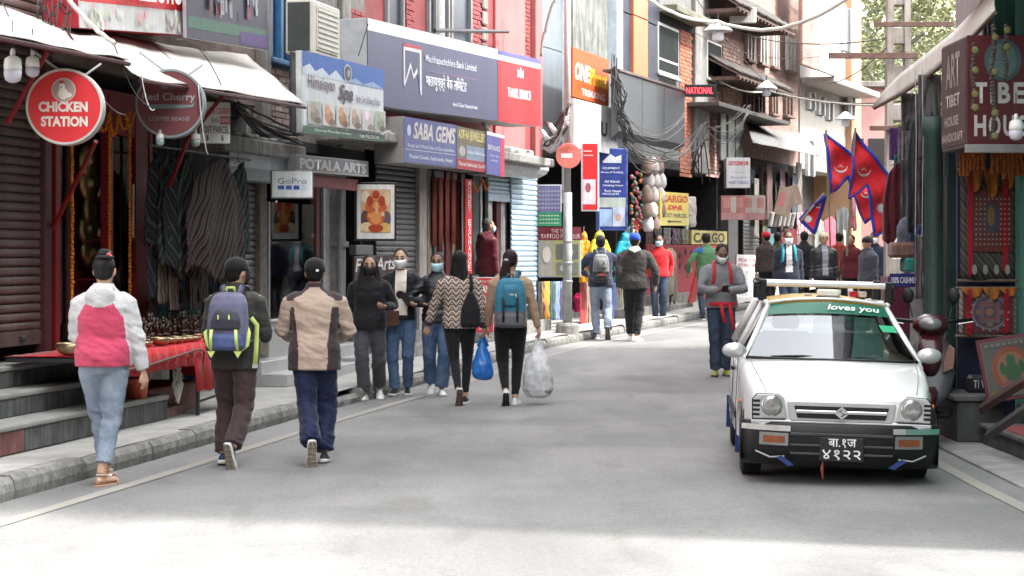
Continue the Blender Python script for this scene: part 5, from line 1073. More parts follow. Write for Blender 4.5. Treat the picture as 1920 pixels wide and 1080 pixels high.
for j, (y, z) in enumerate(((.42,zt-.145),(.1,zt-.14),(-.2,zt-.14),(-.295,zt-.145),(-.305,zt-.2),(-.315,zt-.33))):
    cg.append([(x, y-(.012*sin(x*30)+.01*noise.noise(Vector((x*6,0,2))) if j >= 3 else 0), z+(.006*noise.noise(Vector((x*9,y*9,1))) if j < 3 else 0)-(.03*noise.noise(Vector((x*4,1,1)))+(.0 if x < L*.66 else .24) if j == 5 else 0)) for x in np.linspace(-.02, L*.985, 60)])
MB().sheet(cg).build('table_cloth', REDC, tb, smooth=True, thick=.004)
MB().sheet([[(L*.985+.012*sin(y*40)*v, y, zt-.14-(.30+.06*sin(y*9))*v) for y in np.linspace(-.30,.42,24)] for v in (0,.3,.7,1)]).build('cloth_end', REDC, tb, smooth=True, thick=.004)
def bowl_mesh(r): return MB().lathe([(r*.45,0),(r*.72,r*.10),(r*.96,r*.36),(r,r*.60),(r*.97,r*.78),(r*.92,r*.78),(r*.94,r*.58),(r*.88,r*.38),(r*.6,r*.16),(r*.05,r*.12)], 22).mesh('bowl', [BRASS], True)
ztab = .15+zt-.132
def bowl(px, out, r, label, grp): p = fA.pt(px, out); put('vessel', bowl_mesh(r), thing('singing_bowl', label, 'bowl', Vector((p.x, p.y, ztab)), 0, grp))
bowl(134, .72, .12, 'large singing bowl standing alone at the shutter end of the table', None); bowl(206, .6, .07, 'brass bowl behind the pink jacket on the red cloth', None)
for i, (px, r) in enumerate(((256,.055),(273,.06),(300,.088),(318,.07),(333,.062),(346,.056),(357,.052),(367,.05))): bowl(px, .80, r, 'brass singing bowl in the front row on the red cloth', 'singing bowls in the front row')
for i, (px, r) in enumerate(((262,.05),(281,.05),(312,.05),(330,.05),(352,.045),(372,.045))): bowl(px, .60, r, 'small brass bowl in the second row on the red cloth', 'singing bowls in the second row')
def statue_mesh(v):
    r = random.Random(v); m = MB(); b = .038
    m.lathe([(b,0),(b*1.05,.012),(b*.85,.022),(b*.95,.03)], 12); m.ell((0,0,.045), (b*1.05,b*.8,.02), 12, 7); m.lathe([(b*.55,.05),(b*.48,.085),(b*.62,.115),(b*.3,.135)], 12)
    m.ell((0,0,.155), (.016,.017,.02), 10, 7); m.lathe([(.013,.165),(.015,.178),(.004,.20)], 10)
    for sg in (1,-1): m.tube([(sg*b*.6,0,.118),(sg*b*1.15,-.012,.09 if r.random() < .5 else .14),(sg*b*(.5 if r.random() < .5 else 1.2),-.03,.075 if r.random() < .5 else .165)], [.009,.008,.006], 6)
    return m.mesh('figure', [BRZ], True)
sms = [statue_mesh(i) for i in range(4)]
for i in range(26):
    px = 252+i*5.4; out = random.uniform(.28,.5); p = fA.pt(px, out); t = thing('bronze_statue', 'small dark bronze deity statue behind the bowls', 'statue', Vector((p.x, p.y, ztab)), random.uniform(-.4,.4), 'bronze statues on the stall table'); put('figure', sms[i % 4], t, scale=(random.uniform(.9,1.3),)*3)
# bucket, mop, tub, carpet, red landing
p = fA.P(257, 757, .68); t = thing('bucket', 'scuffed red plastic bucket on the lowest step', 'bucket', p, 0); RBK = M('red bucket plastic', (.55,.05,.03), .45, var=.15, scale=9, col2=(.62,.16,.10), stretch=(6,6,.7))
MB().lathe([(.075,0),(.10,.20),(.107,.205),(.107,.222),(.098,.222),(.072,.01)], 24).build('pail', RBK, t, smooth=True); MB().tube([(.1*cos(a), -.02, .21-.09*sin(a)) for a in np.linspace(0,pi,13)], .003, 5).build('bail_handle', METAL, t)
ldg = thing('red_landing', 'worn red painted landing with two steps beside the bowl table', 'steps', fA.P(284, 806, .70), fA.ang); RDL = M('red carpet', (.30,.03,.04), .95, var=.3, scale=10, col2=(.33,.10,.10))
Lx = fA.x(412, .7)-fA.x(284, .7)
MB().bbox(0, Lx*.85, .12, .6, 0, .32, .01).build('upper_step', M('pinkish cement', (.26,.15,.14), .9, var=.3), ldg); MB().bbox(-.02, Lx*.86, .09, .62, .322, .335, .004).build('carpet', RDL, ldg); MB().sheet([[(Lx*.2,-.16,.006),(Lx*1.32,-.20,.006)],[(Lx*.2,.1,.008),(Lx*1.25,.1,.008)]]).build('carpet_mat', RDL, ldg, thick=.006)
MB().bbox(Lx*.02, Lx*.5, .0, .115, 0, .16, .01).build('lower_step', M('pinkish cement', (.26,.15,.14), .9, var=.3), ldg)
t = thing('mop_head', 'white string mop head hanging under the table', 'mop', fA.P(334, 690, .78), fA.ang)
for i in range(16):
    a = random.uniform(-.06,.06); MB().tube([(0,0,0),(a*.5,random.uniform(-.03,.03),-.05),(a,random.uniform(-.04,.04),-.14),(a*.7,random.uniform(-.03,.03),-.22-random.uniform(0,.10))], .007, 5).build('strand', M('mop cotton', (.55,.53,.48), .95, var=.2), t)
MB().lathe([(.02,-.03),(.03,.0),(.012,.03),(.011,.25)], 10).build('socket', M('grey mop socket', (.35,.35,.35), .6), t)
p = fA.P(368, 728, .45); t = thing('plastic_tub', 'blue plastic tub under the end of the red cloth', 'tub', p, 0); MB().lathe([(.12,0),(.14,.22),(.15,.225),(.15,.24),(.135,.24),(.11,.01)], 24).build('tub', M('blue tub plastic', (.012,.04,.15), .4, var=.2), t, smooth=True)
# hanging clothes
PON = [stripes('poncho weave dark', [(.02,.018,.02),(.10,.085,.075),(.022,.02,.02),(.05,.012,.018),(.02,.018,.02),(.075,.075,.065)], .9, -.55, .014), stripes('poncho weave blue', [(.02,.024,.03),(.05,.065,.085),(.02,.022,.026),(.035,.035,.03)], 1, .35, .016), stripes('wool trousers weave', [(.12,.105,.09),(.05,.045,.042),(.16,.15,.13)], 1, .02, .014), stripes('poncho weave green', [(.022,.03,.027),(.06,.075,.065),(.025,.025,.025)], .9, -.3, .015)]
spec = [(278,300,280,470,.30,1),(292,322,282,488,.36,3),(308,345,278,510,.42,1),(330,362,286,515,.48,3),(352,456,288,520,.62,0),(430,462,300,470,.50,3)]
for i, (a, b, t0, b0, o_, mi) in enumerate(spec):
    hang(fA, a, b, t0, b0, o_, PON[mi], 'big striped wool poncho hung foremost at the clothes stall' if i == 4 else ('blue striped poncho hanging next to the red pipe','green striped poncho second from the red pipe','blue striped poncho third from the red pipe','green striped poncho tucked behind the big poncho','','green striped poncho beyond the big poncho')[i], 'drape', i*3+1, None if i == 4 else 'ponchos at the clothes stall')
for i in range(9):
    a = 279+i*19; hang(fA, a, a+17, 462+(i*7) % 20, 560+(i*11) % 24, .30+.03*(i % 3), PON[2 if i % 3 else 1], 'grey striped wool trousers hanging in the lower row', 'panel', i+20, 'trousers in the lower row')
for i in range(9):
    a = 279+i*20; hang(fA, a, a+18, 545, 632, .18, [cloth('slate cotton', (.05,.06,.07)), cloth('teal cotton', (.02,.09,.11)), cloth('dark grey cotton', (.035,.035,.04))][i % 3], 'plain dark cotton garment hanging behind the statues', 'panel', i+40, 'garments behind the statues')
MB().tube([(0,0,0),(fA.span(278,470,.4),0,0)], .012, 6).build('rail', DARKMETAL, thing('clothes_rail', 'steel rail carrying the ponchos', 'rail', fA.P(278, 272, .4), fA.ang))
# awnings with red struts
def awning(label, corners, mat, ridge=0, under=None):
    c4 = [fA.P(*c_) for c_ in corners]; t = thing('awning', label, 'awning', c4[3]); sheet4([c_-c4[3] for c_ in c4], 40 if ridge else 26, 8, mat, 'sheet', t, .022, .008, .03, len(label), ridge)
    q = [c_-c4[3] for c_ in c4]; MB().tube([q[0]-Vector((0,0,.03)), q[1]-Vector((0,0,.03))], .018, 6).build('edge_bar', MAR, t)
    for u in (.02,.35,.68,.98):
        a = q[0].lerp(q[1], u)-Vector((0,0,.035)); b = q[3].lerp(q[2], u)-Vector((0,0,.035)); MB().tube([a, b], .014, 6).build('rafter', MAR, t)
    return t, q
tw1, q1 = awning('white sheet awning over the maroon shutter', [(-60,52,1.15),(242,113,1.15),(190,66,.0),(-60,-14,.0)], AWN)
tw2, q2 = awning('white sheet awning over the ponchos and red post', [(262,144,1.12),(572,196,1.12),(462,102,.0),(158,52,.0)], AWN)
for a, b, o0 in (((98,430,.06),(180,265,.75),'rising from the shutter post'),((280,445,.06),(352,262,.75),'rising in front of the ponchos'),((352,262,.75),(425,170,1.05),'reaching the tip of the poncho awning'),((15,230,.5),(90,95,1.05),'behind the white bulbs')):
    p, q = fA.P(*a), fA.P(*b); MB().tube([(0,0,0), q-p], .019, 8).build('strut_pipe', REDP, thing('awning_strut', 'red diagonal awning pipe '+o0, 'strut', p, 0, 'red awning struts'))
# round signs
def round_sign(c, r, label, face, rim, items):
    t = thing('round_sign', label, 'sign', c, radians(3)); Mx = Matrix.Rotation(pi/2, 4, 'X')
    MB().lathe([(r*.97,-.12),(r*1.0,-.115),(r*1.0,.0),(r*.985,.012),(r*.93,.012),(r*.92,.004),(.01,.004)], 48, M=Mx).build('casing', rim, t, smooth=False)
    f_ = MB().lathe([(r*.925,.002),(r*.92,.007),(.01,.007)], 48, M=Mx).build('face', face, t); 
    MB().tube([(-r*.2,.06,r*.98),(-r*.9,.06,r*1.5)], .012, 6).build('bracket', METAL, t); MB().tube([(r*.5,.06,r*.85),(r*.9,.08,r*1.15)], .010, 6).build('bracket', METAL, t)
    for it in items:
        k = it[0]
        if k == 't': text(it[1], it[2]*r, it[3]*r, it[4]*r, it[5]*r, paint(it[6]), f_, y=-.0105, **(it[7] if len(it) > 7 else {}))
        elif k == 'e': poly('printed_shape', disc(it[1]*r, it[2]*r, it[3]*r, it[4]*r), paint(it[5]), f_, y=-.0085-.0007*it[6])
        elif k == 'p': poly('printed_shape', [(a*r, b*r) for a, b in it[1]], paint(it[2]), f_, y=-.0085-.0007*it[3])
    return t
CRM = (.72,.66,.6)
round_sign(fA.P(121, 200, .98), .285, 'round red chicken restaurant sign with pale metal rim', M('red sign face', (.60,.022,.028), .4, var=.06), M('pale sign rim', (.52,.50,.47), .45, .3),
    [('e',-.02,.43,.31,.31,(.55,.5,.46),0),('e',-.02,.43,.285,.285,(.36,.27,.25),1),('e',-.03,.33,.13,.15,CRM,2),('e',-.06,.52,.075,.10,CRM,3),('e',.08,.30,.12,.07,CRM,3),('p',[(-.12,.60),(-.02,.60),(0,.68),(-.04,.65),(-.07,.70),(-.10,.65),(-.14,.67)],(.5,.02,.03),4),('e',-.08,.5,.018,.018,(.05,.03,.03),5),('t','CHICKEN',-.66,.60,-.14,.13,CRM,dict(bold=.045)),('t','STATION',-.60,.60,-.52,-.25,CRM,dict(bold=.045))])
GRN = (.16,.22,.21)
round_sign(fA.P(319, 194, .98), .295, 'round dark red coffee bean sign with grey green rim', M('dull red sign face', (.13,.028,.032), .45, var=.12), M('grey green rim', (.20,.25,.26), .5, .2),
    [('e',-.12,.52,.16,.10,GRN,0),('e',.10,.52,.14,.10,GRN,1),('e',-.02,.66,.12,.09,GRN,2),('t','Red Cherry',-.80,.72,.02,.30,(.34,.33,.33),dict(bold=.015)),('p',[(-.72,-.06),(-.3,-.02),(.6,-.04),(.72,.06),(.66,-.1),(.3,-.14),(-.5,-.16)],GRN,3),('t','COFFEE BEANS',-.62,.56,-.50,-.38,(.26,.25,.25),dict(bold=.012))])
bulb(fA.P(24, 106, 1.0)+Vector((0,0,0)), 'large white bulb hanging left of the red round sign', .062); bulb(fA.P(61, 106, .95), 'smaller white bulb hanging against the red round sign', .050)
TEALB = M('teal glass bulb', (.32,.45,.44), .3)
bulb(fA.P(300, 250, .9), 'pale teal bulb under the coffee sign', .036, TEALB); bulb(fA.P(367, 250, .9), 'pale teal bulb beside the parcel sign', .040, TEALB)
# big boards above
REDF = (.66,.03,.035)
its = [('r',.0,1,.37,1,REDF)]+[('e',random.uniform(.04,.96),random.uniform(.04,.32),.012,random.choice((.05,.08)),random.choice(((.7,.35,.38),(.6,.62,.5),(.62,.6,.62),(.55,.5,.42)))) for _ in range(34)]+[('t','COLLECTION',.30,.97,.45,.85,(.8,.74,.72),dict(bold=.03))]
fsign(fA, 150, 356, -75, 44, -58, 73, .35, .35, 'red and white printed shop board above the awnings', (.58,.58,.57), its, frame=M('red board side', (.42,.025,.04), .5), fw=.0)
its = [('r',0,1,.0,.99,(.05,.045,.075)),('r',0,1,.56,1,REDF),('r',0,.98,.10,.22,(.05,.13,.09)),('r',.62,1,.02,.16,(.07,.03,.16)),('t','Momo Snacks Dinner & Drinks',.3,.97,.58,.68,(.75,.42,.05)),('t','American',.55,.97,.74,.9,(.8,.75,.75))]
its = [i for i in its if i[0] != 't' or i[1] != 'American']
for i in range(26): its.append(('r',*(lambda x, z, a, b: (x, x+a, z, z+b))(random.uniform(.02,.92),random.uniform(.24,.5),random.uniform(.012,.05),random.uniform(.06,.24)),random.choice(((.25,.24,.26),(.2,.03,.05),(.04,.05,.12),(.4,.39,.4),(.1,.065,.05)))))
fsign(fA, 352, 502, -110, 62, -80, 102, .45, .05, 'dark printed restaurant banner beside the red and white board', (.16,.14,.22), its, fw=.0)
sign(fA.P(374, 268, .72), fA.ang*.35, .30, .385, .02, 'small white cargo and post parcel placard by the ponchos', (.62,.60,.58), [('t','CARGO & COURIER',.04,.97,.70,.86,(.5,.06,.08)),('t','FedEx',.36,.62,.50,.62,(.2,.18,.25)),('r',.66,.97,.46,.66,(.45,.09,.1)),('t','EXPRESS',.69,.94,.51,.61,(.7,.65,.62)),('t','POST PARCEL',.04,.96,.24,.42,(.1,.1,.11),dict(bold=.02)),('p',[(.22,.20),(.28,.20),(.28,.12),(.31,.12),(.25,.04),(.19,.12),(.22,.12)],(.15,.15,.15)),('p',[(.70,.20),(.76,.20),(.76,.12),(.79,.12),(.73,.04),(.67,.12),(.70,.12)],(.15,.15,.15))], fw=.004)
# ================================================================ building B: jewellery window, arts shop
BR1 = M('dull brick', (.21,.145,.125), .9, var=.3, scale=9, bump=.3); BR2 = M('brown brick', (.26,.19,.165), .9, var=.3, scale=9, bump=.3); BR3 = M('soot brick', (.15,.115,.105), .9, var=.3, scale=9, bump=.3); MORT = M('lime mortar', (.20,.185,.17), .95, var=.3, scale=8, bump=.4, streak=.3)
BLUEF = M('blue painted window frame', (.035,.13,.27), .5, var=.25, scale=8, streak=.2); STONE = M('grey stone column', (.22,.205,.185), .9, var=.3, scale=5, bump=.4, streak=.3)
zB = 2.95
tB = thing('shop_house', 'bare brick shop house with blue window frames', 'building', fB.loc(0, .05, 0), fB.ang)
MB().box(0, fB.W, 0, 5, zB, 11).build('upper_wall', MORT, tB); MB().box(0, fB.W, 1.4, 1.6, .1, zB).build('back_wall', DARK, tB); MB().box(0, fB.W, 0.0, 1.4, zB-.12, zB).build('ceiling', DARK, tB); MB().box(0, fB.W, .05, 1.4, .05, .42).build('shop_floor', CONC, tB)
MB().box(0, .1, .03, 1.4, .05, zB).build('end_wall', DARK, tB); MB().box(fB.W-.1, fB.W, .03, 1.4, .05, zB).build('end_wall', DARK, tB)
wx0, wx1 = fB.x(505), fB.x(582); zwin = fB.z(108, 520)
class _t: pass
bricks(fB, tB, None, 0.0, fB.x(570), zB+.02, zwin-.06, (BR1, BR2, BR3)); bricks(fB, tB, None, fB.x(484)+.02, wx0-.05, zwin-.06, zwin+1.1, (BR1, BR2, BR3), maxn=40); bricks(fB, tB, None, fB.x(655), fB.x(690), zwin-.6, zwin+1.0, (M('red painted brick', (.25,.05,.05), .8, var=.25), M('maroon painted brick', (.18,.04,.04), .8, var=.25)), maxn=100)
win = MB().bbox(wx0, wx1, -.01, .02, zwin, zwin+1.6, .01).build('window', M('dark window opening', (.02,.025,.035), .3, var=.2), tB)
for i in range(5):
    x = wx0+(wx1-wx0)*i/4; MB().bbox(x-.045, x+.045, -.08, .0, zwin-.02, zwin+1.6, .01).build('frame', BLUEF, win)
MB().bbox(wx0-.05, wx1+.05, -.12, .0, zwin-.08, zwin-.022, .01).build('sill', BLUEF, win)
MB().bbox(fB.x(485), fB.x(503), -.09, .0, zB, 8, .01).build('column', STONE, tB); MB().bbox(fB.x(640), fB.x(656), -.07, .0, zB, 8, .01).build('column', STONE, tB)
fbox(fB, 'metal_sheet', 'dark slate grey metal sheet behind the spa sign', 'sheet', 547, 580, 96, 246, .55, .03, M('dark slate metal', (.05,.053,.062), .5, var=.2))
t = thing('concrete_canopy', 'cracked concrete canopy slab over the grey shutter', 'canopy', fB.P(420, 282, .45), fB.ang); MB().bbox(0, fB.span(420, 575, .45), 0, .5, 0, .17, .02).build('slab', CONC, t)
for i in range(7): MB().bbox(.15+i*.3, .33+i*.3, .05, .22, .171, .18+random.uniform(.03,.09), .02, M=Matrix.Rotation(random.uniform(-.03,.03),4,'Z')).build('rubble', CONC, t)
# galvanised shutter box
t = thing('shutter_cover', 'folded galvanised cover over the grey shutter', 'cover', fB.P(430, 332, .42), fB.ang); Lc = fB.span(430, 546, .42); GALV = M('blue grey galvanised sheet', (.24,.28,.31), .42, .4, var=.22, scale=3, streak=.2)
MB().loft([[Vector((x, y, z)) for y, z in ((.42,.0),(.1,.0),(.02,.08),(.0,.12),(.0,.30),(.06,.33),(.42,.40))] for x in np.linspace(0, Lc, 5)]).build('sheet', GALV, t)
shutter(fB, 447, 487, 318, 652, .05, SHUT_G, 'narrow grey roller shutter behind the rucksack', .07)
fbox(fB, 'timber_post', 'peeling brown post beside the jewellery window', 'post', 488, 501, 318, 668, .12, .12, M('peeling brown paint', (.15,.12,.095), .85, var=.45, scale=12, bump=.3))
# jewellery window
jw = thing('display_window', 'jewellery display window with bust stands', 'window', fB.P(502, 700, .06), fB.ang); Lw = fB.span(502, 592, .06); zs = fB.z(604, 502, .06)-fB.z(700, 502, .06); zt_ = fB.z(378, 502, .06)-fB.z(700, 502, .06)
MB().bbox(0, Lw, -.02, .5, 0, zs, .008).build('tiled_base', TILEW, jw); MB().bbox(-.02, Lw+.02, -.05, .5, zs, zs+.03, .006).build('sill', M('marble sill', (.5,.5,.48), .4), jw)
MB().box(0, Lw, .46, .48, zs+.03, zt_).build('back_panel', M('grey display lining', (.42,.42,.41), .7, var=.15), jw)  # lining brightened in place of the display lights
for z in (zs+.33, zs+.72): MB().bbox(0, Lw, .06, .46, z, z+.015, .003).build('shelf', M('glass shelf', (.35,.38,.38), .2), jw)
MB().box(.01, Lw-.01, -.004, .0, zs+.03, zt_).build('glass_pane', WINGLASS, jw); 
for x in (0, Lw-.03): MB().bbox(x, x+.03, -.02, .05, zs+.03, zt_, .005).build('frame', ALU if x == 0 else M('dark red frame', (.10,.02,.025), .5), jw)
BUST = M('grey velvet bust', (.66,.65,.60), .9, var=.08)  # pale bust colour carries the missing window lighting
def bust(px, py, out, h, label, chain):
    t = thing('jewellery_bust', label, 'bust', fB.P(px, py, out), fB.ang, 'necklace busts in the jewellery window'); w_ = h*.40
    MB().loft([[Vector((sx*w_*a, d*h*.35+c_, z*h)) for sx, d in ((-1,0),(-.6,-.16),(0,-.22),(.6,-.16),(1,0),(0,.1))] for a, z, c_ in ((.72,0,0),(1.0,.42,.02),(.98,.5,.02),(.42,.62,.02),(.34,.95,.03),(.2,1,.03))]).build('stand', BUST, t, smooth=True)
    MB().tube([(w_*.42*cos(a), -h*.085-.012, h*(.60+.26*sin(a))) for a in np.linspace(pi, 2*pi, 13)], .011, 6).build('necklace', chain, t)
SIL = M('silver chain', (.5,.5,.48), .25, .9, var=.4, scale=80); PEA = M('grey stone beads', (.12,.13,.13), .3, var=.6, scale=90); GLD = M('orange bead chain', (.5,.26,.12), .3, .4, var=.4, scale=60)
for a in ((524,455,-.14,.30,'grey bust with silver chain on the upper shelf',SIL),(555,455,-.14,.34,'pale bust with orange bead chain on the upper shelf',GLD),(522,405,-.2,.18,'small grey bust high in the jewellery window',PEA),(528,512,-.14,.24,'grey bust with dark stone beads on the middle shelf',PEA),(558,512,-.14,.22,'pale bust with twin chains on the middle shelf',SIL),(508,455,-.2,.26,'bust at the post edge of the upper shelf',SIL),(510,512,-.2,.24,'bust at the post edge of the middle shelf',PEA)): bust(*a)
for i in range(10):
    p = fB.P(512+i*8, 570+(i % 2)*6, -.12); MB().tube([(.02*cos(q), .0, .025+.02*sin(q)) for q in np.linspace(0, 2*pi, 11)], .006, 5).build('ring', random.choice((SIL, PEA, M('blue stone', (.05,.09,.2), .2), M('green stone', (.05,.14,.1), .2))), thing('bracelet', 'bracelet standing on the lowest display shelf', 'bracelet', p, fB.ang, 'bracelets on the lowest shelf'))
its = [('r',.12,.92,.12,.9,(.42,.36,.28))]; sign(fB.P(520, 552, -.1), fB.ang, .34, .20, .02, 'small framed picture on the middle of the jewellery window', (.45,.48,.5), [], frame=M('gilt frame', (.4,.32,.2), .4), fw=.02, cat='picture', name='framed_picture')
sign(fB.P(508, 372, .55), .16, .45, .30, .16, 'white light box with camera maker lettering and blue squares', (.74,.75,.77), [('t','GoPro',.16,.84,.52,.72,(.12,.12,.13),dict(bold=-.005)),('r',.16,.31,.32,.46,(.05,.13,.42)),('r',.35,.49,.32,.46,(.05,.13,.42)),('r',.53,.67,.32,.46,(.04,.06,.32)),('r',.71,.85,.32,.46,(.55,.66,.72))], frame=M('grey light box case', (.16,.16,.165), .5), fw=.012)
# door
dr = thing('shop_door', 'white shop door with dark red frame beside the jewellery window', 'door', fB.P(594, 690, .02), fB.ang); Ld = fB.span(594, 640, .02)
hz_ = fB.z(330, 594)-fB.z(690, 594)
for a, b, mt in ((0,.12,M('dark red frame', (.10,.02,.025), .5)),(.16,.26,DARKMETAL),(.30,.62,M('white door paint', (.45,.45,.46), .5)),(.64,.76,M('dark red frame', (.10,.02,.025), .5)),(.86,.97,M('wood jamb', (.18,.13,.10), .7, var=.3))): MB().bbox(a*Ld, b*Ld, .0, .06, 0, hz_, .006).build('stile', mt, dr)
MB().bbox(0, Ld, .07, .09, 0, hz_, .004).build('panel', DARK, dr)
fsign(fB, 555, 690, 292, 318, 300, 334, .52, .28, 'weathered hand painted arts shop sign with pale letters', (.28,.28,.29), [('r',.0,1,.12,.95,(.16,.17,.20)),('t','POTALA ARTS',.04,.96,.16,.82,(.55,.53,.50),dict(bold=.04)),('r',.0,1,.0,.10,(.40,.38,.36))], frame=M('dusty sign case', (.28,.26,.25), .8), fw=.004)
fbox(fB, 'sign_skirt', 'faded red skirt hanging under the arts sign', 'skirt', 585, 672, 326, 350, .45, .02, M('faded red tin', (.22,.06,.06), .7, var=.3, streak=.2))
pt_ = thing('stone_pillar', 'grey plastered pillar beside the picture of the seated figure', 'pillar', fB.P(640, 690, .16), fB.ang); hp = fB.z(300, 640, .16)-fB.z(690, 640, .16)
MB().bbox(0, .19, 0, .2, 0, hp, .015).build('shaft', STONE, pt_); MB().bbox(-.03, .22, -.03, .2, hp*.58, hp*.61, .01).build('band', STONE, pt_); MB().tube([(-.06,0,0),(-.06,0,hp)], .03, 8).build('drain_pipe', M('grey pipe', (.17,.18,.19), .6), pt_)
# framed painting: generic seated figure, bright warm colours stand in for its backlight
O1, O2, O3, Y1, K1 = (.62,.12,.03), (.72,.28,.08), (.42,.05,.02), (.72,.55,.32), (.09,.05,.06)
sign(fB.P(665, 452, .42), .20, .52, .725, .05, 'bright painting of a seated orange figure in black frame', (.70,.68,.66), [('r',.14,.86,.14,.88,(.60,.38,.22)),('e',.25,.75,.10,.10,(.72,.62,.45)),('e',.75,.72,.09,.12,(.7,.5,.3)),('e',.24,.38,.10,.14,K1),('e',.76,.38,.10,.13,(.12,.09,.10)),('e',.28,.24,.14,.08,Y1),('e',.70,.23,.15,.085,(.66,.42,.12)),('e',.5,.22,.18,.07,O3),('e',.5,.42,.22,.15,O1),('e',.5,.40,.14,.11,O2),('e',.34,.58,.09,.09,O1),('e',.66,.58,.09,.09,O1),('e',.5,.66,.13,.11,O2),('e',.36,.68,.08,.09,O3),('e',.64,.68,.08,.09,O3),('e',.5,.79,.09,.07,O3),('e',.52,.56,.035,.10,(.74,.45,.25)),('e',.46,.68,.015,.01,K1),('e',.55,.68,.015,.01,K1),('e',.36,.43,.05,.04,O2),('e',.66,.46,.045,.04,(.72,.4,.3))], frame=M('black picture frame', (.012,.012,.012), .4), fw=.028, cat='picture', name='framed_painting')
fsign(fB, 664, 742, 480, 560, 478, 548, .2, .03, 'dark board with white hand lettered arts words behind the women', (.05,.02,.022), [('t','Fine Arts',.02,.98,.62,.95,(.7,.68,.66),dict(shear=.2,bold=.02)),('e',.75,.25,.16,.2,(.5,.2,.16))], fw=.004, frame=DARKMETAL)
fbox(fB, 'wall_vent', 'grey wall vent box under the bright painting', 'vent', 668, 700, 459, 479, .1, .1, M('grey vent', (.17,.17,.17), .6))
# spa sign, air conditioner
SP = [('r',0,1,.72,1,(.03,.12,.42)),('p',[(.0,.72),(.0,.80),(.08,.86),(.14,.78),(.22,.84),(.3,.76),(.38,.85),(.46,.75),(.6,.72)],(.55,.6,.68)),('p',[(.5,.72),(.62,.8),(.72,.74),(.85,.8),(1,.72)],(.25,.36,.58)),('r',0,1,.0,.09,(.05,.13,.09)),('e',.52,.84,.05,.115,(.6,.6,.6)),('e',.52,.84,.042,.10,(.06,.06,.07)),('e',.53,.84,.02,.05,(.3,.32,.33)),('t','Himalayan',.05,.36,.52,.72,(.13,.08,.12),dict(bold=.01)),('t','Spa',.40,.58,.42,.68,(.08,.05,.06),dict(shear=.3,bold=.03)),('t','Body Care & Beauty Parlour',.62,.94,.46,.58,(.15,.12,.2),dict(bold=.005)),('t','Opening Time 8am to 8pm',.12,.55,.025,.065,(.6,.65,.6)),('t','1st FLOOR',.66,.92,.02,.07,(.7,.72,.7))]
for i, c_ in enumerate(((.30,.24,.20),(.45,.24,.16),(.40,.22,.12),(.34,.25,.2),(.55,.45,.48),(.25,.27,.20))):
    x = .055+i*.155; SP += [('r',x-.006,x+.142,.115,.415,(.72,.72,.72)),('r',x,x+.136,.125,.405,(.42,.48,.38) if i in (0,5) else (.62,.60,.56)),('e',x+.07,.23,.05,.09,c_),('e',x+.05,.32,.03,.06,tuple(min(1,q*1.5) for q in c_)),('e',x+.10,.17,.035,.04,tuple(q*.5 for q in c_))]
fsign(fB, 567, 720, 95, 248, 131, 266, 1.0, .07, 'spa and beauty parlour board with mountains and small photographs', (.62,.64,.68), SP, frame=M('pale sign frame', (.50,.53,.52), .5), fw=.02)
ac = thing('air_conditioner', 'cream air conditioner unit standing on the spa sign', 'air conditioner', fB.P(586, 100, .72), fB.ang+.0); CRA = M('cream appliance casing', (.55,.52,.46), .5, var=.08); Wc = fB.span(600, 646, .72)
MB().bbox(0, .95, 0, .32, 0, .60, .015).build('casing', CRA, ac); MB().bbox(-.006, .0, .03, .29, .03, .57, .003).build('side_grille', M('dark fan grille', (.05,.055,.055), .6), ac); gr = MB().bbox(.12, .86, -.012, .0, .05, .55, .004).build('front_panel', M('cream louvre', (.50,.47,.41), .6), ac)
for i in range(8): MB().bbox(.15, .83, -.02, -.012, .08+i*.058, .105+i*.058, .003).build('louvre', CRA, gr)
# ================================================================ building C: red bank building
tC = thing('bank_building', 'red painted building behind the long bank sign', 'building', fC.loc(0, .05, 0), fC.ang); zC = 3.25
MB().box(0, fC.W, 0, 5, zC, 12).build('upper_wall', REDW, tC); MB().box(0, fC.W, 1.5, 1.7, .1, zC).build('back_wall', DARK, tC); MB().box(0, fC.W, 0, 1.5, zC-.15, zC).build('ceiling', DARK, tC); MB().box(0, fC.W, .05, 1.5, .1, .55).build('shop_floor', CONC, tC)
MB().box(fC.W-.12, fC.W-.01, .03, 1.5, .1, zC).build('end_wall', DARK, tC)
PINKW = M('pink red plaster', (.38,.12,.115), .75, var=.12, scale=2, streak=.1); RB1 = M('red painted brick', (.25,.05,.05), .8, var=.25); RB2 = M('maroon painted brick', (.18,.04,.04), .8, var=.25)
for a, b in ((728,757),(806,818),(822,842),(848,884)):
    x0, x1 = fC.x(a), fC.x(b); wn = MB().bbox(x0, x1, -.012, .02, 4.2, 7, .01).build('window', M('dark window opening', (.02,.025,.035), .3, var=.2), tC)
    for x in (x0, x1): MB().bbox(x-.03, x+.03, -.06, .0, 4.2, 7, .006).build('frame', M('grey frame', (.2,.2,.2), .6), wn)
    if a == 822: MB().sheet([[(x0+.1+(x1-x0-.2)*u, -.02-.02*(u*9 % 1), 4.3+2.5*v) for u in np.linspace(0,1,14)] for v in (0,1)]).build('curtain', M('grey curtain', (.36,.34,.32), .9), wn, thick=.004)
MB().bbox(fC.x(930), fC.x(985), -.05, .0, zC, 12, .01).build('plaster_panel', PINKW, tC)
MB().bbox(fC.x(1000), fC.W, -.10, .0, zC, 12, .01).build('corner_column', PINKW, tC)
bricks(fC, tC, None, fC.x(766), fC.x(780), 4.2, 6.2, (RB1, RB2), maxn=80); bricks(fC, tC, None, fC.x(890), fC.x(905), 4.2, 6.2, (RB1, RB2), maxn=90); bricks(fC, tC, None, fC.x(986), fC.x(998), 4.0, 6.2, (RB1, RB2), maxn=90)
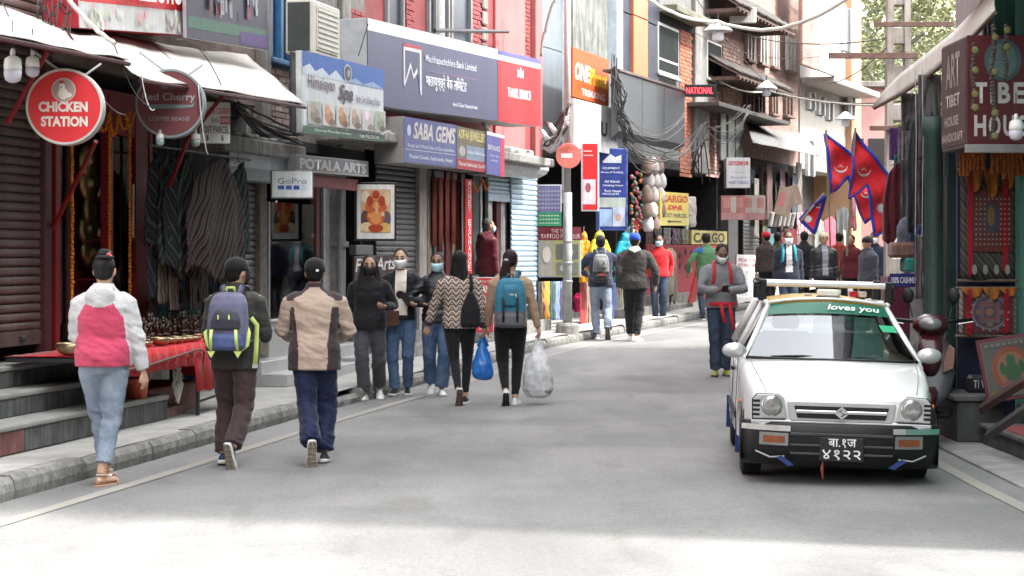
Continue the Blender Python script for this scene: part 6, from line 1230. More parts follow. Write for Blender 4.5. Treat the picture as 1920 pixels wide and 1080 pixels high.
for x in np.arange(fC.x(907), fC.x(916), .3):
    for z in np.arange(4.2, 6.5, .25): MB().bbox(x, x+.24, -.05, .0, z, z+.21, .02).build('quoin_stone', STONE, tC)
MB().tube([(fC.x(815,.2),-.25,fC.z(57,815,.2)),(fC.x(958,.2),-.2,fC.z(59,958,.2))], .03, 8).build('pipe_rail', DARKMETAL, tC)
BLUS = M('bank sign blue', (.085,.088,.155), .4, var=.1, scale=1.2, streak=.06)
NAV = (.04,.05,.2); BW = (.72,.72,.74)
bk = [('r',0,.70,.86,1.0,BW),('p',[(.70,.86),(.70,.93),(1,.93),(1,.86)],BW),('p',[(.70,.93),(.70,1),(1,1),(1,.93)],(.10,.10,.28)),('r',.70,1,.0,.86,(.55,.025,.03)),('t','मच्छिन्द्र',.06,.13,.91,.95,(.5,.1,.1)),
 ('p',[(.165,.30),(.165,.78),(.255,.78),(.255,.20),(.25,.20),(.235,.47),(.215,.38),(.20,.52),(.17,.28)],(.68,.66,.68)),('p',[(.172,.34),(.172,.72),(.247,.72),(.247,.27),(.232,.53),(.215,.44),(.198,.58)],(.085,.088,.155)),('r',.165,.255,.76,.80,(.45,.03,.04)),
 ('t','Machhapuchchhre Bank Limited',.275,.56,.60,.72,BW,dict(bold=.004)),('r',.275,.565,.515,.522,(.35,.2,.28)),('t','माछापुच्छ्रे बैंक लिमिटेड',.275,.50,.28,.50,BW,dict(bold=.008)),('t','An A Class Financial Inst.',.42,.565,.12,.17,BW),
 ('t','THAMEL BRANCH',.76,.92,.36,.50,BW,dict(bold=.01)),('p',[(.83,.66),(.83,.80),(.84,.72),(.85,.83),(.86,.72),(.87,.80),(.87,.66),(.86,.70),(.85,.66),(.84,.70)],BW),('t','शाखा',.83,.86,.56,.60,BW)]
bk = [i for i in bk if not (i[0] == 't' and i[1] in ('मच्छिन्द्र', 'शाखा'))]
fsign(fC, 690, 1014, 40, 190, 108, 242, .78, .55, 'long blue and red bank sign with white top edge', BLUS, bk, frame=M('white sign side', (.50,.50,.50), .6), fw=.0)
t = thing('concrete_canopy', 'long cracked concrete canopy below the bank sign', 'canopy', fC.P(700, 262, .85), fC.ang); MB().bbox(0, fC.span(700, 1040, .85), 0, .9, 0, .13, .02).build('slab', CONC, t); MB().bbox(.2, fC.span(700, 1030, .85), .25, .9, .132, .26, .03).build('upper_ledge', CONC, t)
for i in range(14): MB().bbox(0, random.uniform(.08,.3), 0, .14, 0, random.uniform(.03,.1), .02).build('rubble', random.choice((CONC, M('dirty plastic', (.5,.5,.48), .7))), t, loc=(.3+i*.5, random.uniform(.02,.12), .131), rot=(0,0,random.uniform(-.3,.3)))
shutter(fC, 704, 786, 300, 646, .05, SHUT_G, 'wide dark grey roller shutter behind the women', .075)
fbox(fC, 'door_column', 'pale stone door column beside the dark shutter', 'column', 787, 801, 305, 640, .12, .12, M('pale column', (.36,.33,.31), .8, var=.2, streak=.2))
dd = thing('shop_entrance', 'red curtained shop entrance behind the knit jacket', 'entrance', fC.P(802, 640, .0), fC.ang); Lq = fC.span(802, 872); hq = fC.z(318, 802)-fC.z(640, 802)
for a, b, mt in ((0,.1,M('tan timber', (.22,.16,.12), .7, var=.3)),(.18,.42,M('grey door', (.11,.12,.125), .5)),(.48,.6,M('dark red frame', (.10,.02,.025), .5)),(.66,.78,M('tan timber', (.22,.16,.12), .7, var=.3)),(.90,1.0,M('grey green jamb', (.13,.16,.16), .6))): MB().bbox(a*Lq, b*Lq, .0, .06, 0, hq, .006).build('stile', mt, dd)
MB().bbox(0, Lq, .1, .12, 0, hq, .004).build('panel', DARK, dd)
for i in range(5):
    hx = (.06+.17*i)*Lq; MB().sheet([[(hx+.10*Lq*u, -.03-.012*sin(u*9), hq-(.1+(1.0+.1*sin(i*2))*v)) for u in np.linspace(0,1,7)] for v in (0,.5,1)]).build('red_hanging', M('rust red hanging', (.20,.035,.025), .85, var=.3), dd, smooth=True, thick=.005)
s_ = fbox(fC, 'sign_strip', 'narrow red vertical money exchange strip', 'sign', 873, 886, 335, 520, .16, .04, M('red strip', (.48,.03,.035), .5)); Lz = fC.z(335, 873, .16)-fC.z(520, 873, .16); Ls = fC.span(873, 886, .16)
for i, ch in enumerate('MONEY EXCHANGE'):
    if ch != ' ': text(ch, Ls*.3, Ls*.7, Lz*(.955-i*.066)-.045, Lz*(.955-i*.066)+.045, paint((.75,.72,.7)), s_, y=-.008, bold=.02)
garland([fC.P(886,340,.3), fC.P(893,362,.3), fC.P(899,350,.3), fC.P(905,336,.3)], .018, M('dull orange flower', (.40,.12,.04), .9, var=.4), 'drooping orange garland over the exchange door'); garland([fC.P(905,336,.3), fC.P(911,356,.3), fC.P(917,345,.3)], .018, M('dull orange flower', (.40,.12,.04), .9, var=.4), 'short orange garland by the blue shutter')
d2 = thing('shop_door', 'dark open doorway with white frame behind the maroon jacket', 'door', fC.P(887, 636, .0), fC.ang); L2 = fC.span(887, 957)
for a, b, mt in ((0,.16,M('dark teal panel', (.015,.03,.032), .5)),(.20,.24,ALU),(.40,.50,M('white door frame', (.45,.45,.44), .6)),(.62,.70,M('dark red frame', (.10,.02,.025), .5)),(.74,.90,M('grey door frame', (.30,.29,.28), .6)),(.93,.99,DARKMETAL)): MB().bbox(a*L2, b*L2, .0, .06, 0, 2.55, .006).build('stile', mt, d2)
MB().bbox(0, L2, .3, .32, 0, 2.5, .004).build('panel', DARK, d2)  # dark sheet painted as the shade inside the doorway
shutter(fC, 914, 956, 320, 376, .06, SHUT_B, 'half raised pale blue roller shutter above the doorway', .07, False); shutter(fC, 958, 1006, 318, 612, .10, SHUT_B, 'closed pale blue roller shutter beside the doorway', .085, False)
# lit sign boxes over the shops
sb = fsign(fC, 757, 856, 218, 306, 235, 316, .92, .4, 'blue gem shop sign box with slanting pale letters', (.11,.13,.27), [('r',0,1,.62,1,(.075,.085,.22)),('t','SABA GEMS',.16,.97,.55,.92,(.52,.48,.44),dict(shear=.25,bold=.03)),('e',.09,.72,.035,.12,(.45,.45,.55)),('t','Rough and Whole Saler of Gems Jewellery',.06,.95,.34,.44,(.55,.56,.62),dict(bold=.008)),('r',.02,.98,.30,.315,(.5,.5,.58)),('t','Thamel Chowk, Kathmandu, Nepal',.08,.9,.10,.21,(.6,.6,.66),dict(bold=.01))], frame=M('dusty sign case', (.28,.26,.25), .8), fw=.015)
fsign(fC, 856, 912, 236, 316, 248, 324, .93, .35, 'jewellery sign box with gold letters and red base', (.20,.24,.32), [('r',0,1,.60,1,(.14,.12,.07)),('t','ASTHA JEWELLERY',.04,.98,.66,.94,(.58,.48,.2),dict(bold=.02)),('r',0,.32,.26,.6,(.14,.12,.11)),('e',.17,.43,.1,.12,(.34,.33,.31)),('t','Design & Manufacture',.34,.97,.36,.48,(.5,.56,.62)),('r',0,1,0,.25,(.30,.035,.05)),('t','Thamel, Kathmandu Tel 4700',.04,.96,.07,.18,(.6,.52,.5))], frame=M('dark sign case', (.14,.12,.11), .8), fw=.0)
fsign(fC, 912, 945, 246, 326, 254, 332, .96, .3, 'blue entrance sign with red side strip', (.11,.11,.30), [('r',.78,1,0,1,(.55,.05,.09)),('r',0,1,.92,1,(.6,.58,.58)),('t','ENTRANCE',.06,.72,.58,.70,(.6,.6,.68),dict(bold=.02)),('t','Open Daily',.18,.68,.42,.48,(.5,.5,.6)),('t','welcome',.22,.6,.32,.38,(.5,.5,.6))], frame=M('dark sign case', (.14,.12,.11), .8), fw=.0)
t = thing('shutter_cover', 'rounded white metal cover over the closed blue shutter', 'cover', fC.P(946, 326, .62), fC.ang); Lr = fC.span(946, 1036, .62)
MB().loft([[Vector((x, .28+.28*cos(a)*e, .20+.20*sin(a)*e)) for a in np.linspace(pi/2, 2*pi-.6, 10)]+[Vector((x,.6,.1)), Vector((x,.6,.42))] for x, e in ((0,1),(Lr*.33,1.02),(Lr*.66,1),(Lr*.9,.98),(Lr,.8))]).build('barrel_sheet', M('pale metal sheet', (.52,.56,.57), .45, .3, var=.15, scale=3, streak=.25), t)
sign(fC.P(887, 625, .98), .02, .29, .78, .03, 'red and white money exchange board behind the blue bag', (.60,.04,.06), [('t','BEST RATE IN TOWN',.12,.9,.90,.94,(.75,.6,.6)),('t','AMANA',.08,.95,.72,.86,(.78,.74,.74),dict(bold=.03)),('t','EXCHANGE',.08,.95,.54,.67,(.78,.74,.74),dict(bold=.03)),('r',.05,.95,.32,.50,(.55,.53,.50)),('e',.45,.41,.22,.05,(.35,.36,.33)),('t','Cash Money',.15,.85,.22,.27,(.75,.6,.6)),('t','ACCEPTED',.2,.8,.14,.19,(.75,.6,.6)),('t','HERE',.3,.6,.06,.11,(.75,.6,.6))], frame=M('white board edge', (.6,.58,.58), .6), fw=.012)
# raised shop thresholds
for f, a, b, z1, lab in ((fB, 500, 640, .42, 'white tiled threshold under the jewellery window'), (fB, 642, 688, .45, 'white tiled threshold at the grey pillar'), (fC, 706, 800, .48, 'grey threshold below the dark shutter'), (fC, 880, 1010, .62, 'grey stepped threshold of the exchange shops')):
    p = f.pt(a, .35); gz0 = gz(p.y)+.15; t = thing('shop_threshold', lab, 'threshold', Vector((p.x, p.y, gz0)), f.ang); w_ = f.span(a, b, .35); h_ = z1-.15
    MB().bbox(0, w_, .06, .5, 0, h_, .008).build('upper_step', TILEW if 'white' in lab else CONC, t); MB().bbox(0, w_, -.22, .07, 0, h_*.5, .008).build('lower_step', TILEW if 'white' in lab else CONC, t)
    if 'white' in lab:
        n = max(2, int(w_/.3))
        for i in range(n): MB().bbox(w_*i/n+.004, w_*(i+1)/n-.004, -.23, -.218, .004, h_*.5-.004, .002).build('tile', TILEW, t)
# person in the doorway
pp = fC.pt(914, .28)
person('person in a maroon hooded jacket and pale mask standing in the exchange doorway', 0, 0, 1.66, -62, dict(mats=[cloth('maroon hooded jacket', (.085,.012,.018))], hem=.82, slack=1.16, hood=1, collar=.02), dict(mat=DENIM_D), dict(mats=[BLK, RUBW]), dict(kind='short', mat=M('greying hair', (.05,.048,.046), .7, var=.4, scale=40)), face=1, mask=BMASK, vox=.013, seed=50, loc=Vector((pp.x, pp.y, .47)), bw=1.12, bd=1.1)
# ================================================================ D: trekking shop with the big boards
fD = Fac(LF(1012, 1.4), LF(1165, 1.4)); fE = Fac(LF(1165, 1.4), LF(1352, 1.4)); fF = Fac(LF(1352, 1.4), LF(1500, 1.4)); fG = Fac(LF(1500, 1.6), LF(1625, 1.6))
BGP = M('blue grey panel', (.15,.18,.205), .5, var=.12, scale=2, streak=.15); TIN = M('streaked tin sheet', (.22,.235,.215), .6, .1, var=.35, scale=3, streak=.5); ORB = M('orange cladding', (.46,.155,.075), .6, var=.15, scale=3, streak=.1)
tD = thing('trekking_shop_house', 'blue grey panelled house with streaked tin sheets above the jacket shop', 'building', fD.loc(0, .05, 0), fD.ang)
MB().box(0, fD.x(1062), 0, 4, 3.4, 14).build('upper_wall', BGP, tD); MB().box(fD.x(1064), fD.W, 0, 4, 3.4, 14).build('tin_wall', M('grey render', (.3,.3,.29), .85, streak=.3), tD); MB().box(0, fD.W, 1.6, 1.8, .2, 3.4).build('back_wall', DARK, tD); MB().box(0, fD.W, 0, 1.6, 3.3, 3.4).build('ceiling', DARK, tD); MB().box(0, fD.W, .2, 1.6, .1, .5).build('shop_floor', CONC, tD)
MB().box(fD.W-.1, fD.W-.01, .03, 1.6, .1, 3.4).build('end_wall', DARK, tD)
for z in (3.9, 5.2, 6.5): MB().bbox(0, fD.x(1058), -.012, .0, z, z+1.26, .004).build('panel', BGP, tD)
MB().bbox(fD.x(1058), fD.x(1063), -.08, .0, 2.5, 14, .01).build('white_corner_pipe', M('white pipe', (.68,.68,.68), .5), tD)
for i in range(5):
    x0 = fD.x(1076)+i*(fD.x(1141)-fD.x(1076))/5; x1 = x0+(fD.x(1141)-fD.x(1076))/5-.02; MB().loft([[Vector((x0+(x1-x0)*k/12, -.03-(.02 if k % 2 else 0), z)) for k in range(13)]+[Vector((x1, .0, z)), Vector((x0, .0, z))] for z in (4.6, 6.5)]).build('tin_sheet', TIN, tD)
MB().bbox(fD.x(1140), fD.x(1150), -.25, .0, 3.6, 14, .02).build('corner_post', M('pale blue render', (.42,.5,.55), .7), tD)
OG = (.48,.075,.02)
fsign(fD, 1073, 1141, 88, 180, 112, 200, .55, .1, 'orange sign with white and yellow letters', OG, [('t','ONE',.06,.46,.36,.72,(.78,.75,.7),dict(shear=.2,bold=.04)),('t','Planet',.46,.95,.34,.70,(.6,.3,.02),dict(bold=.04)),('t','TREKKING',.24,.88,.08,.22,(.75,.68,.62),dict(bold=.02))], frame=paint((.5,.1,.04)), fw=.0)  # plain orange face; nothing in its colour is bleached
fsign(fD, 1076, 1158, 186, 275, 204, 292, .66, .06, 'white board with black letters below the orange sign', (.74,.74,.73), [('t','N',.84,.95,.3,.62,(.03,.03,.03),dict(bold=.03)),('t','U',.60,.74,.34,.66,(.03,.03,.03),dict(bold=.03))], fw=.0, frame=paint((.6,.6,.6)))
sign(fD.P(1090, 396, .95), .05, .30, 1.16, .06, 'tall red sign with a picture of a bag', (.55,.02,.025), [('r',.08,.8,.10,.46,(.6,.52,.56)),('e',.42,.24,.26,.10,(.58,.55,.57)),('e',.38,.34,.16,.07,(.3,.08,.12)),('r',.12,.6,.86,.88,(.7,.4,.4)),('r',.12,.66,.80,.815,(.7,.4,.4))], frame=M('white frame', (.66,.66,.66), .5), fw=.025)
TB = (.62,.64,.72)
sign(fD.P(1118, 432, .45), .10, .57, 1.48, .05, 'tall blue sign with rows of white words and equipment photographs', (.028,.05,.24), [('r',.06,.94,.28,.40,(.4,.45,.42)),('r',.1,.5,.05,.26,(.3,.42,.6)),('r',.52,.92,.05,.28,(.45,.5,.62)),('e',.7,.16,.1,.05,(.4,.28,.24)),('p',[(.2,.84),(.45,.93),(.6,.89),(.8,.92),(.8,.82),(.2,.82)],(.5,.52,.58)),('t','EQUIPMENT',.2,.75,.74,.77,TB),('t','House of Trekking',.15,.85,.69,.72,TB),('r',.04,.96,.645,.65,(.06,.09,.32)),('t','All Kinds',.25,.75,.58,.61,TB),('t','Climbing House',.2,.85,.53,.56,TB),('t','Tech House',.25,.78,.465,.495,TB),('t','PRODUCTS',.2,.72,.43,.455,TB)], frame=M('blue frame', (.10,.16,.40), .5), fw=.02)
# pole with no-entry disc
pb = ground_at(1064, 641); t = thing('street_pole', 'tall steel pole on a concrete plinth with rusty paint', 'pole', pb)
RUST = M('rust stained pole', (.36,.31,.29), .6, .3, var=.35, scale=5, stretch=(1,1,.2), col2=(.45,.43,.41)); POLEW = M('grey pole paint', (.30,.31,.30), .6, .2, var=.25, scale=6)
MB().lathe([(.19,-.02),(.19,.26),(.17,.30),(.06,.31)], 22).build('plinth', CONC, t, smooth=False); MB().lathe([(.075,.3),(.072,2.4)], 16).build('lower_shaft', POLEW, t, smooth=True); MB().lathe([(.055,2.4),(.05,6.5)], 16).build('upper_shaft', RUST, t, smooth=True)
for z in (.95,1.25,1.6): MB().lathe([(.078,0),(.086,.008),(.086,.03),(.078,.038)], 16, c=(0,0,z)).build('band', METAL, t)
c_ = P(1066, 292, pb.y-.12); t = thing('no_entry_sign', 'faded round no entry sign on the steel pole', 'road sign', c_); Mx = Matrix.Rotation(pi/2, 4, 'X')
MB().lathe([(.20,-.02),(.205,.0),(.20,.006),(.01,.006)], 36, M=Mx).build('disc', M('faded salmon red', (.60,.17,.14), .5, var=.15, scale=6), t); MB().bbox(-.12,.06,-.0085,-.0065,-.035,.035,.001).build('white_bar', paint((.74,.70,.68)), t); MB().prism([(-.15,.10),(-.02,.05),(.02,.12),(.1,.1),(.0,.17)], -.0085, -.0065).build('peeling_patch', paint((.55,.12,.1)), t)
# boards near the pole and stock of the jacket shop
sign(fD.P(1008, 424, .85), .0, .38, .66, .04, 'small purple and green tattoo price board by the blue shutter', (.14,.14,.26), [('r',0,1,0,.34,(.03,.24,.13))]+[('r',.08+.12*i,.16+.12*i,.06+.09*j,.085+.09*j,(.5,.55,.4)) for i in range(7) for j in range(3)]+[('r',.05+.13*i,.13+.13*i,.42+.1*j,.46+.1*j,(.3,.3,.42)) for i in range(7) for j in range(5)], frame=M('pale frame', (.5,.5,.5), .5), fw=.012)
sign(fD.P(1009, 520, .62), .02, .70, .82, .04, 'maroon and yellow tattoo parlour board behind the pole', (.34,.33,.14), [('r',0,1,.74,1,(.16,.025,.04)),('r',.02,.36,.02,.72,(.30,.28,.25)),('t','THE TOUR',.3,.75,.88,.96,(.5,.34,.36)),('t','TATTOO PARLOUR',.06,.98,.77,.86,(.5,.36,.38),dict(bold=.01)),('r',.42,.94,.36,.66,(.12,.13,.12)),('r',.42,.94,.06,.3,(.16,.17,.15)),('e',.7,.5,.12,.1,(.4,.42,.38)),('e',.6,.18,.1,.06,(.35,.38,.36)),('e',.2,.45,.1,.16,(.5,.48,.44))], frame=M('light blue frame', (.3,.42,.55), .5), fw=.015)
for i, (px, cl_) in enumerate(((1012,(.03,.03,.035)),(1022,(.55,.24,.03)),(1034,(.02,.06,.05)),(1044,(.16,.2,.42)),(1054,(.03,.03,.06)))): hang(fD, px-6, px+8, 528, 600, .55, cloth('sportswear %d' % i, cl_), ('black','orange','dark green','pale blue','navy')[i]+' sports top hanging behind the street pole', 'panel', 60+i)
def puffer(px0, px1, yt, yb, out, col, label, f=None):
    f = f or fD; a = f.P(px0, yb, out); w_ = f.span(px0, px1, out); h_ = f.z(yt, px0, out)-a.z; t = thing('puffer_jacket', label, 'jacket', a, f.ang*.5); m = MB()
    w_ = (px1-px0)/FPX*a.y; n = 9
    rs = []
    for i in range(n*3+1): 
        z = h_*i/(n*3); b = .5+.5*abs(sin(pi*i/3)); ww = .30 if z < h_*.72 else .30-.14*(z-h_*.72)/(h_*.28); rs.append(sring((w_*.5, 0, z), w_*ww*1.08, .05+.022*b, 18, 2.4))
    m.loft(rs); m.tube([(w_*.36,0,h_*.98),(w_*.5,-.02,h_*1.04),(w_*.64,0,h_*.98)], .035, 8)
    for sg in (1,-1): m.tube([(w_*(.5+sg*.20),0,h_*.86),(w_*(.5+sg*.36),-.01,h_*.66),(w_*(.5+sg*.44),-.01,h_*.4),(w_*(.5+sg*.45),-.01,h_*.12)], [.06,.062,.055,.05], 10)
    put('quilted_shell', remesh(m, .014, 1, .006, (4,4,40), (), 3, [M('nylon '+label[:12], col, .4, var=.12, scale=8)], name='quilted_shell'), t); MB().tube([(w_*.5,-.085,h_*.1),(w_*.5,-.085,h_*.95)], .006, 5).build('zip', M('red zip', (.4,.05,.04), .5), t); MB().tube([(w_*.5,0,h_*1.04),(w_*.5,0,h_*1.14),(w_*.53,0,h_*1.18)], .006, 5).build('hook', METAL, t)
puffer(1104, 1154, 438, 532, .72, (.42,.42,.03), 'yellow green quilted jacket hanging at the trekking shop'); puffer(1152, 1204, 440, 540, .70, (.01,.27,.36), 'turquoise quilted jacket hanging at the trekking shop'); puffer(1083, 1112, 440, 530, .55, (.62,.26,.02), 'orange quilted jacket half behind the yellow green one')
for i, (px, cl_) in enumerate(((1092,(.30,.03,.03)),(1100,(.24,.17,.13)),(1108,(.03,.03,.035)),(1150,(.05,.08,.2)),(1160,(.10,.10,.07)),(1170,(.16,.15,.11)),(1180,(.04,.04,.04)))): hang(fD, px-5, px+9, 530, 632, .55, cloth('trousers %d' % i, cl_), ('dull red','tan','black','blue','olive','khaki','charcoal')[i]+' trekking trousers hanging under the jackets', 'panel', 80+i)
for i, (px, py, cl_, nm) in enumerate(((1186,437,(.62,.62,.62),'white'),(1192,428,(.5,.03,.04),'red'))):
    p = fD.P(px, py, .6); t = thing('woolly_hat', nm+' woolly hat hanging by the turquoise jacket', 'hat', p); MB().lathe([(.10,-.02),(.105,.02),(.095,.08),(.06,.13),(.01,.15)], 18).build('crown', cloth('hat '+nm, cl_), t, smooth=True); MB().ell((0,0,.16), (.03,.03,.03), 10, 7).build('bobble', cloth('hat '+nm, cl_), t, smooth=True)
m = MB(); m.loft([sring((0,0,z), .13*a, .10*b, 18) for z, a, b in ((0,.6,.6),(.05,1,.9),(.2,.95,1),(.34,1.15,1.1),(.42,.8,.8))]); p = ground_at(1090, 608); t = thing('plastic_sack', 'crumpled bright pink plastic sack beside the pole', 'sack', p+Vector((0,.25,.15))); put('sack', remesh(m, .012, 1, .035, (10,10,8), (), 4, [M('pink plastic', (.62,.02,.13), .25, var=.3, scale=10)], name='sack'), t)
p = ground_at(1104, 612); t = thing('cardboard_sheet', 'cream cardboard sheet leaning behind the pink sack', 'cardboard', p+Vector((0,.4,.15))); MB().bbox(-.12,.06,-.015,.015,0,.42,.004, M=Matrix.Rotation(-.1,4,'X')).build('board', M('cream cardboard', (.52,.44,.32), .85), t)
# ================================================================ E: orange house with the cargo shop
tE = thing('orange_house', 'orange clad house with dark glass strips above the cargo shop', 'building', fE.loc(0, .05, 0), fE.ang); zE = 3.6
MB().box(0, fE.W, 0, 5, zE, 14).build('upper_wall', M('dark grey render', (.17,.17,.165), .85, streak=.3), tE); MB().box(0, fE.W, 1.7, 1.9, .3, zE).build('back_wall', DARK, tE); MB().box(0, fE.W, 0, 1.7, zE-.2, zE).build('ceiling', DARK, tE); MB().box(0, fE.W, .1, 1.7, .2, .7).build('shop_floor', CONC, tE)
MB().box(fE.W-.12, fE.W-.01, .03, 1.7, .2, zE).build('end_wall', DARK, tE)
DGL = M('dark blue glass panel', (.045,.048,.065), .5, var=.35, scale=2, spec=.12); ORN = M('orange panel', (.50,.15,.06), .5, var=.08)
for a, b, mt in ((1160,1182,DGL),(1182,1209,ORN),(1209,1236,DGL)):
    for z0, z1 in ((4.7,6.3),(6.32,7.6),(7.62,9)): MB().bbox(fE.x(a)+.01, fE.x(b)-.01, -.12 if mt is ORN else -.06, .0, z0, z1, .01).build('cladding_panel', mt, tE)
def upvc(f, t, px0, px1, yt, yb, out=.06, split=.28, mat=None):
    a = f.x(px0, out); b = f.x(px1, out); z0, z1 = f.z(yb, px0, out), f.z(yt, px0, out); w0 = MB().bbox(a, b, -out-.005, .0, z0, z1, .01).build('window', mat or M('white window frame', (.66,.66,.65), .5), t); zm = z0+(z1-z0)*split; e = .06
    for u, v in ((z0+e, zm-.02), (zm+.03, z1-e)): MB().box(a+e, b-e, -out-.012, -out-.006, u, v).build('pane', M('dark window glass', (.02,.023,.023), .65, var=.3, scale=2, spec=.06), w0)
    MB().bbox(a-.05, b+.05, -out-.06, -out, z0-.06, z0, .01).build('sill', M('grey sill', (.4,.4,.4), .7), w0); return w0
upvc(fE, tE, 1238, 1277, 40, 135); upvc(fE, tE, 1330, 1357, 72, 145, .1, .05)
MB().bbox(fE.x(1236), fE.x(1300), -.45, .0, fE.z(22,1236), fE.z(8,1236), .02).build('balcony_slab', M('mossy concrete', (.17,.165,.12), .95, var=.4, scale=4), tE); MB().bbox(fE.x(1236), fE.x(1305), -.04, .0, fE.z(38,1240), fE.z(22,1240), .01).build('recess_shade', DARK, tE)  # flat dark strip under the slab; a recess's shade is put into its colour
BO1 = M('orange brick', (.42,.15,.085), .85, var=.2, scale=8); BO2 = M('rust brick', (.36,.12,.07), .85, var=.2, scale=8); BP1 = M('pink brick', (.42,.24,.20), .85, var=.2, scale=8)
bricks(fE, tE, None, fE.x(1278), fE.x(1300), fE.z(330,1278), fE.z(45,1278), (BO1, BO2), maxn=260, bh=.085); bricks(fE, tE, None, fE.x(1326), fE.x(1352), fE.z(330,1326), fE.z(148,1326), (BP1, M('pale brick', (.48,.32,.28), .85, var=.2, scale=8)), maxn=160, bh=.085)
MB().bbox(fE.x(1301), fE.x(1325), -.10, .0, zE-.2, 12, .02).build('concrete_column', CONC, tE)
sh = thing('metal_hoarding', 'large blank grey sheet metal hoarding above the cargo shop', 'hoarding', fE.P(1160, 258, .9), fE.ang); Lh = fE.span(1160, 1284, .9); ha = fE.z(124,1160,.9)-fE.z(248,1160,.9); SLG = M('slate grey sheet', (.062,.068,.074), .55, .0, var=.1, scale=2, streak=.12)
MB().loft([[Vector((x, y, z)) for y, z in ((.12,0),(.0,.12),(.0,ha),(.14,ha),(.14,0))] for x in np.linspace(0, Lh, 6)]).build('sheet', SLG, sh); MB().bbox(-.02, Lh+.02, -.03, .3, ha+.003, ha+.05, .008).build('capping', M('rusty capping', (.12,.09,.08), .8, var=.3), sh)
for u in (.33,.66): MB().bbox(Lh*u-.01, Lh*u+.01, -.006, .0, .13, ha-.01, .002).build('seam', SLG, sh)
REDLED = M('red led letters', (.8,.03,.04), .4, emit=.7, var=0)
t = sign(P(1284, 181, fE.pt(1284,.9).y), .0, .64, .24, .10, 'black led sign with red capital letters', (.012,.012,.013), [], frame=DARKMETAL, fw=.01); text('NATIONAL', .03, .56, .055, .185, REDLED, t, y=-.008, bold=.0)
# stock in front of the cargo shop
RED_D = cloth('red display cloth', (.36,.015,.03), var=.2)
fbox(fE, 'display_wall', 'red display wall of the cargo and souvenir shop', 'display', 1212, 1366, 458, 592, .1, .05, RED_D, part='board')
for i in range(26):
    px = 1222+(i % 13)*10.5; py = 472+(i//13)*26+(i % 3)*4; p = fE.P(px, py, .2); t = thing('souvenir_disc', 'small dark carved disc hung on the red display wall', 'souvenir', p, fE.ang, 'discs on the red display wall'); MB().lathe([(.07,0),(.075,.012),(.05,.02),(.01,.014)], 16, M=Matrix.Rotation(pi/2,4,'X')).build('disc', M('dark carved wood', (.05,.028,.022), .6, var=.4) if i % 4 else M('pewter', (.3,.29,.28), .4, .6), t)
fsign(fE, 1237, 1291, 360, 422, 362, 424, .9, .06, 'yellow cargo and parcel sign with red words and arrow', (.66,.50,.10), [('r',0,1,0,.42,(.62,.52,.16)),('t','CARGO',.06,.96,.70,.92,(.5,.06,.03),dict(bold=.03)),('t','DHL',.24,.8,.48,.62,(.5,.04,.03),dict(bold=.05,shear=.3)),('t','POST PARCEL',.08,.94,.24,.37,(.04,.04,.04),dict(bold=.02)),('p',[(.22,.12),(.34,.18),(.34,.14),(.74,.14),(.74,.10),(.34,.10),(.34,.06)],(.03,.03,.03))], fw=.0, frame=paint((.5,.4,.1)))
fsign(fE, 1297, 1363, 432, 458, 434, 458, .7, .06, 'yellow cargo sign with black capital letters above the red stall', (.64,.55,.18), [('t','CARGO',.04,.92,.12,.86,(.02,.02,.03),dict(bold=.03))], fw=.0, frame=paint((.3,.28,.1)))
t = thing('cloth_bundle', 'bundle of pale cloth wrapped in plastic on a white board', 'bundle', fE.P(1288, 430, .85), fE.ang); MB().bbox(0,.12,0,.05,0,.72,.01).build('board', paint((.6,.6,.58)), t); m = MB(); m.loft([sring((.42,.05,z), .30*a, .10, 18, 3) for z, a in ((.05,.7),(.12,1),(.5,1),(.66,.7))]); put('bundle', remesh(m, .02, 1, .05, (9,9,7), (), 7, [cloth('pale bundle cloth', (.42,.38,.36), var=.3, scale=12)], name='bundle'), t)
WH = M('pale felt', (.50,.47,.45), .9, var=.25, scale=14)
for i in range(14):
    px, py = 1214+(i % 3)*11+random.uniform(-3,3), 312+(i//3)*27; p = fE.P(px, py+14, 1.0-.08*(i % 3)); t = thing('felt_bag', 'pale felt bag in the hanging column beside the blue sign', 'bag', p, random.uniform(-.4,.4), 'felt bags beside the blue sign'); r = random.uniform(.10,.14)
    MB().lathe([(r*.7,0),(r,.08),(r*.9,.2),(r*.45,.3),(r*.2,.33)], 12).build('pouch', random.choice((WH, M('grey felt', (.3,.28,.27), .9, var=.3), M('brown felt', (.2,.14,.11), .9, var=.3))), t, smooth=True)
for i in range(60):
    px, py = 1183+random.uniform(0,20), 325+i*1.95; p = fE.P(px, py, 1.02+random.uniform(0,.12)); t = thing('felt_ornament', 'coloured felt ornament on the hanging string beside the blue sign', 'ornament', p, 0, 'felt ornaments beside the blue sign'); MB().ell((0,0,0), (.034,.03,.038), 9, 6).build('ball', M('felt %d' % (i % 6), ((.22,.02,.03),(.04,.08,.04),(.28,.09,.03),(.14,.14,.13),(.18,.03,.05),(.05,.07,.05))[i % 6], .95, var=.2), t, smooth=True)
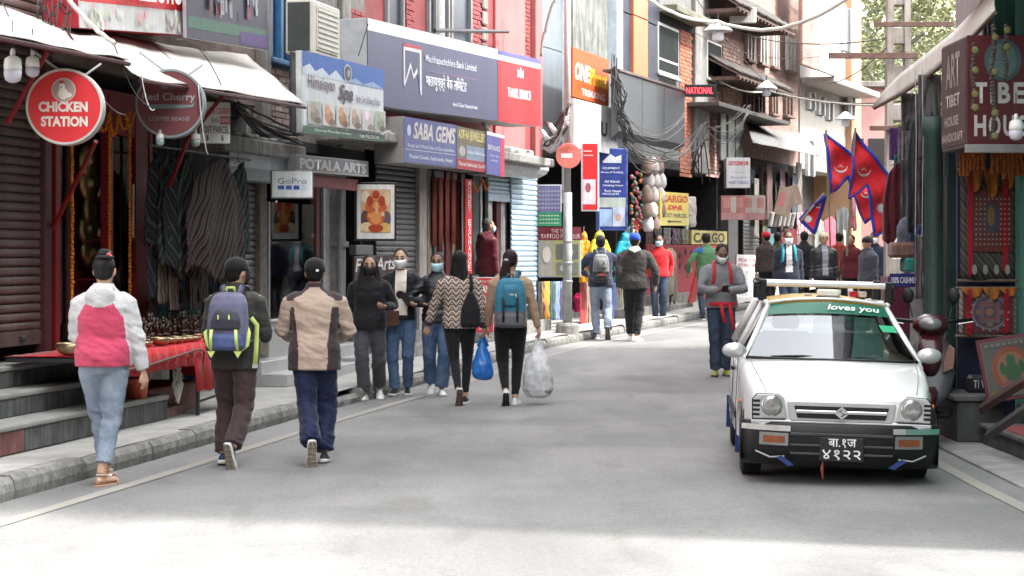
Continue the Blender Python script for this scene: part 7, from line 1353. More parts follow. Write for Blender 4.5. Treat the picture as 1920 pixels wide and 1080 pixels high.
# low stall and steps at the cargo shop
p = ground_at(1180, 622); 
for i, (a, b, h0, o0, lab) in enumerate(((1178,1300,.17,.25,'low grey stone step along the cargo shop'),(1195,1312,.30,.75,'upper grey stone step along the cargo shop'))):
    q = fE.pt(a, 1.0-o0); q2 = fE.pt(b, 1.0-o0); t = thing('stone_step', lab, 'step', Vector((q.x, q.y, gz(q.y)+.149)), fE.ang); MB().bbox(0, (q2-q).length, 0, .5, 0, h0, .015).build('slab', CONC, t)
t = thing('display_stand', 'brown box stand with small yellow card before the cargo shop', 'stand', fE.P(1258, 574, .75), fE.ang); MB().bbox(0,.36,0,.25,.22,.62,.01).build('crate', M('brown crate', (.26,.15,.09), .8, var=.2), t); MB().bbox(.02,.34,.05,.08,.62,1.15,.004).build('card', M('yellow card', (.5,.42,.14), .7), t)
for x, y in ((.02,.02),(.34,.02),(.02,.23),(.34,.23)): MB().bbox(x-.015,x+.015,y-.015,y+.015,0,.22,.003).build('leg', DARKMETAL, t)
hang(fE, 1246, 1268, 468, 560, .9, cloth('khaki coat', (.19,.17,.13)), 'khaki coat on a hanger behind the red zip jacket', 'shirt', 93)
t = thing('red_bench', 'bright red slanting stall board by the green fleece', 'board', fE.P(1292, 568, .8), fE.ang); MB().bbox(0,.5,.0,.04,0,.75,.01, M=Matrix.Rotation(.25,4,'X')).build('panel', paint((.55,.03,.03)), t)
# ================================================================ F: old brick house with two tiled eaves
tF = thing('old_brick_house', 'old brick house with two sagging tiled eaves', 'building', fF.loc(0, .05, 0), fF.ang); zF = 4.0
BRF = brickmat('weathered pink brick', (.26,.14,.11), (.33,.195,.16), (.27,.215,.19), 1.0, .26, .09)
MB().box(0, fF.W, 0, 5, zF, 16).build('upper_wall', BRF, tF); MB().box(0, fF.W, 1.7, 1.9, .4, zF).build('back_wall', DARK, tF); MB().box(0, fF.W, 0, 1.7, zF-.2, zF).build('ceiling', DARK, tF); MB().box(0, fF.W, .1, 1.7, .3, .8).build('shop_floor', CONC, tF)
bricks(fF, tF, None, fF.x(1358), fF.x(1390), fF.z(215,1358), fF.z(60,1358), (M('weathered brick a', (.34,.205,.17), .9, var=.25, scale=8), M('weathered brick b', (.42,.28,.235), .9, var=.25, scale=8), M('weathered brick c', (.27,.19,.165), .9, var=.25, scale=8)), maxn=290, bh=.09, bw=.26)
MB().box(fF.W-.12, fF.W-.01, .03, 1.7, .2, zF).build('end_wall', DARK, tF)
TIM = M('weathered timber', (.13,.085,.07), .85, var=.3, scale=8); SHADE = M('window dark', (.03,.028,.028), .4, var=.2)
def twin(px0, px1, yt, yb, cream=False):
    a, b = fF.x(px0), fF.x(px1); z0, z1 = fF.z(yb, px0), fF.z(yt, px0); w0 = MB().bbox(a, b, -.03, .0, z0, z1, .01).build('window', SHADE, tF)
    for x in (a, (a+b)/2, b): MB().bbox(x-.05, x+.05, -.10, .0, z0-.03, z1+.06, .01).build('frame', M('cream window frame', (.5,.46,.42), .7) if cream else TIM, w0)
    MB().bbox(a-.1, b+.1, -.14, .0, z0-.10, z0-.032, .01).build('sill', TIM, w0)
for a, b in ((1400,1412),(1424,1436),(1448,1458),(1476,1488)): twin(a, b, 46+(a-1400)*.35, 108+(a-1400)*.28, True)
for a, b in ((1398,1410),(1420,1432),(1446,1456),(1472,1484)): twin(a, b, 172+(a-1398)*.15, 205+(a-1398)*.1)
ROOFT = M('dark mossy roof tile', (.065,.058,.052), .9, var=.45, scale=9, bump=.4)
def eave(px0, px1, y_in, y_out0, y_out1, out, label):
    a = fF.P(px0, y_in, -.05); z0 = fF.z(y_out0, px0, out); t = thing('tiled_eave', label, 'roof', Vector((a.x, a.y, z0)), fF.ang); Lx = fF.x(px1, out)-fF.x(px0, out); rise = a.z-z0; sx = fF.x(px0, out)-fF.x(px0, -.05)
    MB().prism([(sx-.1,-.10),(sx+Lx+.1,-.10),(sx+Lx+.1,-.04),(sx-.1,-.04)], -out, -out+.06).build('fascia', TIM, t)
    sl = math.atan2(rise, out)
    MB().box(sx-.1, sx+Lx+.1, 0, out*1.05/cos(sl), -.06, -.02, M=Matrix.Translation((0,-out,0)) @ Matrix.Rotation(sl,4,'X')).build('boarding', TIM, t)
    for k in range(int(Lx/.35)): MB().bbox(sx+k*.35, sx+k*.35+.08, -out, .0, -.16, -.07, .01, M=Matrix.Rotation(0,4,'X')).build('rafter', TIM, t)
    tm = MB().loft([[Vector((x, 0, z)) for x, z in ((0,0),(.04,.03),(.10,.04),(.16,.03),(.2,0),(.1,.012))], [Vector((x, .36, z+.02)) for x, z in ((0,0),(.04,.03),(.10,.04),(.16,.03),(.2,0),(.1,.012))]]).mesh('tile', [ROOFT])
    rows = max(2, int(out*1.05/cos(sl)/.27))
    for r in range(rows):
        for k in range(int((Lx+.2)/.21)):
            o = put('tile', tm, t, (sx-.1+k*.21+random.uniform(-.01,.01), -out-.05+r*.27*cos(sl), r*.27*sin(sl)-.02+random.uniform(0,.012)), (sl+random.uniform(-.03,.03), 0, random.uniform(-.03,.03)))
eave(1392, 1492, 0, 8, 60, .95, 'upper tiled eave of the old brick house'); eave(1392, 1492, 128, 136, 166, .85, 'lower mossy tiled eave of the old brick house')
# corrugated lean-to and timber stall under it
t = thing('lean_to_roof', 'thin corrugated lean to roof over the dark stall', 'roof', fF.P(1412, 262, .9)); c4 = [fF.P(1412,268,1.1), fF.P(1545,296,1.1), fF.P(1500,250,-.1), fF.P(1400,232,-.1)]; sheet4([q-t.location for q in c4], 60, 3, M('corrugated iron', (.20,.20,.195), .6, .2, var=.25, scale=5), 'sheet', t, .01, .01, .02, 2, .03)
fbox(fF, 'canopy_board', 'narrow dark canopy board on iron brackets', 'canopy', 1348, 1480, 190, 198, .75, .9, M('dark board', (.06,.055,.05), .8))
for i, (a, b) in enumerate(((1352,1362),(1366,1378),(1380,1394))): fbox(fF, 'casement_window', ('first','second','third')[i]+' grey casement beside the white parcel box', 'window', a, b, 200, 300, .25, .06, M('grey glazed casement', (.13,.135,.135), .3, var=.3))
BOXW = [('r',.08,.92,.74,.88,(.5,.08,.09)),('t','PARCEL',.1,.9,.74,.87,(.7,.5,.5)),('r',.2,.8,.5,.52,(.4,.4,.45)),('t','delivery service',.15,.88,.30,.38,(.25,.25,.4)),('t','POST CARGO',.1,.92,.12,.22,(.12,.13,.3),dict(bold=.02))]
sign(P(1362, 352, fF.pt(1362,.9).y), .0, .52, .66, .5, 'white parcel box sign hung above striped sacks', (.66,.66,.67), BOXW, frame=M('grey box side', (.30,.30,.31), .7), fw=.0)
for i, (px, py, w_, h_, c1) in enumerate(((1352,412,.52,.52,(.40,.16,.15)),(1392,412,.52,.55,(.48,.40,.36)))):
    sign(P(px, py, fF.pt(px,.95).y), .04*i, w_, h_, .45, ('faded red','cream and red')[i]+' parcel carton hung over the shutters', c1, [('r',.08,.92,.5,.9,(.5,.22,.2)),('r',.4,.62,.3,.95,(.5,.46,.42)),('r',0,1,.0,.28,(.46,.24,.24))], frame=M('grey carton side', (.1,.1,.1), .8), fw=.0, cat='box', name='parcel_carton')
for i, (px, py, rot) in enumerate(((1450,400,.25),(1478,390,-.3))): 
    t = sign(P(px, py, fF.pt(px,.8).y), .1, .40, .70-.2*i, .12, ('tall','short')[i]+' tilted brown carton hanging in the dark stall', (.22,.16,.13), [('r',.1,.5,.3,.8,(.3,.12,.11)),('r',.5,.7,.1,.9,(.26,.2,.17))], frame=M('brown carton', (.2,.15,.12), .9), fw=.0, cat='box', name='carton'); t.rotation_euler = (0, rot, .1)
for i in range(6): p = P(1443+i*8, 425, fF.pt(1443+i*8,.75).y); t = thing('folded_shawl', 'pale folded shawl in the row over the stall', 'shawl', p, 0, 'folded shawls over the stall'); MB().bbox(-.05,.05,-.1,.1,0,.36,.03, M=Matrix.Rotation(.2,4,'Y')).build('fold', cloth('pale shawl', (.36,.35,.33), var=.2), t)
shutter(fF, 1393, 1422, 412, 560, .1, SHUT_G, 'grey roller shutter under the parcel cartons', .09, False)
fbox(fF, 'blue_door', 'blue green painted door by the red cap', 'door', 1432, 1452, 428, 560, .1, .06, M('blue green door', (.10,.19,.20), .6, var=.2)); fbox(fF, 'shop_post', 'dark post between the red stall and shutters', 'post', 1366, 1384, 412, 590, .3, .2, M('charcoal post', (.05,.05,.05), .7)); fbox(fF, 'notice_board', 'dark red shop board behind the white mask', 'board', 1466, 1494, 428, 470, .3, .05, paint((.2,.03,.04)))
t = fsign(fF, 1381, 1420, 478, 572, 478, 572, .75, .03, 'white handwritten notice board standing by the shutters', (.60,.60,.59), [('t','SPECIAL TOURS',.06,.94,.86,.93,(.4,.08,.1)),('t','BEST PRICE HERE',.06,.94,.76,.83,(.4,.08,.1))]+[('r',.1+.28*i,.3+.28*i+.05*((i+j) % 2),.06+.075*j,.08+.075*j,(.4,.42,.42)) for i in range(3) for j in range(9)], fw=.0, frame=paint((.4,.1,.1)))
for i in range(13):
    a = 1398+i*8; hang(fF, a, a+9, 300+(i*17) % 40, 400+(i*23) % 50, .35+.1*(i % 3), cloth('dim stock %d' % (i % 5), ((.10,.05,.045),(.05,.06,.08),(.16,.14,.12),(.07,.03,.05),(.12,.11,.06))[i % 5], var=.3), 'dim garment hanging inside the dark stall under the lean to roof', 'panel', 210+i, 'garments in the dark stall')
for i in range(8):
    a = 1210+i*17; hang(fE, a, a+14, 425+(i*13) % 12, 458, .3, cloth('dim stock %d' % (i % 5), (.1,.1,.1), var=.3), 'small dim cloth hanging over the red display wall', 'panel', 230+i, 'cloths over the red display wall')
# stock on the far pavement
for i, (px0, px1, yt, yb, cl_, nm) in enumerate(((1545,1566,405,468,(.55,.07,.12),'pink checked shirt'),(1524,1545,410,468,(.2,.21,.19),'grey green shirt'),(1566,1592,385,460,(.02,.02,.022),'black jacket'),(1572,1586,430,480,(.45,.36,.3),'beige scarf'),(1594,1604,365,430,(.10,.02,.03),'maroon jacket'))): hang(fG, px0, px1, yt, yb, 1.0, cloth('far stock %d' % i, cl_), nm+' hanging at the far clothes stall', 'shirt', 110+i)
for i in range(3): hang(fG, 1556+i*11, 1566+i*11, 468, 520, .9, cloth('green cloth', (.14,.42,.07)), 'bright green cloth length hanging at the far stall', 'panel', 120+i, 'green cloths at the far stall')
for i in range(4): hang(fF, 1494+i*7, 1500+i*7, 398, 440, .9, stripes('striped sack %d' % i, [(.5,.5,.5),(.3,.05,.08)], 1, 0, .03), 'striped scarf hanging behind the small flag', 'panel', 130+i, 'striped scarves behind the small flag')
# ================================================================ G: pale houses in the sun
tG = thing('white_house', 'tall sunlit white house with balconies beyond the brick house', 'building', fG.loc(0, 0, 0), fG.ang); CRW = M('cream render', (.40,.365,.335), .85, var=.10, scale=2, streak=.12); PKW = M('pink render', (.42,.25,.235), .85, var=.1, scale=2); ORR = M('ochre render', (.36,.21,.12), .85, var=.1, scale=2)
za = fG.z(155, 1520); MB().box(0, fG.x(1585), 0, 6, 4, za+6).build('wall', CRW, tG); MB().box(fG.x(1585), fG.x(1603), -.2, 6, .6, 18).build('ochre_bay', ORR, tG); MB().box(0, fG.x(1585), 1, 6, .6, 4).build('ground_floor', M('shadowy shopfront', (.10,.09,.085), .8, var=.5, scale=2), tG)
MB().bbox(fG.x(1500), fG.x(1590), -1.0, .0, za-.12, za+.05, .03).build('balcony_slab', CRW, tG)
MB().bbox(fG.x(1530,.9), fG.x(1575,.9), -1.0, -.9, za+.05, za+2.2, .02).build('upper_panel', CRW, tG); MB().bbox(fG.x(1500,.9), fG.x(1530,.9), -.98, -.88, za+.05, za+3.2, .02).build('brick_panel', BRF, tG)
for a, b, yt, yb, o_ in ((1578,1590,10,95,1.0),(1512,1522,172,205,.0),(1530,1540,180,215,.0),(1548,1556,190,225,.0),(1590,1597,160,215,.2),(1510,1520,262,330,.0)):
    x0, x1 = fG.x(a, o_), fG.x(b, o_); wz0, wz1 = fG.z(yb, a, o_), fG.z(yt, a, o_); w0 = MB().bbox(x0, x1, -o_-.06, -o_+.02, wz0, wz1, .02).build('window', SHADE, tG)
    for x in (x0, x1): MB().bbox(x-.06, x+.06, -o_-.12, -o_, wz0, wz1, .01).build('frame', M('pale frame', (.5,.46,.42), .7), w0)
for i in range(8): MB().tube([(fG.x(1541+i*3.5,1.02),-1.05,za+2.3),(fG.x(1541+i*3.5,1.02),-1.05,za+2.8)], .02, 5).build('baluster', paint((.66,.6,.6)), tG)
MB().bbox(fG.x(1540,1.02), fG.x(1570,1.02), -1.08, -1.02, za+2.8, za+2.88, .01).build('handrail', paint((.66,.6,.6)), tG)
# ================================================================ right-hand side of the street
def fz(Y): return Fac(Vector((-1,Y,0)), Vector((1,Y,0)))      # a front that faces down the street at distance Y
def block(name, label, pts, z0, z1, mat, cat='building'):
    c_ = sum((Vector((*p, 0)) for p in pts), Vector())/len(pts); t = thing(name, label, cat, Vector((c_.x, c_.y, 0)))
    MB().loft([[Vector((p[0]-c_.x, p[1]-c_.y, z)) for p in pts] for z in (z0, z1)]).build('wall', mat, t); return t, c_
GRNW = M('sea green render', (.10,.30,.24), .8, var=.15, scale=2, streak=.25); GREYM = M('grey tin cladding', (.25,.24,.25), .6, .2, var=.2, scale=3, streak=.3); DKGRN = M('dark green painted timber', (.018,.042,.036), .5, var=.25, scale=6)
tR, cR = block('corner_house', 'sea green four storey house above the thangka shop', [(4.35,9.8),(14,9.8),(14,16.6),(4.35,16.6)], 0, 14.5, GRNW)
for k in range(3):
    for j in range(3):
        w0 = MB().bbox(-.06, .0, 0, .9, 0, 1.4, .01).build('window', SHADE, tR, loc=(4.35-cR.x, 10.6-cR.y+j*2, 4.6+k*3.1)); MB().bbox(-.10, .02, -.06, .96, -.08, .0, .01).build('sill', CONC, w0)
tR2, cR2 = block('row_house', 'grey clad shop row behind the hanging clothes', [(4.15,16.75),(14,16.75),(15,26.4),(6.1,26.4)], 3.1, 15, GREYM)
MB().box(5.6-cR2.x, 12-cR2.x, 17-cR2.y, 26.2-cR2.y, 0, 3.1).build('inner_wall', DARK, tR2)
MB().box(4.2-cR2.x, 4.9-cR2.x, 16.72-cR2.y, 16.745-cR2.y, 3.2, 9).build('green_panel', GRNW, tR2)
for i in range(6): MB().bbox(-.02, .0, 0, .5, 0, 6, .004).build('cladding_sheet', GREYM, tR2, loc=(4.16+i*.13-cR2.x, 16.9+i*.62-cR2.y, 3.4), rot=(0,0,-.20))
block('low_stall_row', 'low stalls with tin roof beyond the clothes shop', [(6.3,26.6),(12,26.6),(13,33),(8.2,33)], 0, 4.4, GREYM); block('far_row_house', 'plain plastered row house past the bend', [(13.2,44),(20,44),(26,60),(19.5,60)], 0, 9, PLAS); block('far_shop_house', 'plain two storey shop house at the bend', [(8.6,34.9),(16,34.9),(18,42),(11.6,42)], 0, 13.0, PLAS)
# house fronts nearer than the frame on the opposite side (they shade the street)
block('near_corner_house', 'plain brick house on the taxi side behind the viewpoint', [(4.6,-20),(12,-20),(12,5.6),(4.6,5.6)], 0, 14, BRK_A); block('street_end_house', 'plain house closing the street behind the viewpoint', [(-14,-34),(14,-34),(14,-26),(-14,-26)], 0, 13, PLAS)
block('near_shop_house', 'brick shop house on the steps side before the maroon shutter', [(-12,-4),(-6.0,-4),(-5.2,9.6),(-12,9.6)], 0, 14, BRK_A)
# green columns and the wall with thangkas
for i, (px, w_) in enumerate(((1751,.085),(1776,.075))):
    p = P(px, 800, 16.9+i*.15); t = thing('green_column', ('outer round','inner square')[i]+' dark green column of the thangka shop', 'column', Vector((p.x, p.y, .1)))
    if i == 0: MB().lathe([(w_*1.3,0),(w_*1.3,.08),(w_,.12),(w_*.95,2.5),(w_*1.25,2.56),(w_*1.25,2.7)], 18).build('shaft', DKGRN, t, smooth=True)
    else: MB().bbox(0, .11, 0, .11, 0, 2.7, .012).build('shaft', DKGRN, t)
t = thing('shop_wall', 'dark navy cloth covered wall behind the thangkas', 'wall', P(1795, 800, 16.72)); MB().bbox(0, 1.6, 0, .05, 0, 2.9, .01).build('cloth_covering', cloth('dark navy drape', (.012,.014,.032)), t)
def thangka(px0, px1, yt, yb, Y, label, brocade, inner, items, veil=True):
    f = fz(Y); a = f.P(px0, yb, 0); w_ = f.span(px0, px1); h_ = f.z(yt, px0)-a.z; t = thing('thangka', label, 'painting', a)
    MB().sheet([[(w_*u, -.01-.012*sin(u*5+v*3), h_*v) for u in np.linspace(0,1,12)] for v in np.linspace(0,1,8)]).build('brocade', brocade, t, smooth=True, thick=.008)
    x0, x1, z0, z1 = inner; pn = MB().bbox(w_*x0, w_*x1, -.036, -.026, h_*z0, h_*z1, .002).build('painted_panel', M('thangka ground '+label[:9], (.09,.02,.018), .8, var=.5, scale=30), t); items_on(pn, w_, h_, items, -.038)
    MB().tube([(-.03,-.01,h_),(w_+.03,-.01,h_)], .012, 8).build('top_rod', TIM, t); MB().tube([(-.03,-.01,0),(w_+.03,-.01,0)], .014, 8).build('bottom_rod', TIM, t)
    RIB = cloth('red silk ribbon', (.22,.008,.016))
    for u, e in ((.16,.06),(.80,.10)): MB().sheet([[(w_*u-.022, -.055-.01*sin(v*9), h_*(1-v*(1-e))), (w_*u+.022, -.055-.01*sin(v*9), h_*(1-v*(1-e)))] for v in np.linspace(0,1,9)]+[[(w_*u-.002,-.05,h_*e-.03),(w_*u+.002,-.05,h_*e-.03)]]).build('ribbon', RIB, t, thick=.004)
    if veil:
        VE = cloth('orange silk veil', (.24,.085,.015), var=.2)
        for u0, u1, d in ((.02,.42,.16),(.40,.72,.20),(.70,1.0,.14)): MB().sheet([[(w_*(u0+(u1-u0)*u), -.06-.03*v*sin(u*11), h_*(1.01-.03*v-d*v*(1-(2*u-1)**2)*1.2)) for u in np.linspace(0,1,13)] for v in np.linspace(0,1,7)]).build('silk_veil', VE, t, smooth=True, thick=.004)
    return t
BRO = stripes('grey brocade', [(.05,.047,.045),(.08,.075,.07),(.036,.034,.034),(.065,.06,.055)], .8, .6, .02); BRO2 = stripes('pale brocade', [(.2,.175,.155),(.12,.10,.09),(.23,.2,.18)], .7, .7, .012)
it1 = [('r',.22,.90,.30,.78,(0.08,0.0175,0.015)),('e',.55,.56,.16,.14,(0.035,0.035,0.06)),('e',.55,.58,.07,.09,(0.14,0.085,0.025))]+[('r',.26+.07*i,.29+.07*i,.32+.045*j,.335+.045*j,(0.21,0.17,0.14)) for i in range(9) for j in range(10) if not (.42 < .26+.07*i < .68 and .44 < .32+.045*j < .7)]+[('e',.20+.2*i,.10,.045,.045,(0.18,0.17,0.155)) for i in range(4)]
thangka(1800, 1902, 318, 526, 16.45, 'long thangka with rows of small figures and orange veil', BRO, (.18,.94,.26,.82), it1)
it2 = [('e',.52,.50,.34,.40,(0.05,0.0375,0.06)),('e',.52,.50,.31,.365,(0.18,0.14,0.13)),('e',.52,.50,.28,.33,(0.06,0.04,0.07)),('r',.34,.70,.28,.72,(0.12,0.08,0.075)),('r',.38,.66,.33,.67,(0.175,0.065,0.055)),('r',.42,.62,.38,.62,(0.05,0.05,0.085)),('e',.52,.5,.07,.085,(0.18,0.1,0.05)),('r',.47,.57,.70,.80,(0.15,0.1,0.09)),('r',.47,.57,.2,.3,(0.15,0.1,0.09)),('r',.28,.36,.45,.55,(0.15,0.1,0.09)),('r',.68,.76,.45,.55,(0.15,0.1,0.09))]+[('e',.52+.325*cos(a),.5+.385*sin(a),.018,.02,(0.225,0.2,0.2)) for a in np.linspace(0,2*pi,17)[:-1]]
thangka(1797, 1905, 540, 630, 16.42, 'thangka with a round mandala and gold veil', BRO2, (.06,.94,.06,.97), it2)
t = thing('shading_canopy', 'unseen board canopy added to shade the thangka shop entrance', 'canopy', Vector((3.72, 13.2, 3.85))); MB().bbox(0, 2.5, 0, 3.5, 0, .06, .01).build('board', TIM, t)  # board above the view, added to block sky light from the thangka shop
# leaning framed painting
it3 = [('r',.07,.93,.06,.94,(0.08,0.075,0.07)),('e',.52,.48,.34,.36,(0.2,0.05,0.025)),('e',.52,.47,.26,.28,(0.19,0.1,0.05)),('e',.52,.42,.13,.17,(0.025,0.08,0.035)),('e',.52,.62,.08,.08,(0.025,0.09,0.04)),('e',.36,.5,.05,.1,(0.025,0.075,0.035)),('e',.68,.5,.05,.1,(0.025,0.075,0.035)),('e',.52,.24,.2,.06,(0.15,0.06,0.05)),('r',.1,.4,.1,.18,(0.15,0.085,0.025))]+[('e',.15+.1*i,.88,.03,.025,(0.15,0.15,0.14)) for i in range(8)]
t = sign(P(1852, 757, 15.6), 0, .48, .52, .03, 'framed painting of a green figure leaning on the steps', (.2,.18,.16), it3, frame=M('crimson picture frame', (.10,.018,.03), .5), fw=.03, cat='picture', name='framed_painting'); t.rotation_euler = (radians(-9), radians(-9), 0)
# stone plinth and steps
DST = M('dark grey stone', (.06,.062,.06), .8, var=.35, scale=5, bump=.3, bscale=18)
t = thing('stone_plinth', 'dark grey stone plinth at the foot of the green columns', 'plinth', Vector((3.70, 15.95, .03))); MB().bbox(0, .40, 0, .9, 0, .34, .012).build('block', DST, t); MB().bbox(-.03, .43, -.03, .93, .342, .385, .008).build('cap_slab', M('grey stone cap', (.10,.10,.098), .75, var=.3, scale=6), t)
t = thing('stone_steps', 'dark stone steps with red carpet leading into the thangka shop', 'steps', Vector((3.86, 13.6, .03)))
for i in range(3): s_ = MB().bbox(.02+i*.32, 1.6, 0, 2.25, .17*i, .17*(i+1)-.035, .01).build('step', DST, t); MB().bbox(-.01+i*.32, 1.6, -.02, 2.27, .17*(i+1)-.034, .17*(i+1), .008).build('tread_slab', M('grey stone cap', (.10,.10,.098), .75, var=.3, scale=6), s_)
MB().bbox(.05, .30, .3, 1.9, .171, .176, .001).build('carpet', cloth('red carpet', (.22,.02,.03)), t)
for i, (a, b) in enumerate((((1838,768,15.3),(1925,712,14.2)),((1850,818,15.0),(1930,762,13.9)))):
    p, q = P(*a), P(*b); d = q-p; t = thing('leaning_plank', ('upper patterned','lower plain')[i]+' plank sloping over the thangka shop steps', 'plank', p); MB().tube([(0,0,0), d], .045, 4, flat=.4).build('plank', M('carved plank', (.06,.032,.028), .7, var=.5, scale=25) if i == 0 else M('dark plank', (.05,.048,.045), .7), t)
t = thing('goods_bag', 'dark printed carrier bag standing on the stone plinth', 'bag', P(1835, 738, 16.35)); MB().bbox(-.11,.11,-.06,.06,0,.16,.03).build('bag', M('black plastic print', (.02,.02,.025), .4), t); text('Tl W.', -.06,.08,.05,.12, paint((.5,.5,.55)), t, y=-.064)
# Tibet House box sign
t = thing('sign_box', 'dark red box sign with big white letters over the thangkas', 'sign', Vector((3.672, 15.5, 2.46))); MRS = M('dark red sign enamel', (.075,.007,.010), .4, var=.2, scale=3)
MB().bbox(0, 2.2, .01, .9, 0, .90, .01).build('casing', M('grey sign side', (.09,.08,.08), .6, var=.35, scale=4, streak=.2), t); fce = MB().bbox(.0, 2.2, -.004, .009, .02, .90, .003).build('face', MRS, t)
LW = paint((.42,.41,.40)); poly('printed_shape', disc(.29,.70,.15,.17), paint((.05,.09,.10)), fce, y=-.0055); poly('printed_shape', disc(.29,.70,.11,.14), paint((.10,.16,.16)), fce, y=-.0065)
for ch, x0, x1 in (('T',.075,.185),('I',.215,.25),('B',.285,.40),('E',.43,.53),('T',.56,.67)): text(ch, x0*.87, x1*.87, .35, .52, LW, fce, y=-.012, bold=.035)
for ch, x0, x1 in (('H',.065,.175),('O',.20,.31),('U',.335,.44),('S',.47,.57),('E',.60,.69)): text(ch, x0*.87, x1*.87, .085, .255, LW, fce, y=-.012, bold=.035)
MB().bbox(-.02, 2.2, -.05, .0, -.05, .018, .006).build('lower_rim', M('grey rim', (.2,.19,.19), .6), t)
side = MB().bbox(-.008, .0, .02, .88, .03, .88, .002).build('side_face', M('worn side panel', (.06,.035,.035), .6, var=.4, scale=6), t)
def side_text(s, y0, y1, z0, z1, col):
    me = text_mesh(s, .02); n = len(me.vertices); co = np.empty(n*3); me.vertices.foreach_get('co', co); co = co.reshape(-1,3); mn, mx = co.min(0), co.max(0); u = (co-mn)/(mx-mn+1e-9)
    out = np.stack([np.full(n,-.0115), y1-(y1-y0)*u[:,0], z0+(z1-z0)*u[:,1]], 1); me.vertices.foreach_set('co', out.ravel()); me.materials.clear(); me.materials.append(paint(col)); put('lettering', me, side)
side_text('ART', .2,.7,.52,.80,(.24,.24,.22)); side_text('TIBET', .2,.7,.36,.46,(.4,.38,.36)); side_text('HOUSE', .25,.75,.20,.28,(.38,.34,.3)); side_text('HANDICRAFT', .1,.85,.07,.14,(.38,.34,.32))
for i, (px, y0, y1) in enumerate(((1825,80,205),(1862,45,260),(1885,45,150))):
    f = fz(15.25); pts = [f.P(px+3*sin(k*1.3), y0+(y1-y0)*k/8) for k in range(9)]; t = garland(pts, .022 if i else .018, M('dry brown flowers', (.085,.06,.055), .9, var=.6, scale=60, col2=(.085,.08,.07)), ('short','long','high')[i]+' dried flower garland hanging before the red letters', None, .03)
    for k, fr in enumerate((.12,.42,.78,.98)[:4 if i < 2 else 2]):
        p = f.P(px+2, y0+(y1-y0)*fr); MB().lathe([(.012,-.012),(.026,-.008),(.03,.0),(.024,.006),(.008,.008)], 14, M=Matrix.Rotation(pi/2,4,'X')).build('yellow_rosette', M('yellow ribbon', (.12,.12,.04), .6, var=.3, scale=30), t, loc=p-Vector(t.location)+Vector((0,-.035,0)), smooth=True)
b_ = fz(15.2).P(1905, 225); bulb(b_, 'white ceramic lamp hanging before the red letters', .055)
# tarpaulin awning
TARP = M('grey white tarpaulin', (.58,.56,.52), .6, var=.12, scale=2.5, streak=.15)
t = thing('awning', 'curled grey tarpaulin awning reaching out over the clothes shop', 'awning', P(1700, 150, 18.5)); g = []
top = [(1634,200,20.5),(1665,162,20),(1690,137,19.3),(1735,102,18.2),(1788,60,17.2),(1830,16,16.4),(1870,-40,15.6)]; bot = [(1640,203,20.2),(1668,188,19.7),(1694,174,19.0),(1745,140,17.9),(1790,102,16.9),(1822,72,16.1),(1866,24,15.2)]
for v in np.linspace(0,1,5):
    row = []
    for a, b in zip(top, bot):
        q = P(*a).lerp(P(*b), v); row.append(q-t.location+Vector((0, .06*sin(v*3.1), 0)))
    g.append(row)
MB().sheet(g).build('tarpaulin', TARP, t, smooth=True, thick=.01); MB().tube([q for q in g[-1]], .018, 6).build('edge_bar', TIM, t)
for i, (x0, x1, y0, y1, Y) in enumerate(((1690,1730,175,245,19.2),(1722,1764,140,300,18.0))): hang(fz(Y), x0, x1, y0, y1, 0, M('dark printed tarp %d' % i, (.07,.065,.065), .6, var=.5, scale=5), ('small','tall')[i]+' dark printed tarp hanging under the awning', 'panel', 150+i, name='hanging_tarp', folds=2)
# hanging stock
MRN = cloth('maroon shawl', (.075,.008,.014)); CHR = cloth('charcoal coat', (.022,.024,.026))
for i, (x0, x1, y0, y1, Y, mt, kind, lab) in enumerate(((1656,1706,306,452,20.5,MRN,'drape','large maroon shawl hanging beside the flags'),(1700,1750,200,425,18.6,CHR,'drape','long charcoal coat hanging under the tarpaulin'),(1728,1760,210,440,17.8,cloth('black coat', (.012,.012,.014)),'drape','black coat hanging by the green column'),(1714,1742,420,520,18.2,cloth('navy jacket stock', (.02,.025,.08)),'shirt','navy jacket hanging low beside the green column'),(1736,1752,410,520,17.9,cloth('dark green coat', (.015,.045,.035)),'panel','dark green cloth beside the column'),(1668,1690,240,300,20.8,cloth('purple scarf', (.08,.03,.12)),'panel','purple scarf bundle above the maroon shawl'),(1684,1708,236,305,20.2,cloth('grey patterned scarf', (.15,.13,.14), var=.6, scale=25),'panel','grey patterned bag above the maroon shawl'),(1716,1732,440,560,17.6,stripes('grey shawl', [(.16,.15,.15),(.10,.09,.09)], 1, 0, .03),'panel','grey striped shawl over the cashmere rail'),(1730,1750,440,600,17.4,stripes('beige shawl', [(.24,.19,.15),(.05,.045,.05),(.2,.17,.14)], 1, 0, .025),'panel','beige and black striped shawl over the cashmere rail'))): hang(fz(Y), x0, x1, y0, y1, 0, mt, lab, kind, 160+i, folds=7)
for i, (x0, x1, y0, y1, Y, cc, lab) in enumerate(((1690,1712,300,420,19.6,(.05,.045,.05),'dark grey shawl behind the charcoal coat'),(1706,1724,424,470,18.9,(.03,.05,.10),'blue folded scarf below the charcoal coat'),(1740,1758,300,520,17.5,(.03,.028,.03),'black shawl against the green column'),(1676,1694,290,345,20.6,(.02,.12,.13),'teal scarf above the maroon shawl'),(1752,1768,225,330,17.2,(.06,.03,.04),'plum scarf under the box sign'),(1722,1738,300,440,18.3,(.045,.04,.038),'brown coat between the charcoal and black coats'))): hang(fz(Y), x0, x1, y0, y1, 0, cloth('stall cloth %d' % i, cc, var=.3, scale=14), lab, 'panel', 190+i, folds=9)
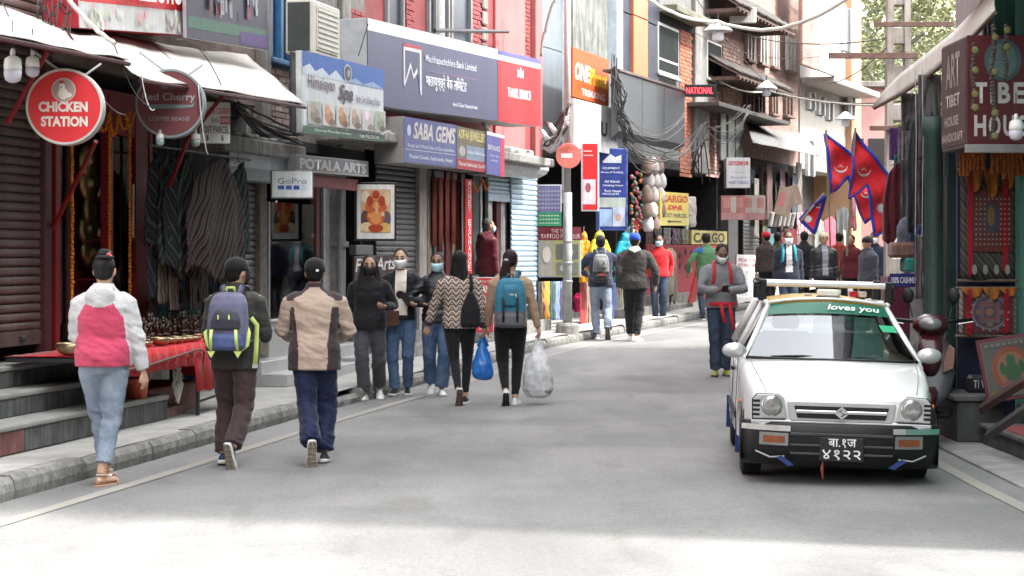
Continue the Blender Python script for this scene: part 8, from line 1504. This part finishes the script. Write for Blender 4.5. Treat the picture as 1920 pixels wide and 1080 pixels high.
t = thing('denim_bag', 'grey denim rucksack hanging below the coats', 'bag', P(1704, 462, 19.2)); m = MB(); m.loft([sring((0,0,z), .12*a, .08*a, 18, 2.6) for z, a in ((0,.7),(.03,1),(.2,1),(.27,.7),(.3,.3))]); put('bag_body', remesh(m, .015, 1, .02, (9,9,9), (), 3, [cloth('grey denim', (.09,.10,.125), var=.4, scale=14)], name='bag_body'), t)
t = thing('cashmere_counter', 'maroon and grey counter of the cashmere stall', 'counter', P(1665, 640, 18.4)); MB().bbox(0,.21,0,.4,-.3,.62,.01).build('maroon_panel', cloth('maroon counter cloth', (.09,.015,.03)), t); MB().bbox(.212,.43,.0,.4,-.3,.66,.01).build('grey_panel', M('grey counter board', (.26,.255,.26), .7), t); MB().bbox(.17,.42,-.01,.3,.665,.80,.02).build('teal_stack', cloth('teal folded wool', (.02,.18,.15)), t); MB().bbox(.05,.34,.02,.3,.80,.95,.03).build('folded_wool', cloth('brown folded wool', (.16,.09,.07), var=.4, scale=20), t)
sign(P(1668, 538, 17.9), 0, .285, .125, .012, 'small blue cashmere notice with white capitals', (.018,.022,.13), [('t','100% CASHMERE',.05,.96,.28,.74,(.58,.58,.64),dict(bold=.02))], fw=.0, frame=paint((.02,.02,.1)))
for i, (px, py, yb) in enumerate(((1808,280,330),(1822,282,320),(1838,284,318),(1868,284,325),(1890,284,335),(1908,284,330))): hang(fz(16.3), px-10, px+10, py, yb, 0, cloth('marigold valance', (.30,.085,.02), var=.3), 'orange cloth tail in the valance under the red sign', 'panel', 180+i, 'orange valance tails')
for i, (px, Y) in enumerate(((1716,17.4),(1729,17.2),(1690,20))): MB().tube([(0,0,0),(.01,0,-.6),(0,0,-1.5)], .004, 5).build('cord', M('pale cord', (.4,.4,.38), .8), thing('rope', ('short','long','far')[i]+' pale cord hanging among the coats', 'cord', P(px, 130, Y)))
# ================================================================ flags, poles, cables, trees
CRIM = cloth('crimson flag', (.60,.025,.035), var=.12, rough=.75); FBLU = cloth('flag border blue', (.03,.035,.28))  # crimson raised in brightness so the flags look sunlit
def flag(pts, Y, label, moon, sun, seed, amp=.05, pole=None, tilt=0):
    """outline in picture columns and rows at distance Y"""
    base = P(*pts[0], Y); o = thing('flag', label, 'flag', base); W3 = [P(x, y, Y)-base for x, y in pts]
    def wave(q): return Vector((q.x, q.y+amp*1.8*sin(q.x*11+q.z*5+seed)+amp*.9*sin(q.z*13-q.x*6+seed*2)+tilt*q.x, q.z))
    bm = bmesh.new(); f = bm.faces.new([bm.verts.new(q) for q in W3]); bmesh.ops.triangulate(bm, faces=[f]); 
    for _ in range(4): bmesh.ops.subdivide_edges(bm, edges=bm.edges[:], cuts=1, use_grid_fill=True)
    for v in bm.verts: v.co = wave(v.co)
    me = bpy.data.meshes.new('cloth'); bm.to_mesh(me); bm.free(); me.materials.append(CRIM); me.polygons.foreach_set('use_smooth', [True]*len(me.polygons)); c_ = put('cloth', me, o); md = c_.modifiers.new('s','SOLIDIFY'); md.thickness = .006; md.offset = 0
    loop = []
    for a, b in zip(W3, W3[1:]+W3[:1]):
        for k in range(8): loop.append(wave(a.lerp(b, k/8)))
    loop.append(loop[0]); MB().tube(loop, .024, 6, flat=.5).build('blue_border', FBLU, o, smooth=True)
    WHT = paint((.74,.72,.72))
    def em(cx, cy, r, ray, name):
        c0 = P(cx, cy, Y)-base; n = 48 if ray else 26; ptsw = []
        for i in range(n):
            a = 2*pi*i/n; rr = r*(1 if (i % 4) < 2 else .68) if ray else r; ptsw.append(c0+Vector((rr*cos(a), 0, rr*sin(a))))
        if name == 'moon':
            ptsw = [c0+Vector((r*cos(a), 0, r*sin(a)*.95)) for a in np.linspace(pi*.96, pi*2.04, 19)]+[c0+Vector((r*.92*cos(a), 0, r*.62*sin(a)+.0)) for a in np.linspace(pi*2.0, pi, 19)]
            for k in range(5):
                aa = pi*(.2+.15*k); MB().face([wave(c0+Vector((r*.52*cos(aa+d), 0, r*(-.38)+r*.62*e*sin(aa+d))))+Vector((0,-.012,0)) for d, e in ((-.14,.6),(.0,1.35),(.14,.6))]).build('moon_ray', WHT, c_)
        MB().face([wave(q)+Vector((0,-.011,0)) for q in ptsw]).build(name+'_emblem', WHT, c_)
    if moon: em(*moon, False, 'moon')
    if sun: em(*sun, True, 'sun')
    if pole: a, b = P(*pole[0], Y)-base, P(*pole[1], Y)-base; MB().tube([a, b], .014, 6).build('staff', M('bamboo staff', (.25,.2,.12), .7), o)
flag([(1549,250),(1601,294),(1600,352),(1592,330),(1558,362)], 27.0, 'bright crimson flag with blue edge and white moon', (1578,312,.095), None, 1, .05, ((1549,244),(1557,470)))
flag([(1604,248),(1664,328),(1663,428),(1637,443),(1628,346),(1592,372)], 25.0, 'largest crimson flag with white moon and sun emblems', (1621,318,.10), (1655,390,.07), 2, .05, ((1604,240),(1588,480)))
flag([(1600,362),(1626,346),(1634,405),(1622,418),(1611,392)], 29.0, 'small crimson flag hanging behind the largest flag', (1621,363,.07), None, 3, .04)
flag([(1544,368),(1540,395),(1528,437),(1503,411)], 24.0, 'small dark red flag drooping before the far stalls', (1535,384,.045), (1518,410,.05), 5, .05, ((1546,362),(1502,414)))
# slotted concrete pole with steel arms
t = thing('utility_pole', 'slotted concrete utility pole in front of the trees', 'pole', Vector((*P(1684, 475, 34).xy, gz(34)))); CP = M('weathered pole concrete', (.33,.30,.27), .9, var=.25, scale=3, streak=.3); w_ = .24
for sg in (1,-1): MB().loft([[Vector((sg*(w_*(1-.035*z)-.045)+dx, dy, z)) for dx, dy in ((-.055,-.11),(.055,-.11),(.055,.11),(-.055,.11))] for z in (0, 9)]).build('rail', CP, t)
for k in range(13): MB().bbox(-w_+.09+.004*k, w_-.09-.004*k, -.10, .10, .3+k*.68, .3+k*.68+.30, .02).build('web', CP, t)
c_ = P(1555, 104, 33.7); d_ = P(1722, 108, 33.7)
MB().bbox(0, (d_-c_).x, 0, .08, -.05, .05, .005).build('channel', M('rusty steel', (.11,.065,.05), .8, .1, var=.4), thing('cross_arm', 'rusty steel cross arm on the slotted pole', 'beam', c_)); c_ = P(1640, 45, 33.7)
MB().bbox(0, 1.4, 0, .08, -.04, .04, .005).build('channel', M('rusty steel', (.11,.065,.05), .8, .1, var=.4), thing('cross_arm', 'upper steel arm high on the slotted pole', 'beam', c_)); MB().bbox(0, 1.2, 0, .08, -.04, .04, .005).build('channel', M('rusty steel', (.11,.065,.05), .8, .1, var=.4), thing('cross_arm', 'lower steel arm of the slotted pole', 'beam', P(1632, 240, 33.8)))
# cables
BLKC = M('black cable', (.018,.018,.02), .6, var=.2); GRYC = M('dusty cable', (.085,.08,.076), .8, var=.3); WHC = M('pale rope cable', (.55,.56,.50), .8, var=.1)
def cable(pts, r, mat, label, sag=.0, group='overhead cables', n=14):
    pts = [P(*p) for p in pts]; out = []
    for a, b in zip(pts[:-1], pts[1:]):
        for k in range(n): u = k/n; out.append(a.lerp(b, u)-Vector((0,0,sag*4*u*(1-u)))+Vector((random.uniform(-1,1), 0, random.uniform(-1,1)))*r*.3)
    out.append(pts[-1]); t = thing('cable', label, 'cable', out[0], 0, group); MB().tube([q-out[0] for q in out], r, 6).build('sheath', mat, t, smooth=True)
cable([(1212,-4,33),(1345,40,37)], .035, WHC, 'thick pale rope cable slung across the street to the first lamp', .12, None); cable([(1345,40,37),(1600,-10,33)], .035, WHC, 'thick pale rope cable slung from the first lamp to the slotted pole', .35, None)
cable([(1350,152,44),(1440,170,46),(1700,196,34)], .022, WHC, 'pale rope cable slung below the brick eaves', .12, None)
cable([(1560,100,44),(1300,60,40)], .008, GRYC, 'thin grey wire strung across the upper street', .3); cable([(1300,-10,40),(1490,200,46)], .008, GRYC, 'thin grey wire strung across the upper street', .2)
cable([(1400,66,45),(1660,72,34)], .012, GRYC, 'thin grey wire strung across the upper street', .15); cable([(1540,155,50),(1662,90,34)], .012, GRYC, 'thin grey wire strung across the upper street', .2); cable([(1500,180,50),(1690,190,34)], .012, GRYC, 'thin grey wire strung across the upper street', .1)
YD = fD.pt(1150, .9).y
for k in range(14):
    rr = random.uniform; cable([(1150+rr(-3,8), 95+rr(0,50), YD), (1152+rr(-8,14), 150+rr(-12,12), YD-.1), (1160+rr(-12,18), 188+rr(-12,12), YD-.15), (1164+rr(-12,14), 222+rr(-12,12), YD-.1), (1180+rr(-14,16), 264+rr(-12,12), YD)], random.choice((.008,.012,.018)), BLKC, 'black cable in the tangle beside the grey hoarding', rr(-.12,.12), 'black cable tangle by the hoarding', 5)
for k in range(9):
    a = (1165+random.uniform(-4,8), 240+random.uniform(0,40), YD); b = (1262+random.uniform(-30,20), 296+random.uniform(-14,12), YD+1.2); c_ = (1318+random.uniform(-6,12), 236+random.uniform(-12,26), YD+3); cable([a, b, c_], random.choice((.006,.008,.012)), random.choice((GRYC, BLKC, BLKC)), 'drooping cable below the grey hoarding', random.uniform(.05,.4), 'drooping cables below the hoarding')
for k in range(5): a = (1168, 205+6*k, YD-.3); b = (1285, 215+random.uniform(-10,22), YD+2); cable([a, b], .006, GRYC, 'thin twisted cable looped across the grey hoarding', random.uniform(.25,.5), 'cables across the hoarding')
for k in range(6):
    cable([(1322+random.uniform(-4,6), 238+random.uniform(-10,10), 42), (1402+random.uniform(-6,6), 205+random.uniform(-12,10), 44)], random.choice((.006,.010)), GRYC, 'dusty cable bundle swung to the brick house', random.uniform(.05,.5), 'cable bundle to the brick house')
for k in range(8): a = (1300+random.uniform(-6,30), 250+random.uniform(0,20), 41.5); b = (1312+random.uniform(-20,20), 330+random.uniform(-20,20), 41.5); cable([a, b], .014, BLKC, 'loose black cable end over the cargo sign', random.uniform(-.3,.3), 'loose cable ends over the cargo sign')
YC = fC.pt(1020, .8).y
for k in range(14):
    a = (1022+random.uniform(-6,8), 255+random.uniform(0,30), YC); b = (1062+random.uniform(-6,10), 200+random.uniform(-10,40), YC-.5); cable([a, b], random.choice((.008,.012,.018)), random.choice((GRYC, M('white conduit', (.5,.5,.49), .7))), 'dusty cable in the bundle between the bank sign and pole', random.uniform(-.1,.3), 'cable bundle by the pole')
cable([(1014,105,YC),(1022,60,YC),(1042,0,YC)], .022, M('rusty conduit', (.24,.2,.17), .7), 'curved conduit rising beside the bank sign', -.1, None)
YA = 14.3
for k, (a, b, s_) in enumerate((((-5,-20,YA),(85,78,YA),.15),((85,78,YA),(95,160,YA),.05),((215,85,15),(282,200,15),.1),((262,120,15.2),(290,205,15.2),.12),((330,75,16),(415,160,16.5),-.12),((370,165,15),(372,215,15),.0),((372,160,15.2),(390,290,15.4),.1),((160,115,14.6),(235,215,14.6),.1))): cable([a, b], .0045, random.choice((GRYC, BLKC, M('white flex', (.6,.6,.58), .6))), 'thin flex trailing over the awnings and round signs', s_, 'flexes over the awnings')
cable([(128,-2,15.2),(215,82,14.8)], .018, WHC, 'knotted pale rope holding up the awning', .03, None)
for k in range(14): cable([(65+random.uniform(0,75), random.uniform(-10,40), 15.9), (70+random.uniform(0,70), random.uniform(-10,50), 15.7)], .006, random.choice((GRYC, BLKC)), 'tangled wire scrap above the first awning', random.uniform(-.2,.3), 'wire scraps above the awning', 7)
for k in range(9): cable([(432+random.uniform(0,14), 190+random.uniform(0,20), 20.4), (560+random.uniform(-20,10), 262+random.uniform(-10,10), 21.8)], .014, random.choice((GRYC, BLKC)), 'black cable running down to the concrete canopy', random.uniform(0,.15), 'cables on the brick wall')
cable([(690,45,23),(672,105,22.8)], .006, BLKC, 'stay wire on the corner of the bank sign', 0, None)
# street lamps hung on the cables
def hung_lamp(p, label, s=1):
    t = thing('hanging_lamp', label, 'lamp', p); MB().lathe([(.03*s,.12*s),(.06*s,.10*s),(.26*s,-.06*s),(.27*s,-.085*s),(.24*s,-.085*s),(.05*s,.05*s)], 24).build('shade', M('white enamel', (.68,.68,.68), .5), t, smooth=True); MB().lathe([(.10*s,-.07*s),(.11*s,-.24*s),(.05*s,-.27*s)], 16).build('lamp_glass', M('white lamp glass', (.7,.7,.72), .3), t, smooth=True); MB().tube([(0,0,.1*s),(0,0,.25*s)], .015*s, 6).build('hook', DARKMETAL, t)
hung_lamp(P(1346,50,37), 'white street lamp hung on the thick rope cable', 1.05); hung_lamp(P(1437,160,45), 'white street lamp hung before the brick house', .95); hung_lamp(P(1585,218,50), 'white street lamp hung before the ochre bay', 1.0)
# cctv, small fixtures
for i, (px, py, Y) in enumerate(((733,232,24.5),(912,238,28.5),(1022,252,YC-.2),(1037,240,YC-.3))):
    t = thing('floodlight', ('white spotlight over the arts sign','white dish on the canopy over the gem sign','round white camera beside the pole','grey tube camera beside the pole')[i], 'camera' if i > 1 else 'light', P(px, py, Y)); MB().tube([(-.05,0,.06),(.04,-.06,-.08)], [.035,.045], 10).build('housing', M('white housing', (.66,.66,.64), .5), t, smooth=True); MB().tube([(-.05,0,.06),(-.09,.1,.10)], .012, 6).build('arm', METAL, t)
sign(P(1368, 42, 44), .0, .62, .34, .2, 'white wall unit under the upper eave', (.6,.58,.55), [('r',.05+.1*i,.08+.1*i,.1,.9,(.4,.39,.37)) for i in range(9)], fw=.0, cat='air conditioner', name='wall_unit')
# trees and far houses
LEAFS = [M('leaf haze pale', (.27,.28,.155), .7, var=.3, scale=3), M('leaf mid', (.20,.22,.12), .7, var=.3, scale=3), M('leaf dark', (.12,.14,.08), .7, var=.3, scale=3)]; BARK = M('grey bark', (.14,.12,.10), .9, var=.3, scale=6)  # leaf colours paled to stand in for distant haze and glare
def tree(x, y, h, r, label, n, seed, ls=.22, mi=0):
    rnd = random.Random(seed); z0 = gz(y); t = thing('tree', label, 'tree', Vector((x, y, z0))); tm = MB(); tm.tube([(0,0,-.2),(.1,0,h*.3),(-.1,.1,h*.6),(.1,0,h*.9)], [h*.022,h*.018,h*.012,h*.004], 10); cl_ = []
    for k in range(14):
        a = rnd.uniform(0,2*pi); zb = h*rnd.uniform(.25,.75); e = Vector((cos(a)*r*rnd.uniform(.4,.9), sin(a)*r*rnd.uniform(.4,.9), zb+h*rnd.uniform(.05,.22))); tm.tube([(0,0,zb), (e*.5)+Vector((0,0,zb*.5+.2)), e], [h*.008,h*.005,h*.002], 6); cl_.append((e, r*rnd.uniform(.25,.42)))
    for k in range(26): a = rnd.uniform(0,2*pi); q = rnd.uniform(0,1); cl_.append((Vector((cos(a)*r*q, sin(a)*r*q, h*(.35+.62*rnd.random())*(1-.15*q))), r*rnd.uniform(.2,.36)))
    tm.build('trunk', BARK, t, smooth=True); cm = MB()
    for k in range(n*2):
        c0, cr = rnd.choice(cl_); v = Vector((rnd.gauss(0,1), rnd.gauss(0,1), rnd.gauss(0,1))).normalized()*cr*rnd.uniform(.5,1.05)**.6; v.z *= .8; p = c0+v; a = Vector((rnd.uniform(-1,1), rnd.uniform(-1,1), rnd.uniform(-.7,.7))).normalized(); b = a.cross(Vector((rnd.uniform(-1,1), rnd.uniform(-1,1), 1))).normalized(); s = ls*rnd.uniform(.35,.85)
        cm.face([p-a*s, p+b*s*.5, p+a*s, p-b*s*.5], (mi+(1 if rnd.random() < .35 else 0)) % 3)
    cm.build('crown', LEAFS, t)
tree(20.2, 84, 20, 5.5, 'tall pale green tree closing the end of the street', 9000, 3, .24, 0); tree(15.0, 76, 13, 4.0, 'rounded yellow green tree beside the ochre house', 7000, 4, .2, 0); tree(26, 92, 24, 6.5, 'dark tall tree behind the slotted pole', 8000, 5, .28, 1); tree(17.5, 98, 25, 6.0, 'high dark crowned tree at the back of the street', 8000, 6, .28, 1); tree(15.8, 68, 8, 3.0, 'low bushy tree behind the flags', 5000, 7, .16, 0); tree(19.5, 72, 10, 3.6, 'broad pale tree beyond the clothes shop', 6000, 8, .18, 0)
for i, (x0, x1, y0, y1, h_, mt, lab) in enumerate(((12.6,15.4,64,70,5.2,CRW,'small cream house at the far bend'),(15.6,20,78,84,4.6,PKW,'low pinkish house at the far end of the street'),(9.5,12.4,62.5,70,7,PKW,'pink rendered house behind the ochre bay'),(17,24,66,72,3.8,CRW,'low pale house beyond the clothes shop'))):
    t, c_ = block('far_house', lab, [(x0,y0),(x1,y0),(x1,y1),(x0,y1)], 0, h_, mt)
    for k in range(3):
        w0 = MB().bbox(0, .7, -.03, .02, 0, 1.0, .01).build('window', SHADE, t, loc=(x0+.4+k*(x1-x0-1.2)/2-c_.x, y0-c_.y, h_*.62)); MB().bbox(-.06, .76, -.08, .0, -.08, .0, .01).build('sill', CONC, w0)
    MB().bbox(x0-c_.x-.3, x1-c_.x+.3, y0-c_.y-.3, y1-c_.y+.3, h_, h_+.18, .02).build('roof_slab', CONC, t)
struct(MB().loft([[Vector((x, 150, -2)), Vector((x, 210, -2)), Vector((x, 200, 26+8*noise.noise(Vector((x*.03,0,0))))), Vector((x, 165, 14+5*noise.noise(Vector((x*.05,2,0)))))] for x in range(-140, 190, 10)]).build('hill', M('wooded hillside', (.09,.11,.06), .95, var=.4, scale=.3)), 'wooded hillside beyond the street')
